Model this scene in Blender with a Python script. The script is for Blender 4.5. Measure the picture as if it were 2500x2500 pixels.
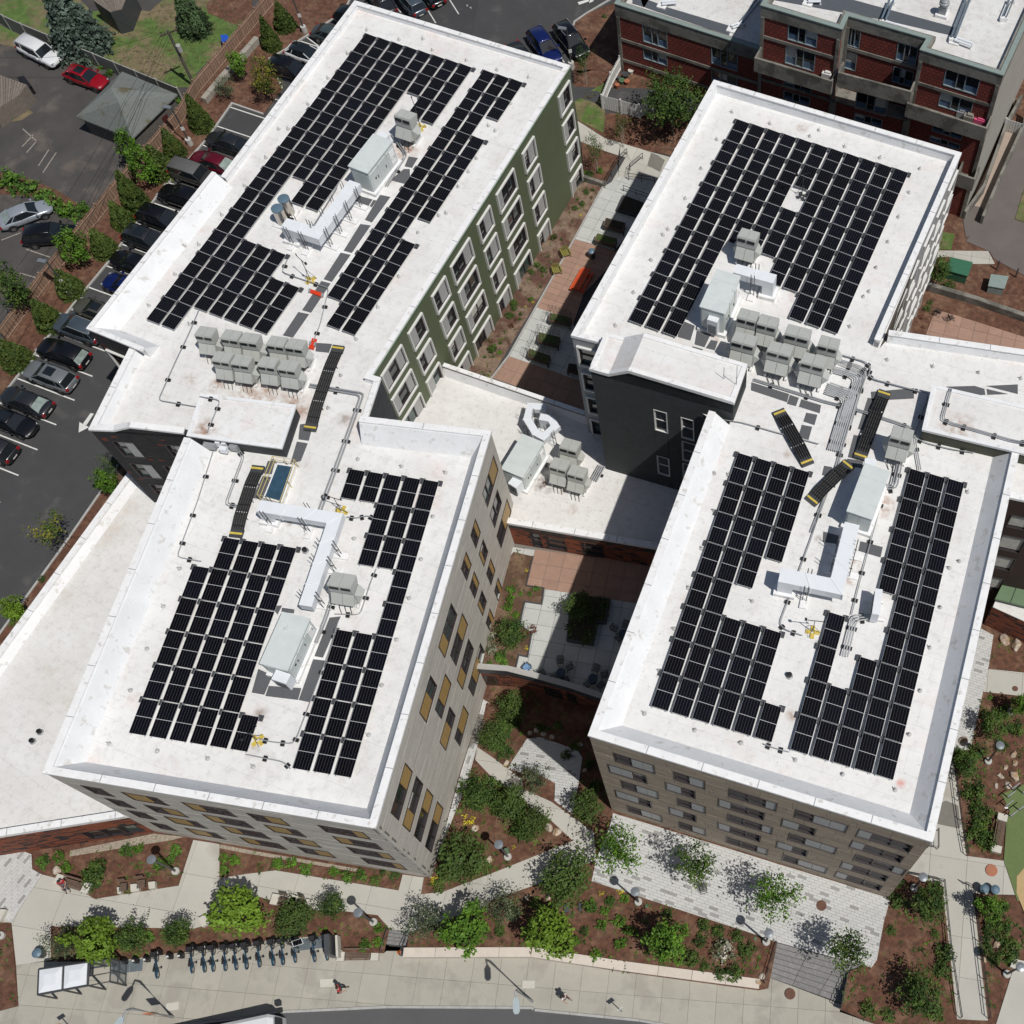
import bpy, math, random
from mathutils import Vector, Matrix
random.seed(7)
SC = bpy.context.scene
COL = SC.collection
for o in list(bpy.data.objects): bpy.data.objects.remove(o)
R = math.radians
# ---------------------------------------------------------------- camera
HC = 87.2                       # flying height above the street-side ground
FPX, PCX, PCY, PH, RO = 2960.6, 1767.34, 1250.0, R(26.8757), R(1.36235)
CM = Matrix.Rotation(PH, 3, 'X') @ Matrix.Rotation(RO, 3, 'Z')
cam = bpy.data.cameras.new('drone_camera'); camo = bpy.data.objects.new('drone_camera', cam); COL.objects.link(camo)
camo.matrix_world = Matrix.Translation((0, 0, HC)) @ CM.to_4x4()
cam.sensor_width = 36; cam.lens = 36*FPX/2500; cam.shift_x = (1250-PCX)/2500; cam.clip_start = 1; cam.clip_end = 3000
SC.camera = camo
# ---------------------------------------------------------------- light
SHD, ELV = R(141.5), R(61.5)    # direction the shadows fall, sun height
W_ = bpy.data.worlds.new('World'); SC.world = W_; W_.use_nodes = True
nt = W_.node_tree; nt.nodes.clear()
sk = nt.nodes.new('ShaderNodeTexSky'); sk.sky_type = 'NISHITA'; sk.sun_disc = False
sk.sun_elevation = ELV; sk.sun_rotation = math.atan2(-math.cos(SHD), -math.sin(SHD)) % (2*math.pi)
bg = nt.nodes.new('ShaderNodeBackground'); bg.inputs[1].default_value = 0.052
wo = nt.nodes.new('ShaderNodeOutputWorld'); nt.links.new(sk.outputs[0], bg.inputs[0]); nt.links.new(bg.outputs[0], wo.inputs[0])
sl = bpy.data.lights.new('sun', 'SUN'); sl.energy = 3.75; sl.angle = R(0.53); sl.color = (1.0, 0.965, 0.91)
so = bpy.data.objects.new('sun', sl); COL.objects.link(so)
so.rotation_euler = Vector((math.cos(SHD)*math.cos(ELV), math.sin(SHD)*math.cos(ELV), -math.sin(ELV))).to_track_quat('-Z', 'Y').to_euler()
so.location = (60, -50, 120)
SC.view_settings.view_transform = 'Standard'; SC.view_settings.look = 'None'; SC.view_settings.gamma = 1
SC.view_settings.exposure = 0.0; SC.view_settings.use_curve_mapping = False
# ---------------------------------------------------------------- survey: photo tile reading -> place on a known level
KT = 700/1932
TT = {c: ((i % 4)*600, (i//4)*600) for i, c in enumerate('ABCDEFGHIJKLMNOQ')}
def ray(t, x, y):
    X = TT[t][0]+x*KT; Y = TT[t][1]+y*KT
    return CM @ Vector(((X-PCX)/FPX, -(Y-PCY)/FPX, -1))
def P(t, x, y, z=0.0):
    d = ray(t, x, y); return Vector((d.x*(z-HC)/d.z, d.y*(z-HC)/d.z, z))
def clamp(v, a=0., b=1.): return max(a, min(b, v))
def sm(t): t = clamp(t); return t*t*(3-2*t)
def gz(x, y):
    """level of the natural ground: street side 0, rising to the north, a dip below the terrace"""
    if -19 < x < -1.5 and y < 33: return -1.1*sm((y-21.5)/6.5)
    return 1.8*clamp((y-20)/25)+2.6*clamp((y-80)/5)*clamp((10-x)/10)*clamp((x+35)/10)
def G(t, x, y):
    z = 0
    for _ in range(14):
        p = P(t, x, y, z); z = .5*z+.5*gz(p.x, p.y)
    p = P(t, x, y, z); p.z = gz(p.x, p.y); return p
def PL(spec, z=None):
    """'A100,200 B30,40' -> list of points on level z (or on the ground)"""
    out = []
    for w in spec.split():
        x, y = w[1:].split(','); out.append(G(w[0], float(x), float(y)) if z is None else P(w[0], float(x), float(y), z))
    return out
# ---------------------------------------------------------------- mesh building
ORG = {}
class MB:
    def __init__(s): s.v = []; s.f = []; s.uv = None; s.mi = []
    def add(s, vs, fs, m=0):
        n = len(s.v); s.v += [tuple(v) for v in vs]; s.f += [tuple(i+n for i in f) for f in fs]; s.mi += [m]*len(fs); return s
    def box(s, c, sx, sy, sz, rz=0, m=0, tx=0):
        """box standing on c"""
        ca, sa = math.cos(rz), math.sin(rz); vs = []
        for z in (0, sz):
            for a, b in ((-1, -1), (1, -1), (1, 1), (-1, 1)):
                x, y = a*sx/2+(tx*(1 if z else 0)), b*sy/2; vs.append((c[0]+x*ca-y*sa, c[1]+x*sa+y*ca, c[2]+z))
        return s.add(vs, [(3, 2, 1, 0), (4, 5, 6, 7), (0, 1, 5, 4), (1, 2, 6, 5), (2, 3, 7, 6), (3, 0, 4, 7)], m)
    def prism(s, pts, z0, z1, m=0, top=True, bot=True):
        n = len(pts)
        if sum(pts[i][0]*pts[(i+1) % n][1]-pts[(i+1) % n][0]*pts[i][1] for i in range(n)) < 0: pts = list(pts)[::-1]
        a = [(p[0], p[1], z0 if not callable(z0) else z0(p[0], p[1])) for p in pts]
        b = [(p[0], p[1], z1 if not callable(z1) else z1(p[0], p[1])) for p in pts]
        fs = [(i, (i+1) % n, n+(i+1) % n, n+i) for i in range(n)]
        if top: fs.append(tuple(range(n, 2*n)))
        if bot: fs.append(tuple(range(n-1, -1, -1)))
        return s.add(a+b, fs, m)
    def quad(s, a, b, c, d, m=0): return s.add([a, b, c, d], [(0, 1, 2, 3)], m)
    def tube(s, pts, r, n=6, m=0, r2=None, cap=True):
        pts = [Vector(p) for p in pts]; rings = []; L = len(pts)
        for i, p in enumerate(pts):
            d = (pts[min(i+1, L-1)]-pts[max(i-1, 0)]).normalized()
            u = d.cross(Vector((0, 0, 1)));
            if u.length < 1e-3: u = Vector((1, 0, 0))
            u.normalize(); w = u.cross(d); rr = r if r2 is None else r+(r2-r)*i/max(1, L-1)
            rings.append([p+(u*math.cos(2*math.pi*k/n)+w*math.sin(2*math.pi*k/n))*rr for k in range(n)])
        vs = [v for q in rings for v in q]; fs = []
        for i in range(L-1):
            for k in range(n): fs.append((i*n+k, (i+1)*n+k, (i+1)*n+(k+1) % n, i*n+(k+1) % n))
        if cap: fs += [tuple(range(n)), tuple(range((L-1)*n+n-1, (L-1)*n-1, -1))]
        return s.add(vs, fs, m)
    def lathe(s, c, prof, n=12, m=0):
        vs = []; fs = []
        for r, z in prof: vs += [(c[0]+r*math.cos(2*math.pi*k/n), c[1]+r*math.sin(2*math.pi*k/n), c[2]+z) for k in range(n)]
        for i in range(len(prof)-1):
            for k in range(n): fs.append((i*n+k, i*n+(k+1) % n, (i+1)*n+(k+1) % n, (i+1)*n+k))
        fs += [tuple(range(n-1, -1, -1)), tuple(range((len(prof)-1)*n, len(prof)*n))]
        return s.add(vs, fs, m)
    def loft(s, rings, m=0, cap=True, closed=True):
        n = len(rings[0]); vs = [v for q in rings for v in q]; fs = []
        for i in range(len(rings)-1):
            for k in range(n if closed else n-1): fs.append((i*n+k, i*n+(k+1) % n, (i+1)*n+(k+1) % n, (i+1)*n+k))
        if cap: fs += [tuple(range(n-1, -1, -1)), tuple(range((len(rings)-1)*n, len(rings)*n))]
        return s.add(vs, fs, m)
    def mesh(s, name, mats, org=(0, 0, 0), smooth=False):
        me = bpy.data.meshes.new(name)
        vs = s.v if org == (0, 0, 0) else [(v[0]-org[0], v[1]-org[1], v[2]-org[2]) for v in s.v]
        me.from_pydata(vs, [], s.f)
        for m in (mats if isinstance(mats, (list, tuple)) else [mats]): me.materials.append(m)
        if any(s.mi): me.polygons.foreach_set('material_index', s.mi)
        if smooth: me.polygons.foreach_set('use_smooth', [True]*len(me.polygons))
        me.validate(); me.update(); return me
def org(o): return ORG.get(o.name, (0, 0, 0)) if o else (0, 0, 0)
def link(o, parent=None, g=None):
    COL.objects.link(o)
    if parent: o.parent = parent
    return o
def obj(name, mb, mat, parent=None, smooth=False, kind=None, world=True, label=None):
    """one mesh object; vertices given in world space are re-based on the thing they belong to"""
    og = org(parent) if world else (0, 0, 0)
    o = bpy.data.objects.new(name, mb.mesh(name, mat, tuple(og), smooth) if isinstance(mb, MB) else mb)
    link(o, parent)
    ORG[o.name] = tuple(og)
    if kind: o['kind'] = kind
    if label: o['label'] = label
    return o
def thing(name, label, cat, loc=(0, 0, 0), rz=0, group=None):
    o = bpy.data.objects.new(name, None); COL.objects.link(o); o.location = loc; o.rotation_euler = (0, 0, rz); o.empty_display_size = .3
    ORG[o.name] = tuple(loc); o['label'] = label; o['category'] = cat
    if group: o['group'] = group
    return o
def tag(o, label=None, cat=None, group=None, kind=None):
    if label: o['label'] = label
    if cat: o['category'] = cat
    if group: o['group'] = group
    if kind: o['kind'] = kind
    return o
def struct(name, mb, mat, **k): return obj(name, mb, mat, kind='structure', **k)
def place(name, me, loc, rz=0, parent=None, sc=None):
    """a copy sharing mesh data, loc in world space"""
    o = bpy.data.objects.new(name, me); og = org(parent)
    o.location = (loc[0]-og[0], loc[1]-og[1], loc[2]-og[2]); o.rotation_euler = (0, 0, rz)
    if sc: o.scale = sc if isinstance(sc, tuple) else (sc,)*3
    return link(o, parent)
def dup(root, loc, rz=0, label=None, group=None, sc=None):
    r = root.copy(); COL.objects.link(r); r.location = loc; r.rotation_euler = (0, 0, rz)
    if sc: r.scale = sc if isinstance(sc, tuple) else (sc,)*3
    if label: r['label'] = label
    if group: r['group'] = group
    for ch in root.children:
        c = ch.copy(); COL.objects.link(c); c.parent = r
        for g in ch.children: d = g.copy(); COL.objects.link(d); d.parent = c
    return r
# ---------------------------------------------------------------- materials
MT = {}
def lin(c):
    if isinstance(c, str):
        c = [int(c[i:i+2], 16)/255 for i in (0, 2, 4)]; c = [v/12.92 if v < .04045 else ((v+.055)/1.055)**2.4 for v in c]
    return tuple(c)+(1,)
def mat(name, col, rough=.7, var=.12, sc=3., col2=None, f2=.0, sc2=1., metal=0, bump=0, bsc=30., rnd=0., spec=.5, grad=None):
    """principled colour with two scales of noise, optional second tone in patches, per-object variation, fine relief"""
    if name in MT: return MT[name]
    m = bpy.data.materials.new(name); m.use_nodes = True; n = m.node_tree.nodes; l = m.node_tree.links
    b = n['Principled BSDF']; b.inputs['Roughness'].default_value = rough; b.inputs['Metallic'].default_value = metal
    b.inputs['Specular IOR Level'].default_value = spec
    geo = n.new('ShaderNodeNewGeometry'); c = lin(col)
    def noise(s, d=4):
        q = n.new('ShaderNodeTexNoise'); q.inputs['Scale'].default_value = s; q.inputs['Detail'].default_value = d; q.inputs['Roughness'].default_value = .6
        l.new(geo.outputs['Position'], q.inputs['Vector']); return q
    def mix(f, a, b_, mode='MIX'):
        x = n.new('ShaderNodeMix'); x.data_type = 'RGBA'; x.blend_type = mode
        for s_, v in ((0, f), (6, a), (7, b_)):
            if hasattr(v, 'type') and hasattr(v, 'links'): l.new(v, x.inputs[s_])
            else: x.inputs[s_].default_value = v
        return x.outputs[2]
    def ramp(src, a, b_):
        r = n.new('ShaderNodeMapRange'); r.inputs[1].default_value = a; r.inputs[2].default_value = b_; l.new(src, r.inputs[0]); return r.outputs[0]
    out = mix(1.0, c, c)
    if col2 is not None: out = mix(ramp(noise(sc2, 6).outputs[0], .62-f2*.35, .72-f2*.35), c, lin(col2))
    if var:
        q = noise(sc, 6); v = n.new('ShaderNodeMapRange'); v.inputs[1].default_value = .25; v.inputs[2].default_value = .75
        v.inputs[3].default_value = 1-var; v.inputs[4].default_value = 1+var; l.new(q.outputs[0], v.inputs[0])
        out = mix(1.0, out, v.outputs[0], 'MULTIPLY')
    if rnd:
        oi = n.new('ShaderNodeObjectInfo'); v = n.new('ShaderNodeMapRange'); v.inputs[3].default_value = 1-rnd; v.inputs[4].default_value = 1+rnd
        l.new(oi.outputs['Random'], v.inputs[0]); out = mix(1.0, out, v.outputs[0], 'MULTIPLY')
    l.new(out, b.inputs['Base Color'])
    if bump:
        q = noise(bsc, 3); bp = n.new('ShaderNodeBump'); bp.inputs['Strength'].default_value = bump; bp.inputs['Distance'].default_value = .05
        l.new(q.outputs[0], bp.inputs['Height']); l.new(bp.outputs[0], b.inputs['Normal'])
    MT[name] = m; return m
def nodes(m): return m.node_tree.nodes, m.node_tree.links
def brickmat(name, ang, c1, c2, mortar, w, h, c3=None, f3=.25, off=.5, ms=.03, bump=.4):
    """coursed masonry on a wall that runs in direction ang (radians)"""
    if name in MT: return MT[name]
    m = bpy.data.materials.new(name); m.use_nodes = True; n, l = nodes(m); b = n['Principled BSDF']; b.inputs['Roughness'].default_value = .85
    geo = n.new('ShaderNodeNewGeometry'); dot = n.new('ShaderNodeVectorMath'); dot.operation = 'DOT_PRODUCT'
    dot.inputs[1].default_value = (math.cos(ang), math.sin(ang), 0); l.new(geo.outputs['Position'], dot.inputs[0])
    sp = n.new('ShaderNodeSeparateXYZ'); l.new(geo.outputs['Position'], sp.inputs[0])
    cb = n.new('ShaderNodeCombineXYZ'); l.new(dot.outputs['Value'], cb.inputs[0]); l.new(sp.outputs[2], cb.inputs[1])
    br = n.new('ShaderNodeTexBrick'); br.inputs['Scale'].default_value = 1; br.inputs['Brick Width'].default_value = w; br.inputs['Row Height'].default_value = h
    br.inputs['Mortar Size'].default_value = ms*h; br.offset = off; br.inputs['Mortar Smooth'].default_value = .2
    l.new(cb.outputs[0], br.inputs['Vector']); br.inputs['Color1'].default_value = lin(c1); br.inputs['Color2'].default_value = lin(c2); br.inputs['Mortar'].default_value = lin(mortar)
    out = br.outputs[0]
    if c3 is not None:
        # some units in a third colour: a per-unit random number from white noise on the snapped position
        fl = []
        for k, s_ in ((0, w*1.0), (1, h)):
            pass
        wn = n.new('ShaderNodeTexWhiteNoise'); wn.noise_dimensions = '2D'
        sn = n.new('ShaderNodeVectorMath'); sn.operation = 'SNAP'; sn.inputs[1].default_value = (w, h, 1); l.new(cb.outputs[0], sn.inputs[0]); l.new(sn.outputs[0], wn.inputs[0])
        lt = n.new('ShaderNodeMath'); lt.operation = 'LESS_THAN'; lt.inputs[1].default_value = f3; l.new(wn.outputs[0], lt.inputs[0])
        nz = n.new('ShaderNodeTexNoise'); nz.inputs['Scale'].default_value = .35; l.new(cb.outputs[0], nz.inputs[0])
        mr = n.new('ShaderNodeMapRange'); mr.inputs[1].default_value = .35; mr.inputs[2].default_value = .65; mr.inputs[3].default_value = f3*.3; mr.inputs[4].default_value = f3*1.9
        l.new(nz.outputs[0], mr.inputs[0]); l.new(mr.outputs[0], lt.inputs[1])
        mx = n.new('ShaderNodeMix'); mx.data_type = 'RGBA'; l.new(lt.outputs[0], mx.inputs[0]); l.new(out, mx.inputs[6]); mx.inputs[7].default_value = lin(c3); out = mx.outputs[2]
    nz2 = n.new('ShaderNodeTexNoise'); nz2.inputs['Scale'].default_value = 1.2; nz2.inputs['Detail'].default_value = 6; l.new(geo.outputs['Position'], nz2.inputs[0])
    mr2 = n.new('ShaderNodeMapRange'); mr2.inputs[3].default_value = .75; mr2.inputs[4].default_value = 1.25; l.new(nz2.outputs[0], mr2.inputs[0])
    mm = n.new('ShaderNodeMix'); mm.data_type = 'RGBA'; mm.blend_type = 'MULTIPLY'; mm.inputs[0].default_value = 1; l.new(out, mm.inputs[6]); l.new(mr2.outputs[0], mm.inputs[7])
    l.new(mm.outputs[2], b.inputs['Base Color'])
    bp = n.new('ShaderNodeBump'); bp.inputs['Strength'].default_value = bump; bp.inputs['Distance'].default_value = .03; bp.invert = True
    l.new(br.outputs['Fac'], bp.inputs['Height']); l.new(bp.outputs[0], b.inputs['Normal'])
    MT[name] = m; return m
def membrane(name, ang, tone, dirt=.5, pink=.15, spots=()):
    """white roofing sheet: welded seams, rows of fastener dimples, ponding stains and specks"""
    m = bpy.data.materials.new(name); m.use_nodes = True; n, l = nodes(m); b = n['Principled BSDF']; b.inputs['Roughness'].default_value = .62
    geo = n.new('ShaderNodeNewGeometry'); mp = n.new('ShaderNodeMapping'); mp.inputs['Rotation'].default_value = (0, 0, -ang); l.new(geo.outputs['Position'], mp.inputs[0])
    def mixc(f, a, c, mode='MIX'):
        x = n.new('ShaderNodeMix'); x.data_type = 'RGBA'; x.blend_type = mode
        for s_, v in ((0, f), (6, a), (7, c)):
            if hasattr(v, 'links'): l.new(v, x.inputs[s_])
            else: x.inputs[s_].default_value = v
        return x.outputs[2]
    def noise(s, d=5, r=.6):
        q = n.new('ShaderNodeTexNoise'); q.inputs['Scale'].default_value = s; q.inputs['Detail'].default_value = d; q.inputs['Roughness'].default_value = r; l.new(geo.outputs['Position'], q.inputs[0]); return q.outputs[0]
    def rmp(src, a, b_, c=0, d=1):
        r = n.new('ShaderNodeMapRange'); r.inputs[1].default_value = a; r.inputs[2].default_value = b_; r.inputs[3].default_value = c; r.inputs[4].default_value = d; l.new(src, r.inputs[0]); return r.outputs[0]
    out = mixc(1.0, lin(tone), lin(tone))
    out = mixc(rmp(noise(.22, 7, .7), .38, .70, 0, .95*dirt), out, (.50, .475, .44, 1))
    out = mixc(rmp(noise(1.9, 9, .8), .50, .70, 0, .95*dirt), out, (.36, .33, .30, 1))
    out = mixc(rmp(noise(.33, 4), .58, .72, 0, pink), out, (.66, .40, .34, 1))
    out = mixc(rmp(noise(.09, 9, .7), .60, .68, 0, .6*dirt), out, (.42, .31, .21, 1))
    for spec, r_, c_, k_ in spots:
        w = spec.split(','); q = P(w[0][0], float(w[0][1:]), float(w[1]), float(w[2])); d = n.new('ShaderNodeVectorMath'); d.operation = 'DISTANCE'; d.inputs[1].default_value = q; l.new(geo.outputs['Position'], d.inputs[0])
        f = n.new('ShaderNodeMath'); f.operation = 'MULTIPLY'; l.new(rmp(d.outputs['Value'], r_*.25, r_, k_, 0), f.inputs[0]); l.new(rmp(noise(1.7, 6, .65), .38, .62, 0, 1), f.inputs[1]); out = mixc(f.outputs[0], out, lin(c_))
    # seams every 3 m across, end laps every 9 m
    br = n.new('ShaderNodeTexBrick'); br.inputs['Brick Width'].default_value = 9; br.inputs['Row Height'].default_value = 1.5; br.inputs['Mortar Size'].default_value = .015; br.inputs['Scale'].default_value = 1
    l.new(mp.outputs[0], br.inputs[0]); f = n.new('ShaderNodeMath'); f.operation = 'MULTIPLY'; f.inputs[1].default_value = .32; l.new(br.outputs['Fac'], f.inputs[0])
    out = mixc(f.outputs[0], out, (.36, .35, .33, 1))
    # dimples
    vo = n.new('ShaderNodeTexVoronoi'); vo.inputs['Scale'].default_value = 1.15; vo.inputs['Randomness'].default_value = .35; l.new(mp.outputs[0], vo.inputs[0])
    out = mixc(rmp(vo.outputs['Distance'], 0.05, .10, .8*dirt, 0), out, (.33, .31, .29, 1))
    l.new(out, b.inputs['Base Color'])
    bp = n.new('ShaderNodeBump'); bp.inputs['Strength'].default_value = .25; bp.inputs['Distance'].default_value = .1; l.new(noise(2.2, 4), bp.inputs['Height']); l.new(bp.outputs[0], b.inputs['Normal'])
    MT[name] = m; return m
# ---------------------------------------------------------------- shared materials
M_white = mat('white_coping_metal', (.76, .76, .76), .45, .07, 1.5, col2=(.55, .53, .50), sc2=2.5, f2=.15)
M_flash = mat('white_membrane_flashing', (.72, .73, .74), .6, .09, .8, col2=(.55, .54, .52), sc2=1.6, f2=.15, bump=.3, bsc=3)
M_bronze = mat('bronze_window_frame', (.030, .022, .024), .4, .1)
M_wframe = mat('white_window_surround', (.62, .62, .60), .5, .05)
M_graypan = mat('grey_infill_panel', (.37, .375, .37), .55, .06, .8)
M_tan = mat('ochre_infill_panel', (.36, .235, .085), .55, .10, 3)
M_blind = mat('pale_window_blind', (.50, .50, .46), .7, .2, 3)
M_glass = mat('dark_window_glass', (.020, .024, .026), .08, .5, .7, spec=.7)
M_glass2 = mat('greenish_window_glass', (.045, .075, .07), .08, .6, .9, spec=.7)
M_clad = mat('pale_fibre_cement_cladding', (.46, .435, .39), .75, .09, 1.2, rnd=.06)
M_cladj = mat('cladding_joint_backing', (.16, .15, .135), .8, .05)
M_cladw = mat('taupe_fibre_cement_cladding', (.31, .255, .195), .75, .10, 1.2, rnd=.08)
M_cladwj = mat('taupe_joint_backing', (.07, .06, .05), .8, .05)
M_conc = mat('grey_board_marked_concrete', (.20, .19, .165), .85, .22, .7, col2=(.11, .105, .09), f2=.4, sc2=.6, bump=.3, bsc=4)
M_green = mat('green_siding', (.098, .118, .066), .7, .10, .4, bump=.15, bsc=8)
M_greend = mat('green_coping_metal', (.07, .13, .07), .5, .1)
M_ltgray = mat('light_grey_siding', (.30, .31, .32), .7, .08)
ROOFW = (.73, .73, .722)

# ---------------------------------------------------------------- geometry helpers for buildings
def offs(chain, d, closed=False):
    """mitred offset to the left of a chain"""
    n = len(chain); out = []
    for i in range(n):
        p = Vector(chain[i][:2]); a = Vector(chain[i-1][:2]) if (i > 0 or closed) else None; b = Vector(chain[(i+1) % n][:2]) if (i < n-1 or closed) else None
        n1 = n2 = None
        if a is not None: v = (p-a).normalized(); n1 = Vector((-v.y, v.x))
        if b is not None: v = (b-p).normalized(); n2 = Vector((-v.y, v.x))
        if n1 is None: m = n2
        elif n2 is None: m = n1
        else:
            m = n1+n2; k = m.length
            m = n1 if k < .3 else m/k/max(.35, (m/k).dot(n1))
        out.append(p+m*d)
    return out
def parapet(chain, zt, zd, cw=.35, slope=0., lip=.28, mats=None, parent=None, zts=None, dz_end=None):
    """coping (own part) and inner lining of a roof edge; chain runs with the roof on its left"""
    zt_ = zts or [zt]*len(chain)
    o0 = offs(chain, -.05); o1 = offs(chain, cw); o2 = offs(chain, cw+slope+.03)
    a = MB(); rings = []
    for i in range(len(chain)):
        rings.append([(o0[i].x, o0[i].y, zt_[i]-lip), (o0[i].x, o0[i].y, zt_[i]), (o1[i].x, o1[i].y, zt_[i]), (o1[i].x, o1[i].y, zt_[i]-.07), (o0[i].x*.5+o1[i].x*.5, o0[i].y*.5+o1[i].y*.5, zt_[i]-lip)])
    a.loft(rings); obj('coping', a, (mats or (M_white,))[0], parent)
    for i in range(len(chain)-1):
        A_, B_ = (o0[i]+o1[i])/2, (o0[i+1]+o1[i+1])/2; L_ = (B_-A_).length; n_ = int(L_/3); dd_ = B_-A_
        for k in range(1, n_): q = A_+dd_*k/n_; obj('coping_joint', MB().box((q.x, q.y, zt_[i]+(zt_[i+1]-zt_[i])*k/n_-.005), .05, cw+.05, .012, math.atan2(dd_.y, dd_.x)), M_ltgray, parent)
    b = MB(); o3 = offs(chain, cw-.06); rings = []
    for i in range(len(chain)):
        rings.append([(o3[i].x, o3[i].y, zt_[i]-.07), (o2[i].x, o2[i].y, zd-.01), (o3[i].x, o3[i].y, zd-.01)])
    if slope: rings = [[(o3[i].x, o3[i].y, zt_[i]-.07), ((o3[i]*.88+o2[i]*.12).x, (o3[i]*.88+o2[i]*.12).y, zt_[i]-.2), (o2[i].x, o2[i].y, zd-.01), (o3[i].x, o3[i].y, zd-.01)] for i in range(len(chain))]
    b.loft(rings); obj('parapet_lining', b, M_flash, parent)
def cut(rect, holes):
    rs = [rect]
    for h in holes:
        nx = []
        for (a, b, c, d) in rs:
            if h[0] >= b or h[1] <= a or h[2] >= d or h[3] <= c: nx.append((a, b, c, d)); continue
            if h[0] > a: nx.append((a, h[0], c, d)); a = h[0]
            if h[1] < b: nx.append((h[1], b, c, d)); b = h[1]
            if h[2] > c: nx.append((a, b, c, h[2]))
            if h[3] < d: nx.append((a, b, h[3], d))
        rs = nx
    return [r for r in rs if r[1]-r[0] > .03 and r[3]-r[2] > .03]
class Fac:
    """a wall plane from A to B (left to right seen from outside)"""
    def __init__(s, A, B, par=None):
        s.A = Vector(A[:2]); s.B = Vector(B[:2]); s.L = (s.B-s.A).length; s.d = (s.B-s.A)/s.L; s.n = Vector((s.d.y, -s.d.x)); s.par = par
        s.ang = math.atan2(s.d.y, s.d.x); s.holes = []
    def uz(s, t, x, y):
        r = ray(t, x, y); k = s.A.dot(s.n)/(r.x*s.n.x+r.y*s.n.y); p = Vector((r.x*k, r.y*k)); return (p-s.A).dot(s.d), HC+r.z*k
    def p(s, u, z, o=0): q = s.A+s.d*u+s.n*o; return Vector((q.x, q.y, z))
    def box(s, mb, u0, u1, z0, z1, o0, o1, m=0):
        """block on the wall between offsets o0 (inner) and o1 (outer)"""
        v = [s.p(u0, z0, o0), s.p(u1, z0, o0), s.p(u1, z0, o1), s.p(u0, z0, o1), s.p(u0, z1, o0), s.p(u1, z1, o0), s.p(u1, z1, o1), s.p(u0, z1, o1)]
        return mb.add(v, [(0, 1, 2, 3), (7, 6, 5, 4), (4, 5, 1, 0), (5, 6, 2, 1), (6, 7, 3, 2), (7, 4, 0, 3)], m)
    def wall(s, z0, z1, m, o0=-.3, o1=0., name='wall', holes=True):
        mb = MB()
        for r in cut((0, s.L, z0, z1), s.holes if holes else []): s.box(mb, r[0], r[1], r[2], r[3], o0, o1)
        return obj(name, mb, m, s.par)
def window(f, u0, u1, z0, z1, segs, style='flush', depth=.16, frame=None, hung=True, blind=0.):
    """segs: (kind, share) from low u to high u; g glass, p infill panel"""
    fr = frame or M_bronze; mb = MB(); w = u1-u0; fw = .06
    f.box(mb, u0, u1, z0, z0+fw, -depth, .03); f.box(mb, u0, u1, z1-fw, z1, -depth, .03)
    f.box(mb, u0, u0+fw, z0+fw, z1-fw, -depth, .03); f.box(mb, u1-fw, u1, z0+fw, z1-fw, -depth, .03)
    win = obj('window', mb, fr, f.par)
    if style == 'proud':
        s = MB(); t = .13
        f.box(s, u0-t, u1+t, z0-t, z0, -.02, .17); f.box(s, u0-t, u1+t, z1, z1+t, -.02, .17)
        f.box(s, u0-t, u0, z0, z1, -.02, .17); f.box(s, u1, u1+t, z0, z1, -.02, .17); obj('surround', s, M_wframe, win)
    tot = sum(q[1] for q in segs); u = u0+fw; W = w-2*fw
    for k, q in segs:
        a, b = u, u+W*q/tot; u = b; s = MB()
        if k[0] == 'p':
            n = 2 if (b-a) > 1.25 and len(k) > 1 else 1
            for i in range(n):
                c0 = a+(b-a)*i/n; c1 = a+(b-a)*(i+1)/n
                s = MB(); f.box(s, c0+.012, c1-.012, z0+fw+.01, z1-fw-.01, -depth, -.05+(.05 if style == 'proud' else .03)); obj('infill_panel', s, M_tan if k[1:] == 't' else M_graypan, win)
        else:
            s2 = MB(); zz = z0+(z1-z0)*.52
            f.box(s2, b-.06, b, z0+fw, z1-fw, -depth, -.06); f.box(s2, a, a+.05, z0+fw, z1-fw, -depth, -.06)
            if hung and not (b-a) > 1.6: f.box(s2, a, b, zz-.04, zz+.04, -depth, -.05)
            if (b-a) > 1.6: f.box(s2, (a+b)/2-.05, (a+b)/2+.05, z0+fw, z1-fw, -depth, -.05)
            obj('sash', s2, fr, win)
            r = random.random(); zz2 = z1-fw-(z1-z0)*random.choice((0, 0, .25, .4, .6)) if blind else z1-fw
            s3 = MB(); f.box(s3, a+.05, b-.06, z0+fw, z1-fw, -depth-.02, -depth+.03); obj('pane', s3, M_glass if r < .72 else M_glass2, win)
            if r < blind:
                s4 = MB(); f.box(s4, a+.07, b-.08, zz2, z1-fw-.02, -depth+.031, -depth+.036); obj('blind', s4, M_blind, win)
    return win
def winpx(f, t1, x1, y1, t2, x2, y2, tops, H, segs, **k):
    """a window read off the photo by two opposite corners, its head snapped to the storey"""
    a = f.uz(t1, x1, y1); b = f.uz(t2, x2, y2); u0, u1 = sorted((a[0], b[0])); zt = max(a[1], b[1])
    top = min(tops, key=lambda q: abs(q-zt)); f.holes.append((u0, u1, top-H, top)); f.q = getattr(f, 'q', []); f.q.append((u0, u1, top-H, top, segs, k))
def windows(f):
    for u0, u1, z0, z1, segs, k in f.q: window(f, u0, u1, z0, z1, segs, **k)
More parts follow.
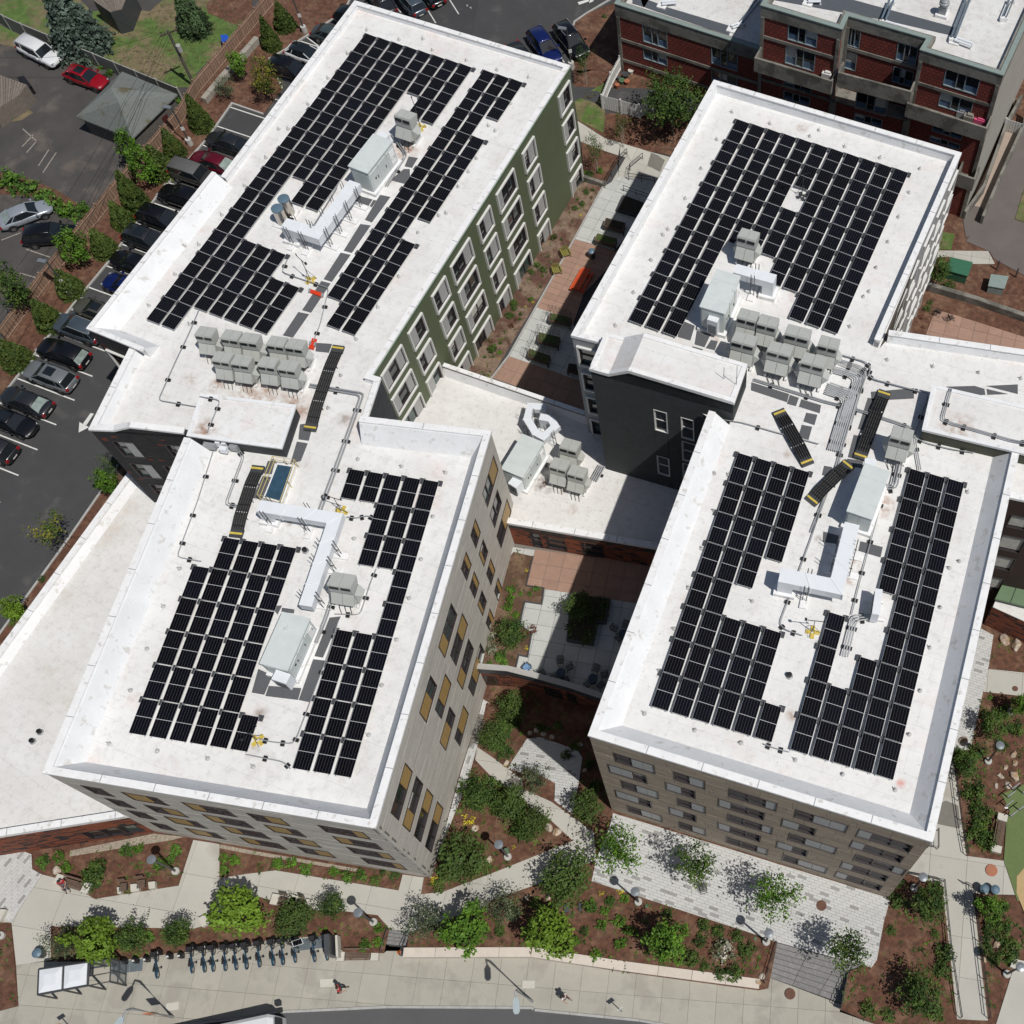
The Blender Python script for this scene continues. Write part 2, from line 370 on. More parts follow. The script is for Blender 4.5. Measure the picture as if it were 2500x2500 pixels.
def cladding(f, z0, z1, m, mj, pw, ph, seed=1, lo=.9, vertical=False, limit=150):
    """rows of boards with open joints, cut round the openings; each board a part"""
    rnd = random.Random(seed); f.wall(z0, z1, mj, -.3, -.16, 'wall_backing')
    hs = [(a-.005, b+.005, c-.005, d+.005) for a, b, c, d in f.holes]; n = 0; rest = MB(); z = z1; row = 0; cache = []
    while z > z0+.05:
        zz = max(z0, z-ph); u = -rnd.random()*pw if row % 2 else -pw*rnd.random()*.5
        while u < f.L:
            w = pw*rnd.uniform(lo, 1.1)
            for r in cut((max(0, u), min(f.L, u+w), zz, z), hs): cache.append((r[0]+.008, r[1]-.008, r[2]+.007, r[3]-.007))
            u += w
        z = zz; row += 1
    cache = [r for r in cache if r[1] > r[0] and r[3] > r[2]]
    cache.sort(key=lambda r: -(r[1]-r[0])*(r[3]-r[2]))
    for i, r in enumerate(cache):
        if i < limit: mb = MB(); f.box(mb, *r, -.16, rnd.uniform(-.006, .006)); obj('cladding_board', mb, m, f.par)
        else: f.box(rest, *r, -.16, rnd.uniform(-.006, .006))
    if rest.v: obj('cladding_board', rest, m, f.par, kind='stuff')

# ================================================================ LEFT APARTMENT BUILDING
ZD1 = 14.4
lb = thing('apartment_building', 'long apartment building with green rear wall and pale front cladding with ochre panels', 'building', (-28, 45, 0))
c1 = P('I', 290, 1892, 16.05); c2 = P('N', 870, 608, 16.05); c3 = P('F', 1650, 1250, 16.05); c4 = P('F', 772, 1150, 16.05)
c5 = P('F', 905, 890, 14.9); c6 = P('F', 845, 872, 14.9); c7 = P('C', 525, 440, 14.9); c8 = P('B', 735, 5, 14.9); c9 = P('A', 1490, 1190, 14.9)
c10 = P('A', 1432, 1155, 15.6); c11 = P('E', 585, 555, 15.6); c12 = P('E', 875, 688, 15.2); c13 = P('E', 600, 1235, 15.2); c14 = P('E', 1265, 1280, 15.2)
LC = [c1, c2, c3, c4, c5, c6, c7, c8, c9, c10, c11, c12, c13, c14]
inn = offs(LC, .3, True)
obj('core_wall', MB().prism(inn, -1.6, ZD1-.05), M_cladj, lb)
RU, RD = (.30, .16, .09), (.16, .09, .05)
M_mem1 = membrane('white_roof_membrane_left', R(-20), ROOFW, .48, .22, [('E1290,900,14.4', .7, RU, .7), ('E1460,940,14.4', .8, RU, .9), ('E1640,1000,14.4', 1.2, RU, .9), ('F130,1010,14.4', 1.6, RU, .8), ('F330,1050,14.4', 1.3, RU, .8), ('F660,1170,14.4', .8, RD, .6), ('B1080,1020,14.4', 1.2, RU, 1), ('B1000,1190,14.4', .8, RU, .8), ('E1380,1240,15.7', 1.1, RU, .9), ('J290,215,14.4', .35, RD, .7), ('J100,1500,14.4', .6, RD, .6), ('J60,1740,14.4', .5, RD, .6), ('F380,1130,14.4', .9, RU, .7)])
obj('roof', MB().prism(offs(LC, .12, True), ZD1-.04, ZD1), M_mem1, lb)
# parapets: tall sloped ones round the front block, low ones elsewhere
pc = [P('E', 1245, 1290, 16.05), c1, c2, c3, c4]
parapet(pc, 16.05, ZD1, .42, .85, .22, parent=lb)
parapet([c4, c5, c6, c7, c8, c9+(c8-c9)*.0], 14.9, ZD1, .38, .0, .2, (M_white,), lb)
parapet([c10+(c11-c10)*.0, c11, c12+(c12-c11)*.35], 15.6, ZD1, .30, 1.0, .18, parent=lb)
g1 = Fac(c13, c14); zpk = 15.95
pk = [c12, c13, g1.p(1.7, 15), g1.p(3.1, 15), g1.p(6.7, 15)]
parapet(pk, 15.2, ZD1, .4, .25, .2, parent=lb, zts=[15.2, 15.2, 15.3, 15.95, 15.6])
# green wall
fg = Fac(c6, c7, lb); tops = [13.65, 10.45, 7.15, 3.6+.2]
def gw(s, segs, **k):
    a, b = s.split(); winpx(fg, a[0], *map(float, a[1:].split(',')), b[0], *map(float, b[1:].split(',')), [13.66, 10.46, 7.2, 3.75], 2.05, segs, style='proud', **k)
pg = [('p', .48), ('g', .52)]; gp = [('g', .48), ('p', .52)]; gwide = [('p', .28), ('g', .72)]; gwide2 = [('g', .66), ('p', .34)]
for s, sg in (('C515,553 C468,790', pg), ('C540,747 C495,972', pg), ('C568,930 C522,1147', pg), ('C597,1122 C545,1325', pg),
              ('C275,927 C230,1162', gp), ('C312,1115 C265,1345', gp), ('C345,1292 C298,1512', gp), ('C375,1478 C327,1680', gp),
              ('C138,1140 C60,1437', gwide), ('C178,1325 C97,1610', gwide), ('C212,1502 C135,1775', gwide), ('C247,1683 G175,285', gwide),
              ('B1635,1393 B1590,1632', gp), ('B1678,1573 B1635,1805', gp), ('B1717,1745 F1677,310', gp), ('F1762,267 F1717,470', gp),
              ('B1497,1610 F1413,252', gwide2), ('F1540,132 F1465,420', gwide), ('F1590,298 F1513,577', gwide), ('F1635,470 F1560,735', gwide2),
              ('F1330,203 F1288,445', gp), ('F1385,377 F1345,610', pg), ('F1437,540 F1398,765', gp), ('F1490,710 F1447,930', gp),
              ('F1172,450 F1133,693', pg), ('F1230,620 F1192,853', gp), ('F1287,778 F1248,1003', pg),
              ('F1033,662 F955,972', [('p', .3), ('g', .4), ('p', .3)]), ('F1100,827 F1020,1122', [('p', .28), ('g', .44), ('p', .28)]), ('F1160,983 F1085,1270', gwide2)):
    gw(s, sg, blind=.35)
fg.wall(1.4, 14.68, M_green, -.3, 0.); windows(fg)
mb = MB(); fg.box(mb, 0, fg.L, 1.35, 1.75, 0, .05); obj('base_course', mb, mat('dark_base_course', (.05, .045, .04)), lb)
mb = MB(); fg.box(mb, 0, fg.L, 14.62, 14.72, .0, .09); obj('drip_edge', mb, M_greend, lb)
# pale front wall, east side
fe = Fac(c2, c3, lb)
TF = [13.85, 10.68, 7.45, 4.0]
def ew(f, s, segs, tops=TF, H=2.1, **k):
    a, b = s.split(); winpx(f, a[0], *map(float, a[1:].split(',')), b[0], *map(float, b[1:].split(',')), tops, H, segs, **k)
T = 'pt'
for s, sg in (('N1073,170 N1030,562', [('g', .62), (T, .38)]), ('N1148,260 N1105,640', [(T, .35), ('g', .4), ('g', .25)]), ('N1220,343 N1178,708', [('g', .62), (T, .38)]), ('N1290,430 N1252,780', [('g', .62), (T, .38)]),
              ('J1245,1240 J1215,1558', [(T, .6), ('g', .4)]), ('J1345,1228 J1318,1535', [('g', .35), (T, .65)]), ('J1375,1450 J1345,1745', [(T, .62), ('g', .38)]), ('J1467,1440 J1445,1722', [('g', .36), (T, .64)]),
              ('J1387,757 J1343,1127', [(T, .34), ('g', .36), ('g', .3)]), ('J1460,820 J1418,1180', [('g', .3), ('g', .3), (T, .4)]), ('J1500,990 J1460,1337', [(T, .34), ('g', .36), ('g', .3)]), ('J1583,1025 J1535,1387', [('g', .3), (T, .42), ('g', .28)]),
              ('J1485,408 J1490,608', [('g', .66), (T, .34)]), ('J1540,540 J1545,730', [('g', .66), (T, .34)]), ('J1590,663 J1597,843', [(T, .34), ('g', .66)]), ('J1645,790 J1640,935', [('g', .66), (T, .34)]),
              ('J1548,187 J1550,385', [('g', .66), (T, .34)]), ('J1600,323 J1607,515', [(T, .34), ('g', .66)]), ('J1650,452 J1652,633', [('g', .66), (T, .34)]), ('J1700,583 J1703,745', [('g', .66), (T, .34)]),
              ('F1670,1415 F1630,1770', [('g', .58), (T, .42)]), ('F1695,1640 F1677,1905', [('g', 1)]), ('J1760,45 J1720,385', [('g', .5), (T, .5)])):
    ew(fe, s, sg, blind=.15)
cladding(fe, -1.5, 15.83, M_clad, M_cladj, 2.5, .62, 3, limit=150); windows(fe)
fs = Fac(c1, c2, lb)
for s, sg in (('M540,322 M780,402', [('g', 1)]), ('M812,367 M1142,460', [(T, .56), ('g', .44)]), ('M1215,433 M1603,538', [(T, .28), ('g', .4), ('g', .32)]), ('N0,508 N308,600', [('g', .44), (T, .56)]), ('N478,587 N845,687', [('g', .38), ('g', .34), (T, .28)]),
              ('M700,407 M925,483', [('g', 1)]), ('M962,450 M1275,540', [('g', .46), (T, .54)]), ('M1350,513 M1717,613', [(T, .28), ('g', .4), ('g', .32)]), ('N116,585 N415,675', [(T, .56), ('g', .44)]), ('N577,662 N930,760', [(T, .28), ('g', .4), ('g', .32)]),
              ('M848,488 M1062,557', [('g', 1)]), ('M1100,530 M1397,612', [(T, .56), ('g', .44)]), ('M1475,590 M1828,685', [(T, .28), ('g', .4), ('g', .32)]), ('N226,658 N512,742', [('g', .44), (T, .56)]), ('N670,733 N1008,825', [('g', .38), ('g', .34), (T, .28)]),
              ('M1000,568 M1202,635', [('g', 1)]), ('M1240,608 M1525,688', [(T, .56), ('g', .44)]), ('M1603,667 N283,757', [(T, .28), ('g', .4), ('g', .32)]), ('N338,733 N610,812', [('g', .46), (T, .54)]), ('N768,806 N1088,892', [('g', .4), ('g', .35), (T, .25)])):
    ew(fs, s, sg, blind=.15)
cladding(fs, -.6, 15.83, M_clad, M_cladj, 2.5, .62, 5, limit=145); windows(fs)
# dark shingled link block
M_shin = brickmat('charcoal_shingles', g1.ang, (.016, .016, .019), (.030, .028, .030), (.008, .008, .009), .42, .18, (.17, .035, .015), .02)
fk = Fac(c13, c14+(c14-c13)*.35, lb)
for s in ('E750,1315 E985,1430', 'E870,1465 E1105,1575', 'E1000,1605 E1230,1718', 'E1130,1370 E1330,1490', 'E1115,1505 E1340,1610'):
    ew(fk, s, [('g', .5), ('p', .5)], tops=[13.69, 10.5, 7.35], H=2.2)
fk.wall(-.2, 15.15, M_shin); windows(fk)
mb = MB(); mb.add([fk.p(0, 15.1, -.3), fk.p(1.7, 15.1, -.3), fk.p(3.1, 15.8, -.3), fk.p(fk.L, 15.3, -.3), fk.p(0, 15.1, 0), fk.p(1.7, 15.1, 0), fk.p(3.1, 15.8, 0), fk.p(fk.L, 15.3, 0), fk.p(fk.L, 14.9, 0), fk.p(0, 14.9, 0)],
                  [(4, 5, 6, 7, 8, 9), (0, 1, 5, 4), (1, 2, 6, 5), (2, 3, 7, 6)]); obj('gable_wall', mb, M_shin, lb)
M_shin3 = brickmat('charcoal_shingles_east', Fac(c4, c5).ang, (.035, .040, .045), (.05, .055, .06), (.02, .02, .022), .42, .18)
f5 = Fac(c4, c5, lb); f5.wall(4.8, 14.72, M_shin3)
fw_ = Fac(c11, c12, lb); ew(fw_, 'E715,683 E830,735', [('g', 1)], tops=[13.2], H=2.1, style='proud')
fw_.wall(-.2, 15.45, M_shin); windows(fw_)
# roof pads, penthouse
M_pad = mat('grey_walkway_pad', (.095, .098, .105), .85, .08, 6)
def pads(specs, z, parent, name='walkway_pad'):
    for s in specs: obj(name, MB().prism(offs(PL(s, z), 0, True), z+.002, z+.022), M_pad, parent)
pads(['B975,1215 B1110,1250 B1105,1140 B1065,1140', 'B1098,1055 B1160,1065 B1120,1132 B1070,1122', 'B905,1313 B975,1328 B850,1500 B803,1482', 'B772,1510 B842,1520 B715,1705 B660,1690', 'B640,1703 B707,1718 B580,1900 B525,1882',
      'F510,238 F572,255 F440,452 F380,435', 'F355,447 F427,462 F318,620 F250,605', 'F475,655 F582,662 F560,722 F470,712', 'B745,1315 B855,1345 B825,1392 B735,1360', 'B860,1348 B880,1352 B850,1398 B835,1390',
      'F365,1205 F395,1200 F445,1240 F425,1315 F355,1305', 'F345,1320 F418,1332 F372,1450 F300,1470', 'F150,1450 F200,1450 F175,1540 F118,1535', 'F115,1550 F175,1560 F110,1710 F45,1700',
      'J565,850 J640,842 J520,1120 J463,1110', 'J455,1130 J535,1140 J430,1420 J357,1405', 'J85,1195 J180,1240 J125,1370 J40,1355', 'J155,1310 J375,1325 J352,1405 J132,1378', 'J245,783 J328,795 J325,822 J240,812', 'J200,770 J245,768 J215,830 J190,800'], ZD1, lb)
ph = PL('E1360,1003 F330,1080 F236,1360 E1268,1275', 15.75)
M_dsh = mat('charcoal_penthouse_siding', (.035, .038, .042), .8, .2, 6, bump=.4, bsc=14)
obj('penthouse_wall', MB().prism(ph, ZD1-.02, 15.55), M_dsh, lb)
obj('penthouse_roof', MB().prism(offs(ph if (ph[1]-ph[0]).cross(ph[2]-ph[1]).z > 0 else ph[::-1], -.06, True), 15.551, 15.72), M_mem1, lb)
# ================================================================ RIGHT APARTMENT BUILDING
ZD2 = 17.45
rb = thing('apartment_building', 'tall apartment building with taupe board cladding and a charcoal brick tower on its flank', 'building', (5, 40, 0))
d1 = P('K', 655, 1640, 18.69); d2 = P('Q', 1315, 700, 18.69); d3 = P('H', 1895, 1400, 18.69); d3b = P('H', 1848, 1668, 18.69)
d4 = P('H', 2400, 1810, 18.2); d5 = P('H', 2400, 770, 18.2); d6 = P('H', 1022, 570, 18.2); d7 = P('H', 958, 640, 18.3); d8 = P('D', 1508, 1030, 18.3); d9 = P('C', 1500, 540, 18.3)
d10 = P('G', 540, 600, 18.3); d11 = P('G', 760, 655, 18.3); d12 = P('G', 1470, 1110, 18.69)
RC = [d1, d2, d3b, d4, d5, d6, d7, d8, d9, d10, d11, d12]
obj('core_wall', MB().prism(offs(RC, .3, True), -1.6, ZD2-.05), M_cladwj, rb)
M_mem2 = membrane('white_roof_membrane_right', R(-18), ROOFW, .42, .18, [('H990,1760,17.45', 1.0, RU, .9), ('H940,1700,17.45', .9, RU, .7), ('L780,490,17.45', .7, RU, .9), ('L745,600,17.45', .5, RU, .7), ('L545,320,17.45', .35, RD, .8), ('G1540,620,17.45', 1.0, RU, .6), ('H1480,1215,18.83', 1.6, RU, .6), ('Q1105,312,17.45', .4, (.6, .25, .2), .9), ('L370,1510,17.45', .5, RU, .7), ('C1640,900,17.45', .5, RU, .5), ('D440,860,17.45', .6, RU, .7), ('H340,1410,17.45', .4, RU, .7), ('L550,1030,17.45', .4, RD, .7)])
obj('roof', MB().prism(offs(RC, .12, True), ZD2-.04, ZD2), M_mem2, rb)
parapet([d12, d1, d2, d3], 18.69, ZD2, .42, 1.0, .24, parent=rb)
parapet([d5, d6], 18.2, ZD2, .4, .12, .25, parent=rb); parapet([d3b, d4], 18.2, ZD2, .4, .1, .25, parent=rb)
parapet([d7, d8, d9, d10, d11], 18.3, ZD2, .38, .0, .28, parent=rb)
ff = Fac(d1, d2, rb); TR = [16.4, 13.2, 9.98, 6.68, 3.27]
p_ = 'p'; 
for s, sg in (('O820,103 O1105,247', [('g', .42), ('pp', .58)]), ('O780,178 O1052,317', [('pp', .62), ('g', .38)]), ('O870,288 O1130,418', [('g', .4), ('pp', .6)]), ('O828,352 O1082,475', [('pp', .62), ('g', .38)]), ('O910,455 O1153,573', [('g', .4), ('pp', .6)]),
              ('O1225,227 O1440,350', [('g', .5), ('p', .5)]), ('O1170,300 O1375,413', [('p', .5), ('g', .5)]), ('O1250,403 O1443,515', [('g', .5), ('p', .5)]), ('O1193,463 O1380,570', [('p', .5), ('g', .5)]), ('O1262,563 O1443,663', [('g', .5), ('p', .5)]),
              ('O1600,343 O1918,497', [('g', .4), ('g', .38), ('p', .22)]), ('O1528,410 O1835,557', [('p', .25), ('g', .4), ('g', .35)]), ('O1592,515 O1888,653', [('g', .36), ('g', .42), ('p', .22)]), ('O1525,570 O1810,702', [('p', .26), ('g', .4), ('g', .34)]), ('O1583,663 O1858,793', [('g', .34), ('g', .42), ('p', .24)]),
              ('Q395,487 Q735,635', [('g', .35), ('pp', .65)]), ('Q305,545 Q520,662', [('p', .5), ('g', .5)]), ('Q350,648 Q660,785', [('g', .35), ('pp', .65)]), ('Q270,697 Q468,800', [('p', .5), ('g', .5)]), ('Q310,792 Q597,915', [('g', .35), ('pp', .65)]),
              ('Q820,620 Q1162,770', [('p', .24), ('g', .4), ('g', .36)]), ('Q775,697 Q1103,840', [('p', .24), ('g', .4), ('g', .36)]), ('Q800,790 Q1120,925', [('g', .36), ('g', .42), ('p', .22)]), ('Q708,840 Q1005,967', [('p', .23), ('g', .4), ('g', .37)]), ('Q670,903 Q965,1030', [('p', .23), ('g', .4), ('g', .37)])):
    ew(ff, s, sg, TR, 1.95, blind=.25)
cladding(ff, -.3, 18.45, M_cladw, M_cladwj, 1.9, .80, 9, limit=290); windows(ff)
# BR: short south wall and the grazing east wall
fb = Fac(d10, d11, rb)
for s in ('G585,673 G720,800', 'G618,845 G745,960', 'G650,1010 G770,1115', 'G675,1160 G790,1260'): ew(fb, s, [('g', 1)], [17.05, 13.85, 10.65, 7.45], 2.1, style='proud')
fb.wall(5, 18.05, M_ltgray); windows(fb)
f8 = Fac(d7, d8, rb)
for k, zt in enumerate([16.4, 13.2, 10.0, 6.8, 3.6]):
    for j, u in enumerate((1.0, 4.2, 7.4, 10.6, 13.6, 16.4)):
        w = 2.0 if j % 2 else 1.6; uu = u+(.5 if k % 2 else 0); f8.holes.append((uu, uu+w, zt-2.05, zt)); f8.q = getattr(f8, 'q', []); f8.q.append((uu, uu+w, zt-2.05, zt, [('g', .5), ('p', .5)], dict(style='proud')))
f8.wall(1.5, 18.05, M_ltgray); windows(f8)
# tower
f0 = Fac(P('G', 668, 830, 19.1), P('G', 1630, 1085, 19.4), rb)
u1, z1_ = f0.uz('G', 790, 850); u2, z2_ = f0.uz('G', 925, 842)
bt = P('G', 1748, 840, 19.6); dep = (Vector(bt[:2])-f0.B).dot(-f0.n)
M_tow = brickmat('charcoal_brick', f0.ang, (.030, .036, .038), (.040, .047, .050), (.022, .026, .028), .3, .12, ms=.12)
for s in ('G1090,1093 G1190,1260', 'G1275,1160 G1368,1322', 'G1282,1322 G1385,1462', 'G1113,1405 G1205,1553', 'G1287,1470 G1385,1600'):
    ew(f0, s, [('g', 1)], [16.2, 13.0, 9.8], 2.75, frame=M_wframe, depth=.12)
f0.wall(4.5, 18.6, M_tow); windows(f0)
mb = MB(); S0 = [(0, 19.1), (u1, 19.1), (u2, z2_), (f0.L, z2_-.25)]
mb.add([f0.p(u, z-.18, 0) for u, z in S0]+[f0.p(u, 18.55, 0) for u, z in S0[::-1]], [tuple(range(8))]); 
a_ = [f0.p(0, 0, -.3), f0.p(f0.L, 0, -.3), f0.p(f0.L, 0, -dep), f0.p(0, 0, -dep)]; mb.prism(a_, 4.6, 18.9)
rg = []
for u, z in S0: rg.append([f0.p(u, 18.55, 0), f0.p(u, z-.18, 0), f0.p(u, z-.18, -dep), f0.p(u, 18.55, -dep)])
mb.loft(rg); obj('tower_wall', mb, M_tow, rb)
rg = [[f0.p(u-(.08 if i == 0 else 0)+(.08 if i == 3 else 0), z-.178, .09), f0.p(u-(.08 if i == 0 else 0)+(.08 if i == 3 else 0), z+.06, .09), f0.p(u, z+.06, -dep-.09), f0.p(u, z-.178, -dep-.09)] for i, (u, z) in enumerate(S0)]
obj('tower_roof', MB().loft(rg), M_mem2, rb)
rg = [];mb = MB()
for sgn, oo in ((1, .09), (1, -dep+.21)):
    for i in range(3):
        (ua, za), (ub, zb) = S0[i], S0[i+1]
        mb.loft([[f0.p(u, z+.061, oo), f0.p(u, z+.15, oo), f0.p(u, z+.15, oo-.3), f0.p(u, z+.061, oo-.3)] for u, z in ((ua, za), (ub, zb))])
for u, z in (S0[0], (S0[3][0]-.22, S0[3][1])): mb.loft([[f0.p(uu, z+.06, oo), f0.p(uu, z+.14, oo), f0.p(uu+.3, z+.14, oo), f0.p(uu+.3, z+.06, oo)] for uu, oo in ((u-.08, -.2), (u-.08, -dep+.2))])
obj('tower_coping', mb, M_white, rb)
pads(['H95,920 H350,1000 H335,1055 H92,975', 'H355,1005 H415,1025 H395,1082 H335,1065', 'H432,1035 H565,1075 H555,1130 H415,1085', 'H465,1125 H540,1140 H520,1210 H445,1185', 'H435,1207 H505,1220 H480,1310 H410,1290', 'H900,985 H1190,960 H1190,1030 H905,1045',
      'H880,1025 H935,1035 H880,1250 H812,1235', 'H785,1275 H840,1285 H815,1445 H745,1425', 'H585,1483 H640,1492 H620,1560 H570,1545', 'H1410,950 H1600,945 H1665,965 H1672,1005 H1590,1010 H1410,975', 'H1675,945 H1890,935 H1890,1000', 'H1680,965 H1825,1000 H1685,1005',
      'G1270,500 G1370,540 G1340,640 G1255,615', 'G1385,560 G1480,590 G1435,685 G1368,665', 'G1480,635 G1525,645 G1505,705 G1443,690', 'G1355,678 G1425,698 G1410,722 G1348,702', 'L830,335 L980,375 L965,445 L815,400', 'L580,270 L690,300 L680,355 L575,340', 'H740,1435 H850,1450 H840,1500 H735,1480'], ZD2, rb)
ph2 = PL('H1322,945 H2400,1195 H2330,1490 H1255,1235', 18.85)
M_olive = mat('olive_penthouse_siding', (.055, .058, .038), .8, .12)
obj('penthouse_wall', MB().prism(ph2, ZD2-.02, 18.65), M_olive, rb)
obj('penthouse_roof', MB().prism(offs(ph2[::-1], -.08, True), 18.651, 18.83), M_mem2, rb)
# ================================================================ LOW LEFT WING
lw = thing('low_wing_building', 'single storey wing with orange brick wall and wide white roof at the left edge', 'building', (-42, 25, 0))
e0 = P('M', -700, 770, 4.87); e1 = P('M', 0, 660, 4.87); e2 = P('M', 845, 528, 4.87); e3 = P('E', 865, 1525, 4.9); e4 = P('I', 0, 1050, 4.9); e5 = P('I', -420, 1640, 4.9)
e2b = e2+(e2-e1)*.35; e3b = Vector(inn[13][:]+(0,)) if 0 else P('E', 1000, 1300, 4.9)
LW = [e0, e2b, Vector((-33, 30, 0)), Vector((-36.5, 44, 0)), e3, e4, e5]
M_mem3 = membrane('white_roof_membrane_low', R(-30), (.70, .695, .68), .5, .03)
obj('core_wall', MB().prism(offs(LW, .3, True), -.5, 4.2), M_cladj, lw); obj('roof', MB().prism(offs(LW, .1, True), 4.2, 4.25), M_mem3, lw)
parapet([e3+(e3-e4)*.02, e4, e5], 4.9, 4.25, .45, .45, .2, parent=lw); parapet([e0, e2b], 4.87, 4.25, .42, .0, .45, parent=lw)
fl = Fac(e0, e2b, lw)
def orange(nm, ang): return brickmat(nm, ang, (.26, .070, .028), (.17, .045, .022), (.10, .05, .03), .62, .17, (.025, .020, .020), .22)
a = fl.uz('M', 552, 650); b = fl.uz('M', 1005, 640); zt = fl.uz('M', 890, 588)[1]; zb = fl.uz('M', 680, 700)[1]
fl.holes.append((a[0], b[0], max(.5, zb), min(3.9, zt))); H_ = fl.holes[0]
fl.wall(-.3, 4.5, orange('orange_brick_low_wing', fl.ang))
for i in range(3):
    w = (H_[1]-H_[0])/3; window(fl, H_[0]+i*w, H_[0]+(i+1)*w, H_[2], H_[3], [('g', 1)], hung=False)
# ================================================================ CONNECTOR
cn = thing('connector_building', 'low white roofed link building between the two apartment buildings', 'building', (-15, 45, 0))
h0 = P('F', 1335, 790, 6.3); h1 = P('G', 640, 1118, 6.3); h2 = P('K', 1190, 392, 5.6); h3 = P('J', 1735, 203, 5.6)
CNp = [h0, Vector((-26.5, 48, 0)), Vector((-20, 37, 0)), h3+(h3-h2)*.08, h2+(h2-h3)*.2, Vector((.5, 41, 0)), h1+(h1-h0)*.35]
CNp = CNp[::1]
M_mem4 = membrane('white_roof_membrane_link', R(-15), (.70, .69, .675), .52, .03, [('G360,1600,5.25', 1.1, (.07, .04, .02), 1), ('G380,1480,5.25', .8, (.05, .03, .02), 1), ('G480,1620,5.25', .8, RU, .8), ('G540,1780,5.25', .6, RU, .5)])
obj('core_wall', MB().prism(offs(CNp, .3, True), -1.5, 5.2), M_cladj, cn); obj('roof', MB().prism(offs(CNp, .1, True), 5.2, 5.25), M_mem4, cn)
parapet([h1+(h1-h0)*.3, h0+(h0-h1)*.0], 6.3, 5.25, .3, .25, .15, parent=cn); parapet([h3+(h3-h2)*.08, h2+(h2-h3)*.2], 5.6, 5.25, .42, .1, .3, parent=cn)
fc = Fac(h3, h2+(h2-h3)*.2, cn)
for s in ('K375,360 K530,470', 'K612,395 K775,505'):
    ew(fc, s, [('g', 1)], tops=[4.35], H=2.2)
ew(fc, 'K275,342 K365,425', [('g', 1)], tops=[4.5], H=2.48)
fc.wall(1.7, 5.3, orange('orange_brick_link', fc.ang)); windows(fc)
fn = Fac(h1+(h1-h0)*.3, h0, cn); fn.wall(1.0, 6.15, M_cladj)
mb = MB(); fc.box(mb, 0, fc.L, 4.55, 5.3, 0, .02); obj('dark_brick_band', mb, brickmat('dark_brick_band', fc.ang, (.05, .045, .04), (.03, .028, .028), (.02, .02, .02), .62, .17, (.2, .05, .02), .1), cn)
# ================================================================ TERRACE
tr = thing('terrace_block', 'raised courtyard terrace over brick ground floor rooms between the buildings', 'terrace', (-12, 32, 0))
t0 = P('J', 1560, 1185, 2.9); t1 = P('J', 1760, 1200, 2.9); t2 = P('K', 276, 1243, 2.9); t3 = P('K', 520, 1310, 2.9); t4 = P('K', 760, 1392, 2.9)
tcur = [t0+(t0-t1)*.8, t0, t1, t2, t3, t4, t4+(t4-t3)*1.0]
TRp = tcur+[Vector((-4, 38, 0)), Vector((-18, 41, 0))]
ft = [Fac(tcur[i], tcur[i+1], tr) for i in range(6)]
obj('core_wall', MB().prism(offs(TRp, .3, True), -1.6, 1.9), M_cladj, tr)
for i, f in enumerate(ft):
    f.holes = []
    if i == 2: pass
    f.wall(-1.6, 2.3, orange('orange_brick_terrace%d' % i, f.ang))
M_band = mat('grey_metal_parapet_band', (.10, .115, .14), .35, .15, 1, metal=.6)
mb = MB()
for q0, q1, z0, z1, in ((-.05, .02, 1.9, 2.85),): 
    o0 = offs(tcur, -.09); o1 = offs(tcur, .02); mb.loft([[(a.x, a.y, z0), (a.x, a.y, z1), (b.x, b.y, z1), (b.x, b.y, z0)] for a, b in zip(o0, o1)])
obj('parapet_band', mb, M_band, tr)
mb = MB(); o0 = offs(tcur, -.12); o1 = offs(tcur, .3); mb.loft([[(a.x, a.y, 2.851), (a.x, a.y, 2.95), (b.x, b.y, 2.95), (b.x, b.y, 2.851)] for a, b in zip(o0, o1)])
obj('coping', mb, mat('grey_terrace_coping', (.36, .35, .33), .6, .1), tr)
mb = MB(); o0 = offs(tcur, .02); o1 = offs(tcur, .26); mb.loft([[(a.x, a.y, 1.85), (a.x, a.y, 2.85), (b.x, b.y, 2.85), (b.x, b.y, 1.85)] for a, b in zip(o0, o1)]); obj('parapet_wall', mb, M_flash, tr)
for s in ('J1632,1310 J1745,1398', 'K378,1398 K520,1500', 'K530,1440 K680,1525'):
    a, b = s.split(); t, x, y = a[0], *map(float, a[1:].split(',')); f = min(ft, key=lambda f: abs(f.uz(t, x, y)[0]-f.L/2)/f.L)
    ua, za = f.uz(t, x, y); ub, zb = f.uz(b[0], *map(float, b[1:].split(',')));
    window(f, ua, max(ub, ua+1), -.9, 1.2, [('g', 1)], hung=False)
    mb = MB(); f.box(mb, ua+.05, max(ub, ua+1)-.05, -.85, 1.15, 0.005, .02); obj('pane', mb, M_glass, f.par)

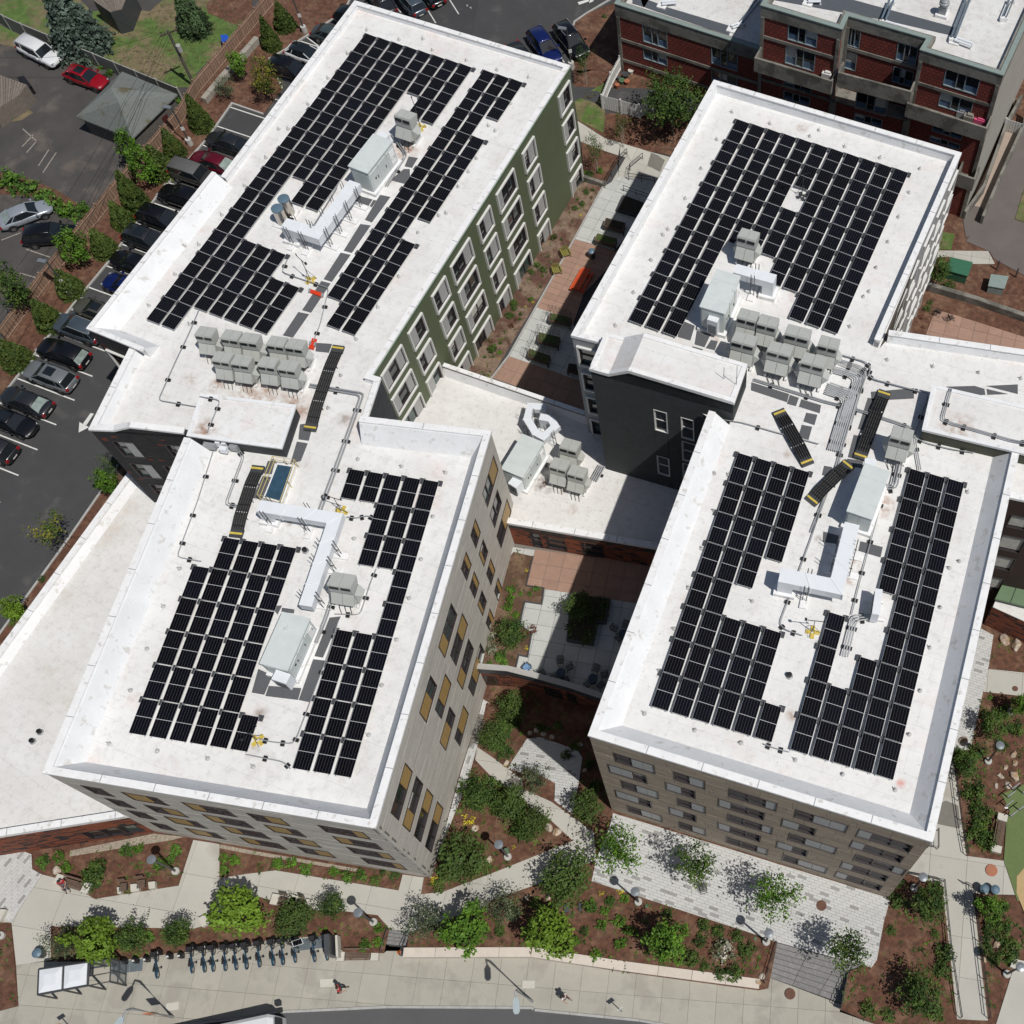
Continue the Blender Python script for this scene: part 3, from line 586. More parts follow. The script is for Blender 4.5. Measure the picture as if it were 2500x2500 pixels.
def rim(ph, z, par, w=.16):
    q = ph if (ph[1]-ph[0]).cross(ph[2]-ph[1]).z > 0 else ph[::-1]; a = offs(q, -.1, True); b = offs(q, w, True); g = [[(p.x, p.y, z), (p.x, p.y, z+.07), (k.x, k.y, z+.07), (k.x, k.y, z)] for p, k in zip(a, b)]
    obj('coping', MB().loft(g+[g[0]], cap=False), M_flash, par)
rim(ph, 15.72, lb); rim(ph2, 18.83, rb)
fX = Fac(d3b, d4, rb)
for s_ in ('L1846,154 L1950,268', 'L1786,287 L1902,419', 'L1726,423 L1836,539', 'L1695,568 L1763,672'):
    a, b = s_.split(); p_1 = fX.uz(a[0], *map(float, a[1:].split(','))); p_2 = fX.uz(b[0], *map(float, b[1:].split(','))); u0, u1 = sorted((p_1[0], p_2[0])); u0 = max(.1, u0); u1 = max(u1, u0+1.2); z0, z1 = sorted((p_1[1], p_2[1])); fX.holes.append((u0, u1, z0, z1)); w_ = window(fX, u0, u1, z0, z1, [('g', 1)], hung=False)
    mb = MB(); fX.box(mb, u0+.12, u1-.12, z0+.25, z1-.08, -.12, -.10); obj('blind', mb, M_blind, w_)
fX.wall(4.5, 17.95, brickmat('dark_brick_east_wing', fX.ang, (.035, .022, .018), (.05, .025, .018), (.02, .015, .012), .62, .17))
# ================================================================ GROUND
M_asph = mat('asphalt', (.050, .050, .052), .9, .14, .5, col2=(.070, .068, .066), f2=.15, sc2=.5, bump=.25, bsc=12)
M_asph2 = mat('old_patched_asphalt', (.058, .054, .052), .92, .25, .35, col2=(.10, .085, .075), f2=.25, sc2=.3, bump=.3, bsc=9)
M_road = mat('road_asphalt', (.085, .085, .088), .9, .12, .4, bump=.25, bsc=20)
M_mulch = mat('brown_bark_mulch', (.104, .047, .028), .95, .55, 2.6, col2=(.14, .075, .046), f2=.4, sc2=.8, bump=.8, bsc=14)
M_concp = mat('pale_concrete_paving', (.43, .415, .37), .85, .07, .5, col2=(.33, .31, .27), f2=.15, sc2=.25, rnd=.035, bump=.1, bsc=10)
M_walk = mat('sidewalk_concrete', (.37, .352, .30), .87, .14, .35, col2=(.29, .272, .235), f2=.35, sc2=.35, rnd=.04, bump=.1, bsc=10)
M_joint = mat('dark_joint', (.17, .16, .14), .9, .1)
M_lawn = mat('grass', (.075, .130, .026), .95, .35, 1.5, col2=(.16, .135, .07), f2=.45, sc2=.35, bump=.9, bsc=16)
M_lawn2 = mat('worn_grass', (.080, .135, .030), .95, .35, 1.5, col2=(.165, .13, .075), f2=.55, sc2=.22, bump=.9, bsc=16)
M_gravel = mat('pebble_strip', (.30, .255, .20), .9, .5, 9, bump=1, bsc=12)
M_curb = mat('granite_curb', (.36, .355, .34), .85, .15, 2)
M_stone = mat('pale_seat_wall_stone', (.56, .50, .43), .8, .08, 2, rnd=.04)
M_pav = [mat('white_paver', (.48, .48, .465), .8, .06, 3, rnd=.05), mat('grey_paver', (.27, .265, .26), .8, .06, 3, rnd=.08)]
M_tile = mat('pale_terrace_tile', (.45, .46, .44), .8, .07, 2, rnd=.05)
M_deck = mat('terracotta_terrace_tile', (.315, .195, .145), .8, .10, 2, rnd=.07)
M_paint = mat('white_road_paint', (.62, .62, .60), .7, .15, 4)
M_soil = mat('dark_planter_soil', (.035, .028, .02), .95, .4, 4, bump=.8, bsc=12)
M_rail = mat('black_metal_railing', (.012, .012, .014), .5, .1)
M_steel = mat('galvanised_steel', (.30, .31, .32), .45, .10, 4, metal=.15)
M_dark = mat('dark_grey_metal', (.05, .053, .058), .5, .1)
def ZL(x, y): return -.6*sm((x+36)/15)-.4*sm((x+18)/18)
def GF(t, x, y, f):
    z = 0
    for _ in range(14): p = P(t, x, y, z); z = .5*z+.5*f(p.x, p.y)
    p = P(t, x, y, z); p.z = f(p.x, p.y); return p
def PF(spec, f=gz):
    out = []
    for w in spec.split():
        if w[0] == '@': x, y = map(float, w[1:].split(',')); out.append(Vector((x, y, f(x, y))))
        else: x, y = w[1:].split(','); out.append(GF(w[0], float(x), float(y), f))
    return out
def clipc(sub, cell):
    """Sutherland-Hodgman: sub clipped by a convex ccw cell"""
    out = [(p[0], p[1]) for p in sub]
    for i in range(len(cell)):
        ax, ay = cell[i]; bx, by = cell[(i+1) % len(cell)]; inp = out; out = []
        if not inp: break
        sd = lambda p: (bx-ax)*(p[1]-ay)-(by-ay)*(p[0]-ax)
        for j in range(len(inp)):
            p, q = inp[j-1], inp[j]; a, b = sd(p), sd(q)
            if (a >= 0) != (b >= 0): t = a/(a-b); out.append((p[0]+(q[0]-p[0])*t, p[1]+(q[1]-p[1])*t))
            if b >= 0: out.append(q)
    r = []
    for p in out:
        if not r or abs(p[0]-r[-1][0])+abs(p[1]-r[-1][1]) > 1e-3: r.append(p)
    if len(r) > 1 and abs(r[0][0]-r[-1][0])+abs(r[0][1]-r[-1][1]) < 1e-3: r.pop()
    ar = sum(r[i-1][0]*r[i][1]-r[i][0]*r[i-1][1] for i in range(len(r)))/2 if len(r) > 2 else 0
    return r if abs(ar) > .004 else []
def inside(p, poly):
    c = False; n = len(poly); x, y = p[0], p[1]
    for i in range(n):
        a, b = poly[i-1], poly[i]
        if (a[1] > y) != (b[1] > y) and x < (b[0]-a[0])*(y-a[1])/(b[1]-a[1])+a[0]: c = not c
    return c
def drape(name, poly, m, dz=0., f=gz, step=4., th=.0, kind='structure', parent=None):
    xs = [p[0] for p in poly]; ys = [p[1] for p in poly]; mb = MB()
    pts = [f(p[0], p[1]) for p in poly]
    flat = max(pts)-min(pts) < .004 and all(abs(f(random.uniform(min(xs), max(xs)), random.uniform(min(ys), max(ys)))-pts[0]) < .004 for _ in range(20))
    if flat: mb.prism(poly, pts[0]+dz-max(th, .03), pts[0]+dz, bot=False)
    else:
        y = min(ys)
        while y < max(ys):
            x = min(xs)
            while x < max(xs):
                c = clipc(poly, [(x, y), (x+step, y), (x+step, y+step), (x, y+step)])
                if c: mb.prism(c, lambda a, b: f(a, b)+dz-max(th, .03), lambda a, b: f(a, b)+dz, bot=False)
                x += step
            y += step
    return obj(name, mb, m, parent, kind=kind)
def field(name, poly, ang, w, h, gap, off, base, mats, f=gz, th=.03, pick=None, limit=300, o0=None, bmat=None):
    """a paved area: every unit has its own edges over a recessed joint bed; big ones are parts"""
    root = drape(name, poly, bmat or M_joint, base, f)
    ca, sa = math.cos(ang), math.sin(ang); o0 = o0 or poly[0]
    loc = [((p[0]-o0[0])*ca+(p[1]-o0[1])*sa, -(p[0]-o0[0])*sa+(p[1]-o0[1])*ca) for p in poly]
    u0, u1 = min(p[0] for p in loc), max(p[0] for p in loc); v0, v1 = min(p[1] for p in loc), max(p[1] for p in loc)
    cells = []; j = math.floor(v0/h)
    while j*h < v1:
        i = math.floor(u0/w)-1
        while i*w < u1:
            a = i*w+(off*w*(j % 2) if isinstance(off, float) else off[j % len(off)]*w); b = j*h
            q = [(a+gap/2, b+gap/2), (a+w-gap/2, b+gap/2), (a+w-gap/2, b+h-gap/2), (a+gap/2, b+h-gap/2)]
            c = clipc(loc, q)
            if c: cells.append(c)
            i += 1
        j += 1
    W2 = lambda c: [(o0[0]+u*ca-v*sa, o0[1]+u*sa+v*ca) for u, v in c]
    rnd = random.Random(len(cells)); cells = [W2(c) for c in cells]; cells.sort(key=lambda c: c[0][1])
    stuff = [MB() for _ in mats]
    for k, c in enumerate(cells):
        m = 0 if len(mats) == 1 else (1 if rnd.random() < (pick or .15) else 0); t = base+th+rnd.uniform(-.003, .003)
        if len(c) < 3: continue
        if k < limit: mb = MB(); mb.prism(c, lambda a, b: f(a, b)+base-.01, lambda a, b: f(a, b)+t, bot=False); obj('paving_slab', mb, mats[m], root)
        else: stuff[m].prism(c, lambda a, b: f(a, b)+base-.01, lambda a, b: f(a, b)+t, bot=False)
    for m, s in enumerate(stuff):
        if s.v: obj('paving_slab', s, mats[m], root, kind='stuff')
    return root
def strip(name, pts, w, h, m, f=gz, parent=None, base=0., side=0., kind='structure', seg=None, gap=0.):
    """kerb-like bar along a line on the ground; seg cuts it into separate stones"""
    P2 = [Vector(p[:2]) for p in pts]; root = None
    if seg:
        out = []; acc = 0
        for a, b in zip(P2, P2[1:]):
            L = (b-a).length; n = max(1, round(L/seg))
            for i in range(n): out.append((a+(b-a)*(i/n), a+(b-a)*((i+1)/n)))
    else: out = None
    def ring(p, o, q): return [(p.x+o.x*(side-w/2), p.y+o.y*(side-w/2), f(p.x, p.y)+base), (p.x+o.x*(side-w/2), p.y+o.y*(side-w/2), f(p.x, p.y)+h), (p.x+o.x*(side+w/2), p.y+o.y*(side+w/2), f(p.x, p.y)+h), (p.x+o.x*(side+w/2), p.y+o.y*(side+w/2), f(p.x, p.y)+base)]
    if out:
        for a, b in out:
            d = (b-a).normalized(); o = Vector((-d.y, d.x)); mb = MB().loft([ring(a+d*gap, o, 0), ring(b-d*gap, o, 0)])
            r = obj(name if root is None else name, mb, m, parent, kind=None if parent else kind)
        return r
    l = offs(P2, side-w/2); r_ = offs(P2, side+w/2); mb = MB()
    # cut long runs so that they follow the ground
    rings = []
    for i in range(len(P2)-1):
        n = max(1, int((P2[i+1]-P2[i]).length/3))
        for k in range(n+(1 if i == len(P2)-2 else 0)):
            t = k/n; a = l[i]+(l[i+1]-l[i])*t; b = r_[i]+(r_[i+1]-r_[i])*t
            rings.append([(a.x, a.y, f(a.x, a.y)+base), (a.x, a.y, f(a.x, a.y)+h), (b.x, b.y, f(b.x, b.y)+h), (b.x, b.y, f(b.x, b.y)+base)])
    return obj(name, mb.loft(rings), m, parent, kind=None if parent else kind)
# base sheet and the streets
far = MB(); far.prism([(-500, -300), (500, -300), (500, 600), (-500, 600)], -2.6, -2.5, bot=False); struct('ground', far, mat('distant_ground', (.11, .10, .08), .95, .2, .05))
walkN = 'M-500,1960 M-100,1870 M125,1812 M108,1530 M300,1512 M750,1512 M1300,1440 M1932,1350 N640,1335 N650,1445 N930,1455 N948,1440 N1090,1440 N1068,1480 N1932,1478 O900,1582 O1800,1705 O1865,1692 Q196,1612 Q700,1800 Q690,1850 Q960,1945 Q1300,2060 Q2400,2300'
wn = PF(walkN, ZL)
curbS = 'M-500,2260 M0,2140 M1000,1950 M1700,1875 N180,1842 N950,1806 N1932,1812 O290,1826 O1000,1897 O1300,1950 Q0,2020 Q700,2130 Q2400,2420'
cs = PF(curbS, ZL)
drape('road', [(p[0], p[1]) for p in cs]+[(60, -60), (-110, -60)], M_road, -.15, ZL, 6)
up = PF(walkN.replace('Q196,1612', 'Q270,1380').replace('Q700,1800', 'Q905,1555').replace('Q690,1850', 'Q700,1840').replace('N948,1440', 'N965,1288').replace('N1090,1440', 'N1105,1310'), lambda x, y: 0)
drape('earth', [(p[0], p[1]) for p in up]+[(45, 31.9), (-19, 31.9), (-110, 31.9), (-110, 10)], M_mulch, -.03, gz, 1.5)
drape('parking_lot', [(-120, 20), (-19.1, 20), (-19.1, 32), (0, 33), (14, 33), (14, 150), (-120, 150)], M_asph, -.012, gz, 5)
drape('earth', [(14, 26), (70, 26), (70, 150), (14, 150)], M_mulch, -.02, gz, 6)
# sidewalk slabs
swp = [(p[0], p[1]) for p in wn]+[(p[0], p[1]) for p in cs[::-1]]
field('sidewalk', swp, R(-3), 1.85, 1.85, .018, 0.0, -.03, [M_walk], f=ZL, limit=300)
strip('granite_kerb', cs, .16, .01, M_curb, ZL, seg=2.4, gap=.01, base=-.3, side=-.1)
# upper paths
paths = ['M-400,1180 M0,1212 M78,1248 M285,925 M420,960 M590,1050 M640,1090 M1205,1000 M1303,692 M1480,720 M1480,950 N0,922 N200,897 N1030,1032 N1058,925 N1200,945 N1180,1058 N1330,1042 O0,918 O548,698 O690,640 O705,828 O330,985 O0,1098 N1590,1150 N1110,1312 N965,1290 N890,1200 N640,1170 N450,1165 N200,1108 N85,1075 M1745,1075 M1500,1238 M1310,1290 M345,1277 M345,1500 M110,1535 M78,1250 M-400,1240',
         'N1545,150 N1640,250 N1932,480 O400,560 O548,698 O690,640 O408,438 O0,130 J1560,1722',
         'Q1345,300 Q1450,100 Q1545,800 Q1795,832 Q1870,1062 Q1590,1055 Q1640,1500 Q1700,1910 Q1480,1900 Q1430,1430 Q1380,1000 Q1140,915 Q1330,640',
         'L1692,1195 L2100,1240 L2100,1400 L1655,1350']
for s in paths: field('path', PF(s), R(-8), 2.6, 2.6, .02, 0.0, -.01, [M_concp], limit=160)
# mulch beds
BEDS = ['M230,800 M470,765 M1050,650 M1300,690 M1205,1000 M640,1090 M420,960 M220,885', 'M1480,720 N1055,925 N1030,1030 N200,895 N0,922 M1480,950', 'M-400,1235 M75,1250 M125,1810 M-400,1900',
        'M345,1275 M1310,1290 M1500,1235 M1745,1075 N85,1075 N200,1108 N450,1165 N640,1170 N890,1200 N968,1288 N935,1440 N650,1440 N640,1332 M1932,1348 M750,1505 M345,1495',
        'N1200,950 N1183,1058 N1330,1042 O0,918 O548,697 O400,560 N1932,490 N1640,250 N1535,190 N1370,560 N1265,930',
        'J1625,1405 J1560,1722 J1775,1868 K240,1665 K330,1652 K580,1742 O612,140 O600,300 O545,520 O685,640 O790,605 O820,510 @-5,22 @-5,31.8 @-16.5,31.8',
        'N1110,1312 N1590,1150 O0,1098 O330,985 O705,828 O675,970 O1656,1290 O1885,1385 O1800,1668 O900,1562 N1932,1456 N1075,1478',
        'Q1030,1090 Q1100,960 Q1140,930 Q1380,1000 Q1430,1430 Q1480,1900 Q1470,2010 Q950,1932 Q700,1840 Q750,1580 Q940,1500 Q985,1250',
        'Q1590,1055 Q1870,1065 Q2000,1500 Q1840,1560 Q1730,1940 Q1690,1910 Q1640,1500', 'L1692,1195 L2100,1240 L2100,1000 L1725,968',
        'L1655,1350 L2100,1400 Q2100,240 Q1780,385 Q1830,500 Q1790,540 Q1765,775 Q1795,830 Q1545,800 Q1450,100 L1460,1745 L1570,1740']
for s in BEDS: drape('mulch_bed', PF(s), M_mulch, .05, gz, 2.5, th=.08)
drape('gravel_strip', PF('M475,765 M1040,650 M1240,672 M1170,692 M470,805'), M_gravel, .062); drape('gravel_strip', PF('M1480,722 N0,757 N790,893 N735,905 N0,782 M1480,748'), M_gravel, .062)
drape('gravel_strip', PF('K215,1440 K690,1560 K690,1620 K200,1480'), M_gravel, .062, step=2)
# pavers
Rp = R(-17.5)
PV = [('O820,512 Q1020,1085 Q1030,1090 Q985,1250 Q940,1500 Q905,1552 Q270,1382 O1656,1290 O675,970 O705,828 O800,595', Rp), ('M-300,725 M60,728 M215,790 M220,890 M285,925 M78,1248 M0,1212 M-300,1160', R(62)),
      ('K110,1866 K240,1667 K330,1655 K580,1745 O612,140 O590,300 O545,520 O425,430 O430,312 O112,212', R(-8)), ('J1600,1402 J1640,1425 J1560,1725 N1490,330 N1440,440 N1300,780 N1262,905 N1420,350', R(82)),
      ('L1640,925 L1725,970 L1690,1200 L1655,1350 L1570,1740 L1440,1760 L1540,1300', R(-16))]
for s, a in PV: field('paver_plaza', PF(s), a, .60, .20, .014, [0, .37, .71], .052, M_pav, th=.028, pick=.09, limit=300)
drape('mulch_bed', PF('O215,200 O430,312 O408,438 O215,350'), M_mulch, .12)
# seat wall and steps along the sidewalk
sw = thing('seat_wall', 'long pale stone block wall holding the planting bed above the sidewalk', 'wall', tuple(PF('N1932,1478', ZL)[0]))
q = PF('N1075,1480 N1932,1478 O900,1575 O1800,1695', ZL); strip('stone_block', q, .62, .16, M_stone, lambda x, y: 0, parent=sw, base=-1.5, seg=2.3, gap=.012, side=.2)
M_granite = mat('grey_granite_step', (.20, .195, .19), .85, .25, 5, rnd=.08)
def steps(name, label, a, b, c, d, n, f=ZL):
    """a-b upper edge, c-d lower edge"""
    A, B = PF(a+' '+b, lambda x, y: 0); C, D = PF(c+' '+d, f); t = thing(name, label, 'steps', tuple(C)); z1 = max(C.z, D.z)
    for i in range(n):
        p0, p1 = A+(C-A)*(i/n), A+(C-A)*((i+1)/n); q0, q1 = B+(D-B)*(i/n), B+(D-B)*((i+1)/n); z = .05+(z1-.0)*(i+.6)/n
        for k in range(3 if (A-B).length > 4 else 1):
            m = 3 if (A-B).length > 4 else 1; u, v = k/m+.002, (k+1)/m-.002
            mb = MB(); mb.prism([p0+(q0-p0)*u, p0+(q0-p0)*v, p1+(q1-p1)*v, p1+(q1-p1)*u], -1.5, z); obj('step', mb, M_granite, t)
            mb = MB(); mb.prism([p1+(q1-p1)*u+(p0-p1)*.10, p1+(q1-p1)*v+(q0-q1)*.10, p1+(q1-p1)*v+(q0-q1)*.0, p1+(q1-p1)*u], z, z+.004); obj('nosing', mb, mat('step_nosing', (.11, .11, .11), .8), t)
    return t
steps('entrance_steps', 'short flight of grey granite steps between the black handrails beside the planting', 'N965,1290', 'N1107,1312', 'N948,1395', 'N1092,1412', 4)
steps('plaza_steps', 'wide flight of grey granite steps below the white paver plaza', 'Q270,1385', 'Q905,1555', 'Q196,1612', 'Q720,1800', 7)
# curbs, stall lines
kb = PF('I-300,1390 I0,962 I140,770 I420,385 E690,1650 E800,1480'); strip('granite_kerb', kb, .16, .14, M_curb)
kf = PF('E-200,1290 E5,1030 E255,712 E500,395 E750,92 A860,1590 A1080,1300 A1400,935 A1565,700 A1775,772'); strip('granite_kerb', kf, .16, .14, M_curb)
kg = PF('A1905,600 B160,400 B245,352 B615,115 B690,30 B735,-80'); strip('granite_kerb', kg, .16, .14, M_curb)
MB_ = ['E-300,1420 E-200,1290 E5,1030 E255,712 E500,395 E750,92 A860,1590 A1080,1300 A1400,935 A1565,700 A1775,772 A1905,600 B160,400 B245,352 B615,115 B690,30 B735,-80 B760,-300 B100,-300 A1740,50 A1330,640 A800,1290 A560,1590 A330,1830 E-100,800',
       'I-300,1400 I0,965 I140,775 I420,390 E690,1655 E830,1480 E1000,1560 I690,200 I0,1050 I-300,1460']
for s in MB_: drape('mulch_bed', PF(s), M_mulch, .06, gz, 4, th=.08)
A0, B0 = PF('E133,900 E533,1053'); dl = (B0-A0).normalized(); nl = Vector((-dl.y, dl.x, 0))
S1 = PF('A1470,852')[0]; tot = (S1-A0).dot(nl); n_ = round(tot/2.585); pitch = tot/n_; KA, KB = PF('E5,1030 E500,395'); kd = (KB-KA).normalized()
ml = []
for i in range(-6, n_+9):
    c = A0+nl*(pitch*i); k = ((KA-c).cross(kd)).z/(dl.cross(kd)).z; s0 = c+dl*(k+.1); s1 = s0+dl*5.6
    mb = MB(); z0 = gz(s0.x, s0.y); z1 = gz(s1.x, s1.y); e = nl*.055
    mb.add([(s0-e)[:2]+(z0+.003,), (s1-e)[:2]+(z1+.003,), (s1+e)[:2]+(z1+.003,), (s0+e)[:2]+(z0+.003,)], [(0, 1, 2, 3)]); ml.append((s0, s1)); obj('parking_line', mb, M_paint, kind='structure')
for s in ('B1185,0 B1280,155', 'B1375,0 B1435,95', 'B975,-20 B1045,85', 'C350,220 C490,420', 'C195,285 C240,350', 'B410,250 B490,310', 'B245,385 B300,420'):
    a, b = PF(s); d = (b-a).normalized(); b = a+d*5.2 if (b-a).length > 1.5 and s[0] != 'B' else b; e = Vector((-d.y, d.x, 0))*.055
    obj('parking_line', MB().add([((a-e).x, (a-e).y, a.z+.003), ((b-e).x, (b-e).y, b.z+.003), ((b+e).x, (b+e).y, b.z+.003), ((a+e).x, (a+e).y, a.z+.003)], [(0, 1, 2, 3)]), M_paint, kind='structure')
# painted arrow and words
def paintpoly(name, specs, z=.004):
    mb = MB()
    for s in specs: mb.prism(PF(s), lambda a, b: gz(a, b)-.02, lambda a, b: gz(a, b)+z, bot=False)
    return obj(name, mb, M_paint, kind='structure')
paintpoly('painted_arrow', ['E610,1127 E632,1132 E578,1215 E560,1198', 'E535,1188 E600,1222 E530,1258']); paintpoly('painted_arrow', ['C580,15 C660,-8 C665,5 C590,32', 'C655,-15 C690,5 C660,20'])
def text3(name, body, at_, size, xdir, mat_, kind='structure', ext=.002, up=None, parent=None, z=.005):
    cu = bpy.data.curves.new(name, 'FONT'); cu.body = body; cu.size = size; cu.extrude = ext; cu.align_x = 'LEFT'; cu.space_line = 1.0
    o = bpy.data.objects.new(name, cu); COL.objects.link(o); o.data.materials.append(mat_)
    x = Vector(xdir).normalized(); zz = Vector((0, 0, 1)) if up is None else Vector(up).cross(-x).normalized() if 0 else Vector((0, 0, 1)); y = zz.cross(x)
    m = Matrix((x, y, zz)).transposed().to_4x4(); m.translation = Vector(at_)+Vector((0, 0, z)); o.matrix_world = m
    if kind: o['kind'] = kind
    return o
a, b = PF('B1490,46 B1640,-6'); text3('painted_words', 'NO PARKING', a, .42, b-a, M_paint); a, b = PF('B1512,64 B1660,10'); text3('painted_words', 'TURN ONLY', a, .42, b-a, M_paint)
# north court between the buildings
NC = 1.8
fN = lambda x, y: NC
drape('mulch_bed', PF('C545,480 C700,470 C830,505 C990,480 C1450,600 C1400,780 C1220,1050 C1075,1025 C760,930 C580,815'), M_mulch, .06, gz, 3)
drape('lawn', PF('C560,690 C810,540 C760,650 C765,760 C755,900 C580,812'), M_lawn, .09, gz, 2)
drape('mulch_bed', PF('C605,960 C740,1010 C870,1060 C760,1250 C620,1200'), M_mulch, .06, gz, 3)
drape('mulch_bed', PF('C615,1225 C750,1262 C365,1932 G-10,900 G-200,1000 C-100,1932', fN), mat('light_courtyard_soil', (.20, .14, .10), .95, .35, 3, col2=(.10, .05, .035), f2=.5, sc2=.5, bump=.7, bsc=12), .02, fN, 3)
field('path', PF('C580,812 C760,930 C1075,1025 C1205,1060 C1130,1230 C1060,1330 C1000,1450 C700,1420 C830,1190 C905,1060 C740,1010 C600,955'), R(-20), 1.5, 1.5, .02, 0.0, -.01, [M_concp], limit=120)
NT = [('C750,1265 C870,1190 C1100,1230 C1150,1300 C830,1690 C560,1612', M_tile, 1.2, 1.2), ('C560,1612 C880,1705 G620,330 G540,560 G300,412', M_deck, 1.25, .62), ('G300,412 G545,500 G640,900 G600,915 G118,745', M_tile, 1.2, 1.2), ('G118,745 G605,912 G640,1120 G10,895', M_deck, 1.25, 1.25)]
for s, m, w, h in NT: field('courtyard_paving', PF(s, fN), R(-20), w, h, .03, 0.0, .02, [m], fN, limit=140)
strip('granite_kerb', PF('C752,1262 C560,1612 C362,1932 G300,412 G118,745 G10,895', fN)[:1]+PF('C560,1612 G118,745 G-5,905', fN), .14, .16, M_curb, fN)
strip('retaining_wall', PF('C610,1205 C750,1255 C770,1245'), .3, .5, M_conc)
# terrace surface
TZ = 1.95; fT = lambda x, y: TZ
field('terrace_paving', PF('K120,370 K1150,505 K1150,1600 K740,1400 K520,1330 K276,1262 J1570,1200 J1500,1150', fT), R(-8), 1.2, 1.2, .03, 0.0, 0., [M_tile], fT, limit=280)
field('terrace_paving', PF('K295,390 K1110,500 K1050,765 K235,640', fT), R(-8), 1.2, 1.2, .03, 0.0, .045, [M_deck], fT, limit=120)
drape('mulch_bed', PF('K150,410 K282,440 K235,638 K355,655 K340,762 K225,745 K190,900 K272,958 K245,1118 K185,1105 K160,1212 J1590,1195 J1640,950 J1790,430', fT), mat('terrace_bed_soil', (.15, .095, .06), .95, .35, 3, col2=(.09, .05, .03), f2=.5, sc2=.5, bump=.7, bsc=12), .09, fT, 3, th=.2)
strip('planter_edge', PF('K282,440 K235,638 K355,655 K340,762 K225,745 K190,900 K272,958 K245,1118 K185,1105 K160,1212', fT), .08, .2, M_dark, fT)
pl_ = PF('K530,688 K800,718 K770,882 K715,880 K682,1030 K505,1000', lambda x, y: TZ+.5)
tp = thing('raised_planter', 'dark stepped planter box on the shaded terrace tiles', 'planter', (pl_[0].x, pl_[0].y, TZ)); obj('planter_wall', MB().prism(pl_, TZ, TZ+.5), M_dark, tp); obj('soil', MB().prism(offs(pl_[::-1] if (pl_[1]-pl_[0]).cross(pl_[2]-pl_[1]).z < 0 else pl_, .1, True), TZ+.5, TZ+.52), M_soil, tp)
# east side: green play surface, ground north-east
drape('play_surface', PF('Q1780,385 Q2100,240 Q2200,1200 Q1885,1100 Q1795,832 Q1812,560 Q1835,500'), mat('olive_rubber_surface', (.115, .155, .055), .9, .08, 3), .07)
drape('play_surface', PF('Q1882,940 Q1932,880 Q2100,850 Q2100,1300 Q1960,1250 Q1880,1050'), mat('sand_rubber_surface', (.42, .30, .15), .9, .08, 3), .085)
drape('path', PF('Q1860,1560 Q2100,1350 Q2100,2100 Q1740,1945'), M_concp, .03)
drape('drive', PF('D1610,1530 D1932,870 D2300,600 D2300,2000 H1932,200 H1730,90 H1700,40 H1540,-30'), mat('pinkish_asphalt', (.125, .108, .10), .9, .12, .5, bump=.3, bsc=15), .03, gz, 4)
drape('drive', PF('D1520,1480 D1560,1380 D1650,1400 D1720,1540 D1540,1600'), MT['pinkish_asphalt'], .04, gz, 4)
drape('lawn', PF('D1932,1280 D1870,1480 D2100,1560 D2100,1200'), M_lawn, .1); drape('lawn', PF('D1370,1560 D1465,1580 D1440,1685 D1345,1680'), M_lawn, .06)
field('path', PF('H1335,35 H1690,38 H1735,125 H1590,125 H1420,75 H1340,80'), R(-10), 1.6, 1.6, .02, 0., .03, [M_concp])
field('courtyard_paving', PF('H1335,432 H1500,480 H2100,670 H2100,790 H1270,600 H1285,560'), R(-15), 1.2, 1.2, .03, 0., .03, [M_deck], limit=100)
strip('retaining_wall', PF('H1275,290 H1600,385 H2100,560'), .4, .75, M_conc)
drape('neighbour_yard', PF('A-600,-400 A2300,-900 A1800,0 A1330,640 A800,1290 A560,1590 A330,1830 E-100,800 E-700,1500 A-900,1900'), M_asph2, .03, gz, 4)
drape('lawn', PF('A620,80 A840,60 A1010,80 A1100,0 A1400,-20 A1690,130 A1590,230 A1320,500 A1345,590 A1200,590 A800,430 A540,330 A640,240'), M_lawn2, .05, gz, 3)
drape('lawn', PF('A-300,-200 A380,-160 A600,60 A500,330 A0,100 A-300,0'), M_lawn2, .05, gz, 3); drape('lawn', PF('A-200,100 A0,170 A430,390 A150,330 A0,300 A-200,280'), M_lawn2, .055, gz, 3)
drape('lawn', PF('A-50,790 A100,690 A225,760 A150,810 A40,830'), M_lawn2, .055, gz, 3)
drape('mulch_bed', PF('A1390,30 A1500,-60 A1700,0 A1700,110 A1590,170 A1400,90'), M_mulch, .07, gz, 3)
drape('mulch_bed', PF('A-200,1230 A0,1310 A300,1330 A360,1400 A560,1500 A600,1420 A380,1280 A100,1170 A-200,1150'), M_mulch, .06, gz, 3)
drape('mulch_bed', PF('C560,160 C640,95 C830,20 C880,480 C830,510 C700,470 C600,500 C560,480 C545,330 C600,270 C545,200'), M_mulch, .06, gz, 3)
strip('granite_kerb', PF('C835,-20 C640,95 C560,150 C545,200 C605,275'), .16, .14, M_curb)
drape('mulch_bed', PF('D1370,1400 D1530,1460 D1480,1590 D1370,1560'), M_mulch, .05, gz, 3)
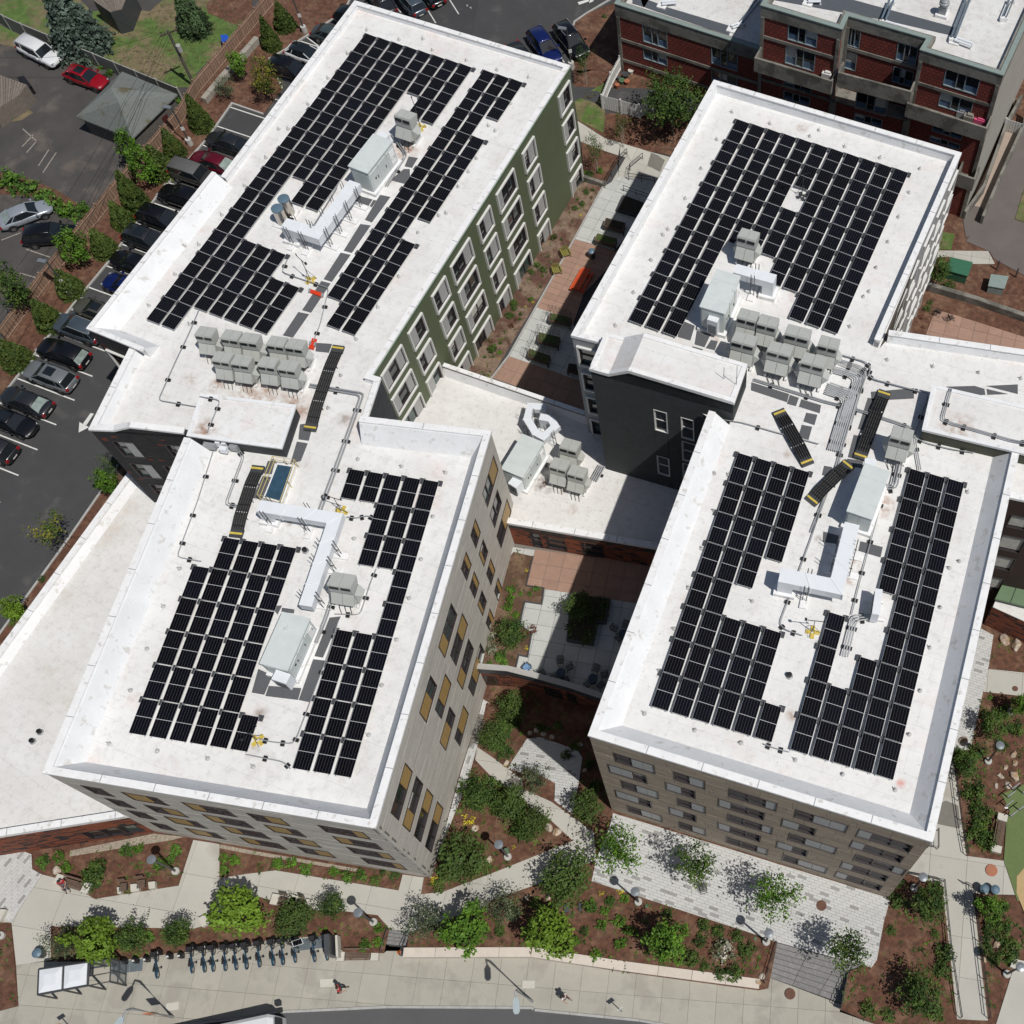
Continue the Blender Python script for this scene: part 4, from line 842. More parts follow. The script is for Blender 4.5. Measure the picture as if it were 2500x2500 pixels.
# ================================================================ SOLAR ARRAYS
def cellmat():
    m = bpy.data.materials.new('solar_cells'); m.use_nodes = True; n, l = nodes(m); b = n['Principled BSDF']
    b.inputs['Roughness'].default_value = .3; b.inputs['Specular IOR Level'].default_value = .12
    tc = n.new('ShaderNodeTexCoord'); sp = n.new('ShaderNodeSeparateXYZ'); l.new(tc.outputs['Object'], sp.inputs[0])
    def fr(out, k, off, w):
        a = n.new('ShaderNodeMath'); a.operation = 'MULTIPLY_ADD'; a.inputs[1].default_value = k; a.inputs[2].default_value = off; l.new(out, a.inputs[0])
        f = n.new('ShaderNodeMath'); f.operation = 'FRACT'; l.new(a.outputs[0], f.inputs[0])
        c = n.new('ShaderNodeMath'); c.operation = 'LESS_THAN'; c.inputs[1].default_value = w; l.new(f.outputs[0], c.inputs[0]); return c.outputs[0]
    x = n.new('ShaderNodeMix'); x.data_type = 'RGBA'; l.new(fr(sp.outputs[0], 6/1.05, .03, .075), x.inputs[0]); x.inputs[6].default_value = (.0022, .0022, .0035, 1); x.inputs[7].default_value = (.11, .11, .12, 1)
    y = n.new('ShaderNodeMix'); y.data_type = 'RGBA'; l.new(fr(sp.outputs[1], 11.4, 0, .3), y.inputs[0]); l.new(x.outputs[2], y.inputs[6]); y.inputs[7].default_value = (.0022, .0022, .0035, 1)
    oi = n.new('ShaderNodeObjectInfo'); z = n.new('ShaderNodeMix'); z.data_type = 'RGBA'; z.blend_type = 'ADD'; z.inputs[0].default_value = 1; w = n.new('ShaderNodeMix'); w.data_type = 'RGBA'; l.new(oi.outputs['Random'], w.inputs[0]); w.inputs[6].default_value = (0, 0, 0, 1); w.inputs[7].default_value = (.0012, .0014, .0035, 1)
    l.new(y.outputs[2], z.inputs[6]); l.new(w.outputs[2], z.inputs[7]); l.new(z.outputs[2], b.inputs['Base Color']); return m
M_cell = cellmat(); M_alu = mat('aluminium_frame', (.50, .51, .52), .45, .05)
def panelmesh():
    mb = MB(); w, h = 1.055, 2.225
    def bx(x0, x1, y0, y1, z0, z1, m): mb.add([(x0, -y0, z0), (x1, -y0, z0), (x1, -y1, z0), (x0, -y1, z0), (x0, -y0, z1), (x1, -y0, z1), (x1, -y1, z1), (x0, -y1, z1)], [(0, 1, 2, 3), (7, 6, 5, 4), (4, 5, 1, 0), (5, 6, 2, 1), (6, 7, 3, 2), (7, 4, 0, 3)], m)
    bx(0, w, 0, h, -.03, 0, 1)
    for a, b in ((.012, h/2-.014), (h/2+.014, h-.012)): bx(.010, w-.010, a, b, 0, .004, 0)
    return mb.mesh('solar_panel', [M_cell, M_alu])
PM = panelmesh()
bm_ = MB(); bm_.box((0, 0, -.27), .30, .38, .12); BM = bm_.mesh('ballast_block', [M_dark]); rl = MB()
AC, BC = 1.28, 1.13497
def array(label, x0, y0, ang, z, zd, spans, io=0., jo=0., group='rooftop solar arrays'):
    a = R(ang); ca, sa = math.cos(a), math.sin(a); W3 = lambda u, v, zz: Vector((x0+u*ca+v*sa, y0+u*sa-v*ca, zz))
    c, r0, r1 = spans[0]; loc = W3((c+io)*AC, (r0+jo)*BC, zd)
    t = thing('solar_array', label, 'solar array', tuple(loc), 0, group); M3 = Matrix.Rotation(a, 4, 'Z') @ Matrix.Rotation(R(4), 4, 'Y')
    rail = MB()
    for c, r0, r1 in spans:
        for r in range(r0, r1, 2):
            p = W3((c+io)*AC, (r+jo)*BC, z+.04); o = bpy.data.objects.new('solar_panel', PM); o.matrix_local = Matrix.Translation(p-loc) @ M3 @ Matrix.Rotation(random.gauss(0, .004), 4, 'X'); link(o, t)
            for du in ((-.10,) if r > r0 else (-.10, 1.10)):
                q = W3((c+io)*AC+du, (r+jo)*BC+.02, z); b = bpy.data.objects.new('ballast_block', BM); b.location = q-loc; b.rotation_euler = (0, 0, a); link(b, t)
        p0 = W3((c+io)*AC+.12, (r0+jo)*BC, z-.05); p1 = W3((c+io)*AC+.12, (r1+jo)*BC, z-.05); q0 = W3((c+io)*AC+.95, (r0+jo)*BC, z-.11); q1 = W3((c+io)*AC+.95, (r1+jo)*BC, z-.11)
        for pp in ((p0, p1), (q0, q1)): obj('mounting_rail', MB().tube(list(pp), .03, 4), M_steel, t)
        
    return t
def regrid(x0, y0, z, z2):     # the same sight line carried to another deck level
    k = (z2-HC)/(z-HC); return x0*k, y0*k, k
def arr(label, x0, y0, ang, z, zd, spans, io=0., jo=0.):
    global AC, BC
    z2 = zd+.33; x, y, k = regrid(x0, y0, z, z2); AC, BC = 1.28*k, 1.13497*k; array(label, x, y, ang, z2, zd, spans, io, jo)
arr('solar panel array along the left side of the front left roof', -34.3405, 31.769, -7.606, 14.998, ZD1, [(0, 0, 10)]+[(c, -2, 10) for c in (1, 2, 3, 4)]+[(5, 8, 10)])
arr('solar panel array down the right side of the front left roof', -34.3405, 31.769, -7.606, 14.998, ZD1, [(6, -8, -6), (7, -8, -6), (8, -8, -2), (9, -8, -2), (10, -8, 10), (8, 2, 10), (9, 2, 10)], .18, .48)
arr('largest solar array filling the rear left roof behind the air handler', -31.0141, 81.2598, -21.126, 14.172, ZD1, [(0, 0, 28), (1, 0, 28), (2, 0, 14), (3, 0, 16), (4, 0, 16), (5, 0, 4), (6, 0, 6), (7, 0, 6)]+[(c, 20, 26) for c in (2, 3, 4)]+[(c, 22, 26) for c in (5, 6)])
arr('long narrow solar array beside the green wall edge of the rear left roof', -31.0141, 81.2598, -21.126, 14.172, ZD1, [(8, 0, 22), (9, 0, 24), (10, 0, 4), (10, 6, 14), (10, 16, 24)], .62, -.1)
arr('solar array covering most of the rear right roof', .30208, 69.0898, -20.871, 17.690, ZD2, [(0, 0, 18), (1, 0, 18), (2, 0, 18), (3, 0, 10), (4, 0, 10), (5, 0, 4), (5, 6, 10), (6, 0, 12), (7, 0, 12)]+[(c, 0, 14) for c in (8, 9, 10)])
arr('solar array on the left half of the front right roof', .84352, 39.6398, -15.684, 17.654, ZD2, [(0, 0, 16), (1, 0, 16), (2, 0, 8), (2, 10, 16), (3, 0, 6), (3, 10, 16), (4, 10, 16), (5, 14, 16)])
arr('solar array on the right half of the front right roof', 9.6708, 39.3755, -15.547, 17.784, ZD2, [(0, 10, 18), (1, 14, 18), (2, 0, 8), (2, 12, 18), (3, 0, 18), (4, 0, 18)])
# ================================================================ ROOFTOP MACHINES
M_unit = mat('pale_grey_enamel', (.56, .60, .59), .45, .07, 1.5, col2=(.33, .33, .30), f2=-.1, sc2=1.5)
M_unitw = mat('white_enamel_duct', (.70, .73, .76), .42, .04, 1.5)
M_cond = mat('warm_grey_enamel', (.43, .44, .415), .5, .06, 2)
M_condd = mat('grey_enamel_painted_shade', (.34, .35, .33), .5, .06, 2)  # the warm grey enamel darkened, shade put into its colour
M_black = mat('black_plastic', (.008, .008, .009), .5, .1)
M_yel = mat('safety_yellow', (.55, .42, .07), .6, .2, 5)
M_red = mat('red_orange_cover', (.60, .045, .012), .45, .08)
M_stain = mat('rusty_runoff_stain', (.24, .13, .07), .9, .5, 3)
def quadbox(spec, z):
    p = PL(spec, z); c = sum(p, Vector())/4; u = ((p[1]-p[0])+(p[2]-p[3]))/4; v = ((p[3]-p[0])+(p[2]-p[1]))/4
    ang = math.atan2(u.y, u.x); return c, u.length*2, v.length*2, ang
def air_handler(label, spec, zd, h, side, hood=None):
    """spec: top corners (left-back, right-back, right-front, left-front)"""
    c, w, l, a = quadbox(spec, zd+h); t = thing('air_handler', label, 'air handling unit', (c.x, c.y, zd), 0, 'large rooftop air handlers'); og = (c.x, c.y)
    obj('base_curb', MB().box((c.x, c.y, zd), w+.35, l+.35, .32, a), M_white, t)
    obj('casing', MB().box((c.x, c.y, zd+.32), w-.06, l-.06, h-.42, a), M_unit, t)
    obj('casing_roof', MB().box((c.x, c.y, zd+h-.1), w+.08, l+.08, .1, a), M_unit, t)
    ux, uy = Vector((math.cos(a), math.sin(a))), Vector((-math.sin(a), math.cos(a)))
    n = max(3, int(l/1.15))
    for i in range(n):
        q = Vector(og)+uy*(l*(-.5+(i+.5)/n)*.94)+ux*(w/2-.02)*side; zc = zd+.5
        obj('access_door', MB().box((q.x, q.y, zc), .05, l/n*.82, h-.9, a), M_unit, t)
        obj('door_label', MB().box((q.x+ux.x*.03*side, q.y+ux.y*.03*side, zc+.7), .02, .16, .18, a), M_black, t) if i % 2 == 0 else None
        obj('door_handle', MB().box((q.x+ux.x*.05*side+uy.x*.3, q.y+ux.y*.05*side+uy.y*.3, zc+.6), .05, .05, .25, a), M_dark, t)
    q = Vector(og)+uy*(l*.36)+ux*(w/2+.0)*side; lv = MB()
    for k in range(8): lv.box((q.x, q.y, zd+.6+k*(h-1.1)/8), .10, l*.16, .1, a)
    obj('louvre', lv, M_white, t)
    for s_ in (-1, 1):
        q = Vector(og)-uy*(l/2-.02)+ux*(w*.22*s_); obj('end_panel', MB().box((q.x, q.y, zd+.45), w*.4, .05, h-.8, a), M_unit, t)
    # lifting seams on the lid
    for k in (-.25, .25):
        q = Vector(og)+uy*(l*k); obj('lid_seam', MB().box((q.x, q.y, zd+h), w+.04, .05, .025, a), M_unit, t)
    if hood:
        c2, w2, l2, a2 = quadbox(hood[0], zd+hood[1]); obj('intake_hood', MB().box((c2.x, c2.y, zd+.5), w2, l2, hood[1]-.5, a2), M_unitw, t)
        lv = MB(); uy2 = Vector((-math.sin(a2), math.cos(a2)))
        for k in range(6): lv.box((c2.x-uy2.x*(l2/2), c2.y-uy2.y*(l2/2), zd+.6+k*.16), w2*.8, .04, .06, a2)
        obj('hood_louvre', lv, M_dark, t)
    return t
air_handler('long air handler on the rear left roof behind the twin silver fans', 'B858,900 B985,950 B822,1165 B692,1118', ZD1-.0, 2.5, 1, ('B900,882 B965,905 B945,935 B878,908', 1.9))
air_handler('long air handler at the centre of the front left roof', 'J240,815 J418,852 J292,1208 J105,1155', ZD1, 2.1, 1, ('J195,1200 J305,1228 J270,1300 J182,1262', 1.7))
air_handler('air handler on the rear right roof with a white louvred box on its end', 'G1530,165 G1685,205 G1558,455 G1392,400', ZD2, 2.7, 1, ('G1470,455 G1540,475 G1520,520 G1455,495', 2.0))
air_handler('long air handler on the front right roof between the two arrays', 'H862,1470 H1012,1515 H922,1850 H740,1782', ZD2, 2.3, -1, ('H865,1430 H940,1440 H930,1490 H850,1480', 1.7))
air_handler('air handler on the low link roof beside the white looped duct', 'G205,1270 G350,1325 G208,1562 G70,1500', 5.25, 2.4, 1, ('G140,1550 G198,1580 G175,1640 G118,1600', 1.7))
# heat pump units with angled discharge hoods
def heatpump(front=True):
    t = thing('heat_pump', 'tmp', 'heat pump')
    w = 1.25
    def prof(pts, x0, x1, m, name):
        mb = MB(); n = len(pts); vs = [(x0, p[0], p[1]) for p in pts]+[(x1, p[0], p[1]) for p in pts]
        mb.add(vs, [tuple(range(n)), tuple(range(2*n-1, n-1, -1))]+[(i, n+i, n+(i+1) % n, (i+1) % n) for i in range(n)]); return obj(name, mb, m, t, world=False)
    for sx in (-1, 1):
        obj('foot_rail', MB().box((sx*.55, 0, 0), .12, 1.25, .22), M_white, t, world=False)
    prof([(-.38, .22), (.38, .22), (.38, 1.62), (-.38, 1.62)], -w/2+.02, w/2-.02, M_cond, 'cabinet')
    prof([(-.40, 1.62), (.42, 1.62), (.62, 2.15), (-.30, 2.42), (-.34, 2.36)], -w/2, w/2, M_cond, 'discharge_hood')
    for sx in (-1, 1):   # top plates, slots, lower intake shields
        x0, x1 = (-w/2+.02, -.01) if sx < 0 else (.01, w/2-.02)
        prof([(-.31, 2.43), (.63, 2.155), (.64, 2.18), (-.31, 2.455)], x0, x1, M_cond, 'hood_plate')
        prof([(-.405, 2.08), (-.35, 2.08), (-.33, 2.28), (-.385, 2.28)], x0+.05, x1-.05, M_black, 'air_slot')
        prof([(-.40, 1.55), (-.86, .92), (-.86, .88), (-.40, .62)], x0, x1, M_cond, 'intake_shield')
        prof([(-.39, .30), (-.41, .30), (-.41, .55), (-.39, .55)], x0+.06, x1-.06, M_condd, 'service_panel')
    for sx in (-1, 1):
        mb = MB(); x = sx*w/2; mb.add([(x, -.38, 1.5), (x+sx*.32, -.2, 1.05), (x+sx*.32, .25, 1.05), (x, .38, 1.5), (x, -.38, .6), (x, .38, .6)], [(0, 1, 2, 3), (0, 4, 1), (3, 2, 5), (1, 4, 5, 2)])
        obj('side_shield', mb, M_cond, t, world=False)
    mb = MB()
    for k in range(3): mb.tube([(-.4+.3*k, -.42, .5), (-.42+.3*k, -.62, .3), (-.35+.3*k, -.85, .08), (-.2+.28*k, -1.1, .05)], .022, 5)
    obj('refrigerant_pipes', mb, M_dark, t, world=False)
    return t
HP0 = heatpump(); used_hp = []
def hp(t, x, y, zd, ang, label, sc=1.0, top=2.3, sx=1.):
    p = P(t, x, y, zd+top*sc); p.z = zd; q = p
    if not used_hp: HP0.location = q; HP0.rotation_euler = (0, 0, R(ang)); HP0.scale = (sc*sx, sc, sc); HP0['label'] = label; HP0['group'] = 'rooftop heat pump units'; used_hp.append(1)
    else: dup(HP0, q, R(ang), label, 'rooftop heat pump units', (sc*sx, sc, sc))
og_ = ['leftmost heat pump in the rear row above the left penthouse', 'second heat pump from the left in the rear row above the left penthouse', 'third heat pump from the left in the rear row above the left penthouse', 'fourth heat pump from the left in the rear row above the left penthouse', 'rightmost heat pump of the rear row, next to the red cable cover']
for (t, x, y), lb_ in zip([('E', 1380, 590), ('E', 1553, 612), ('E', 1680, 632), ('E', 1862, 655), ('F', 332, 672)], og_): hp(t, x, y, ZD1, -8, lb_, 1.0)
for (t, x, y), lb_ in zip([('E', 1495, 760), ('E', 1625, 782), ('F', 145, 795), ('F', 283, 818)], ['leftmost heat pump of the front row above the left penthouse', 'second heat pump of the front row above the left penthouse', 'third heat pump of the front row above the left penthouse', 'rightmost heat pump of the front row, beside the black crossover']): hp(t, x, y, ZD1, -8, lb_, 1.0)
hp('B', 1068, 782, ZD1, -21, 'single tall heat pump behind the air handler on the rear left roof', 1.12); hp('J', 640, 612, ZD1, -8, 'single heat pump right of the white duct on the front left roof', 1.08, sx=1.15)
hp('G', 525, 1352, 5.25, -16, 'single heat pump behind the pair on the low link roof', 1.1); hp('G', 455, 1482, 5.25, -16, 'left heat pump of the front pair on the low link roof', 1.05); hp('G', 575, 1530, 5.25, -16, 'right heat pump of the front pair on the low link roof', 1.05)
hp('C', 1728, 1592, ZD2, -18, 'single heat pump in front of the rear right array', 1.1)
for (x, y), lb_, s_ in zip([(70, 478), (205, 518), (408, 592), (616, 662)], ['leftmost heat pump of the rear row on the right roof', 'second heat pump of the rear row on the right roof', 'third and widest heat pump of the rear row on the right roof', 'rightmost heat pump of the rear row on the right roof'], (1, 1, 1.25, 1)): hp('H', x, y, ZD2, -16, lb_, 1.08, sx=s_)
for (x, y), lb_ in zip([(45, 640), (285, 705), (512, 782)], ['leftmost heat pump of the front row on the right roof', 'middle heat pump of the front row on the right roof', 'rightmost heat pump of the front row, above the bundled pipes']): hp('H', x, y, ZD2, -16, lb_, 1.08, sx=1.2)
hp('H', 1108, 1280, ZD2, -16, 'single heat pump behind the front right air handler', 1.12)
# ducts
def duct(label, spec, zd, zt, w, h, drop0=None, drop1=None, sup=()):
    pts = PL(spec, zd+zt); t = thing('duct_run', label, 'duct', (pts[0].x, pts[0].y, zd), 0, 'white rooftop ducts')
    l = offs(pts, w/2); r = offs(pts, -w/2); seg = len(pts)-1
    for i in range(seg):
        L = (pts[i+1]-pts[i]).length; n = max(1, round(L/1.5))
        for k in range(n):
            a, b = k/n, (k+1)/n; g = .0; l0, l1 = l[i]+(l[i+1]-l[i])*a, l[i]+(l[i+1]-l[i])*b; r0, r1 = r[i]+(r[i+1]-r[i])*a, r[i]+(r[i+1]-r[i])*b
            z1 = zd+zt; z0 = z1-h; mb = MB(); mb.add([(l0.x, l0.y, z0), (r0.x, r0.y, z0), (r1.x, r1.y, z0), (l1.x, l1.y, z0), (l0.x, l0.y, z1), (r0.x, r0.y, z1), (r1.x, r1.y, z1), (l1.x, l1.y, z1)], [(3, 2, 1, 0), (4, 5, 6, 7), (0, 1, 5, 4), (1, 2, 6, 5), (2, 3, 7, 6), (3, 0, 4, 7)])
            obj('duct_section', mb, M_unitw, t)
            if k or i:
                m = (l0+r0)/2; a_ = math.atan2((l0-r0).y, (l0-r0).x); obj('duct_flange', MB().box((m.x, m.y, z0-.03), (l0-r0).length+.08, .06, h+.06, a_), M_unitw, t)
    for p, dr in ((pts[0], drop0), (pts[-1], drop1)):
        if dr:
            d = (pts[1]-pts[0]) if p is pts[0] else (pts[-1]-pts[-2]); a = math.atan2(d.y, d.x); s_ = 1 if p is pts[0] else -1; q = p+d.normalized()*s_*w*.5
            obj('duct_drop', MB().box((q.x, q.y, zd+.35), w, w*.98, zt-h-.34, a), M_unitw, t); obj('roof_curb', MB().box((q.x, q.y, zd), w+.4, w+.4, .36, a), M_white, t)
    for u in sup:
        i = int(u); p = pts[i]+(pts[i+1]-pts[i])*(u-i); d = (pts[i+1]-pts[i]).normalized(); a = math.atan2(d.y, d.x); o = Vector((-d.y, d.x, 0))
        obj('support_base', MB().box((p.x, p.y, zd), .45, w+1.3, .16, a), M_white, t); mb = MB()
        for s_ in (-1, 1):
            q = p+o*s_*(w/2+.12)
            for e in (-.12, .12): mb.tube([(q.x+d.x*e, q.y+d.y*e, zd+.1), (q.x+d.x*e, q.y+d.y*e, zd+zt+.45)], .03, 4)
        mb.tube([p+o*(w/2+.2)+Vector((0, 0, -h-.05)), p-o*(w/2+.2)+Vector((0, 0, -h-.05))], .035, 4); obj('support_strut', mb, M_dark, t)
    return t
duct('white duct elbow by the silver exhaust fans on the rear left roof', 'B735,1225 B475,1570 B255,1500', ZD1, 1.75, .95, .75, None, 1, (.15, .42, .68, .93, 1.35, 1.8))
duct('long white duct elbow across the front left roof', 'J400,770 J600,180 J85,95', ZD1, 1.75, .85, .7, None, 1, (.12, .52, .7, 1.4, 1.9))
duct('white duct with a vertical drop on the rear right roof', 'G1640,150 H255,225', ZD2, 1.9, .8, .65, None, 1, (.5,))
duct('white duct elbow on the front right roof between the two arrays', 'L775,215 L670,640 L285,560', ZD2, 1.9, .95, .75, None, 1, (.3, .6, 1.5))
duct('white looped duct on the low link roof', 'G370,1085 G262,1080 G240,1165 G295,1255 G350,1285 G430,1215 G400,1165 G325,1150', 5.25, 1.8, .58, .5, 1, 1, (1.5, 2.5, 4.5))
# twin silver exhaust fans
M_chrome = mat('polished_steel', (.50, .47, .43), .22, .15, 6, metal=.9); M_cap = mat('blue_grey_fan_cap', (.10, .16, .21), .45, .1)
for (x, y), nm in (((252, 1335), 'rear one of two silver drum exhaust fans beside the duct'), ((208, 1400), 'front one of two silver drum exhaust fans beside the duct')):
    p = P('B', x, y, ZD1+1.75); p.z = ZD1; t = thing('exhaust_fan', nm, 'exhaust fan', tuple(p), 0, 'silver drum exhaust fans')
    obj('fan_drum', MB().lathe(p, [(.42, 0), (.42, 1.6), (.44, 1.62)], 18), M_chrome, t, smooth=False); obj('fan_cap', MB().lathe(p, [(.45, 1.62), (.45, 1.72), (.30, 1.76), (.05, 1.78)], 18), M_cap, t); obj('roof_curb', MB().box(p, 1.25, 1.25, .14, R(-21)), M_white, t)
# crossover ramps
def crossover(label, spec, zd, w=1.0):
    a, b = PL(spec, zd+.15); a.z = b.z = zd+.03; d = (b-a); L = d.length; d.normalize(); o = Vector((-d.y, d.x, 0)); t = thing('pipe_crossover', label, 'crossover walkway', (a.x, a.y, zd), 0, 'black crossover walkways')
    def hz(s): return .12+.24*sm(s/.3)*sm((1-s)/.3)*1.0
    n = 14
    for k in range(6):
        mb = MB(); y = (k/5-.5)*w; mb.tube([a+d*(L*i/n)+o*y+Vector((0, 0, hz(i/n))) for i in range(n+1)], .05 if k in (0, 5) else .042, 4); obj('side_rail' if k in (0, 5) else 'tread_bar', mb, M_rail, t)
    for i in range(1, n):
        q = a+d*(L*i/n); mb = MB(); mb.tube([q+o*w/2+Vector((0, 0, hz(i/n)-.05)), q-o*w/2+Vector((0, 0, hz(i/n)-.05))], .05 if i % 4 == 0 else .015, 4); obj('cross_bar', mb, M_rail, t)
    for s0, s1 in ((.03, .30), (.32, .66), (.68, .97)):
        rg = [[tuple(a+d*(L*s)+o*(w*q)+Vector((0, 0, hz(s)+e))) for q, e in ((-.5, -.09), (-.5, -.07), (.5, -.07), (.5, -.09))] for s in (s0, (s0+s1)/2, s1)]; obj('tread_mesh', MB().loft(rg), mat('dark_tread_mesh', (.05, .05, .048), .8, .3, 9), t)
    mb = MB()
    for s_ in (.25, .5, .75):
        for y in (-1, 1): q = a+d*L*s_+o*y*w/2; mb.tube([(q.x, q.y, zd), (q.x, q.y, zd+hz(s_)+.1)], .03, 4)
    obj('support_leg', mb, M_rail, t); tr_ = MB()
    for s_ in (0, 1):
        q = a+d*L*s_; ang = math.atan2(d.y, d.x); e = d*(.22 if s_ == 0 else -.22)
        obj('end_plate', MB().box((q.x+e.x, q.y+e.y, zd+.03), .6, w+.06, .19, ang), M_dark, t)
        obj('nosing_stripe', MB().box((q.x+e.x*.7, q.y+e.y*.7, zd+.221), .14, w+.04, .05, ang), M_yel, t)
    # grey mesh treads between the bars
    return t
crossover('long black crossover walkway beside the heat pumps on the left roof', 'F625,680 F432,1240', ZD1, .8)
crossover('black crossover walkway between the duct and the skylight', 'E1740,1490 I1588,300', ZD1, .8)
crossover('black crossover walkway along the bundled pipes on the right roof', 'H993,985 H825,1430', ZD2, .8)
crossover('slanted black crossover walkway left of the bundled pipes', 'H278,1115 H475,1470', ZD2, .8)
crossover('short black crossover walkway by the front right air handler', 'H755,1470 H495,1725', ZD2, .8)
# conduits and pipes
def blk(mb, p, a, s=1.): mb.box((p.x, p.y, p.z), .30*s, .34*s, .18*s, a)
def conduit(label, spec, zd, r=.035, n=1, gap=.13, m=None, z=.2, every=2.6, bl=True, cat='conduit', name='conduit_run'):
    base = PL(spec, zd+z); t = thing(name, label, cat, (base[0].x, base[0].y, zd), 0, 'rooftop pipes and conduits')
    for k in range(n):
        o = offs(base, (k-(n-1)/2)*gap); pts = [Vector((q.x, q.y, zd+z)) for q in o]; out = [pts[0]]
        for i in range(1, len(pts)-1):
            a, b, c = pts[i-1], pts[i], pts[i+1]; ra = min(.3, (a-b).length*.4); rc = min(.3, (c-b).length*.4); p0 = b+(a-b).normalized()*ra; p1 = b+(c-b).normalized()*rc
            out += [p0, (p0+2*b+p1)/4, p1]
        out.append(pts[-1]); obj('pipe', MB().tube(out, r, 6), m or M_steel, t)
    if bl:
        for i in range(len(base)-1):
            L = (base[i+1]-base[i]).length; d = (base[i+1]-base[i]).normalized(); kk = max(1, round(L/every))
            for k in range(kk): q = base[i]+d*(L*(k+.5)/kk); mb = MB(); mb.box((q.x, q.y, zd+.0), .22, max(.34, n*gap+.16), .16, math.atan2(d.y, d.x)); obj('support_block', mb, M_black, t)
    return t
conduit('thin conduit from the rear left array round to the left penthouse', 'E1340,430 E1270,595 E1190,760 E1065,1040 E1330,1085', ZD1)
conduit('conduit loop over the left penthouse roof', 'E1345,1015 E1485,1040 E1395,1255', 15.72, every=1.5)
conduit('twin pipes from the heat pumps down to the front left roof', 'F430,940 F785,1000 F635,1420 F500,1780', ZD1, .07, 2, .2, M_steel)
conduit('conduit along the left edge of the front left roof', 'E1435,1385 E1330,1720 I1190,440 I1355,470', ZD1)
conduit('pair of conduits left of the skylight', 'E1600,1370 E1640,1420 E1520,1740 E1600,1755', ZD1, .035, 2)
conduit('conduit behind the front left array', 'I1655,1772 I1910,1822 J300,1868', ZD1); conduit('conduit from the yellow camera base to the front left array', 'J85,1665 J170,1688 J320,1700 J350,1640 J560,1080 J625,870', ZD1)
conduit('thin conduit between the single heat pump and the array', 'J880,520 J845,600 J770,830 J600,825', ZD1); conduit('conduit from the camera mast to the small array', 'J680,170 J740,180 J820,160 J860,180', ZD1, every=.9)
conduit('conduit across the middle of the rear left roof', 'F280,90 F240,175 F380,225 F560,285 F500,530 F455,640', ZD1)
conduit('conduit from the drum fans along the duct', 'B320,1630 B455,1520 B620,1250', ZD1, z=.5, bl=False)
conduit('pipe row between the heat pumps and the corner of the right roof', 'H700,735 H860,780 H905,820 H880,870 H920,900 H1300,1000', ZD2, .05); conduit('twin conduits down the middle of the right roof', 'H690,770 H830,815 H870,850 H705,1350 H680,1460 H500,1932', ZD2, .035, 2)
conduit('three conduits beside the pipe bundle', 'H690,790 H820,840 H850,880 H760,1200', ZD2, .03, 3, .1); conduit('long thin conduit crossing the right roof', 'H-150,1165 H30,1190 H250,1253 H550,1335', ZD2)
conduit('conduit crossing under the black walkways', 'H110,900 H590,1050 H780,1095 H1070,1190 H1180,1230 H1230,1510', ZD2, .04, 2); conduit('conduit round the foot of the right penthouse', 'H1285,1010 H1190,1290 H1280,1330 H1440,1370 H1600,1395', ZD2)
conduit('conduit loop over the right penthouse roof', 'H1440,960 H1380,1170 H1440,1195 H1620,1245 H1850,1312 H2000,1340', 18.83, .035, 2); conduit('conduit between the front right array halves', 'L600,0 L500,310 L285,890 L320,930 L440,970', ZD2)
conduit('conduit right of the front right duct', 'L1000,-30 L865,460 L820,630 L770,830', ZD2); conduit('conduit joining the two front right arrays', 'Q180,45 Q240,70 Q350,100', ZD2)
def bundle(label, spec, zd, n, r, gap, z, bands=True):
    t = conduit(label, spec, zd, r, n, gap, mat('dull_insulated_pipe', (.42, .43, .44), .4, .1, 5, metal=.1), z, 1.6, cat='pipes', name='pipe_bundle'); return t
bundle('bundle of seven insulated pipes running down from the heat pumps', 'H610,955 H770,1010 H660,1380', ZD2, 7, .055, .14, .35); bundle('second bundle of insulated pipes behind the first', 'H650,830 H820,880 H720,1160', ZD2, 4, .05, .13, .35)
bundle('short pipe bundle between the small split unit and the array gap', 'L900,845 L790,850 L725,1110', ZD2, 3, .05, .16, .3); bundle('bundle of white pipes on the low link roof against the tower', 'G745,1480 G690,1580', 5.25, 4, .05, .16, .35)
conduit('pipes beside the single heat pump on the front right roof', 'H1100,1440 H1060,1620 H1010,1625', ZD2, .05, 3, .15, z=.4); conduit('pipes from the air handler on the front left roof', 'J590,690 J540,850 J470,1020', ZD1, .05, 2, .16, z=.35); conduit('pipes joining the two machines on the rear left roof', 'B985,900 B1080,1040 B950,1250', ZD1, .045, 2, .15, z=.25)
# skylight hatch with yellow guard
q = PL('F215,1475 F315,1490 F235,1720 F130,1690', ZD1+.45); t = thing('roof_hatch', 'blue glazed roof hatch with a yellow guard rail', 'roof hatch', tuple(q[0])[:2]+(ZD1,))
obj('hatch_curb', MB().prism(offs(q[::-1], -.12, True), ZD1, ZD1+.4), M_white, t); obj('hatch_lid', MB().prism(q, ZD1+.401, ZD1+.46), mat('blue_hatch_glazing', (.035, .075, .115), .15, .3, 2, spec=.6), t)
mb = MB(); q2 = [Vector((p.x, p.y, ZD1)) for p in offs(q, .25, True)]
for zz in (.62, 1.1): mb.tube([p+Vector((0, 0, zz)) for p in q2+[q2[0]]], .028, 5)
for p in q2+[(q2[0]+q2[1])/2, (q2[2]+q2[1])/2, (q2[0]+q2[3])/2]: mb.tube([p, p+Vector((0, 0, 1.1))], .028, 5)
obj('guard_rail', mb, mat('pale_yellow_rail', (.55, .45, .20), .5, .1), t)
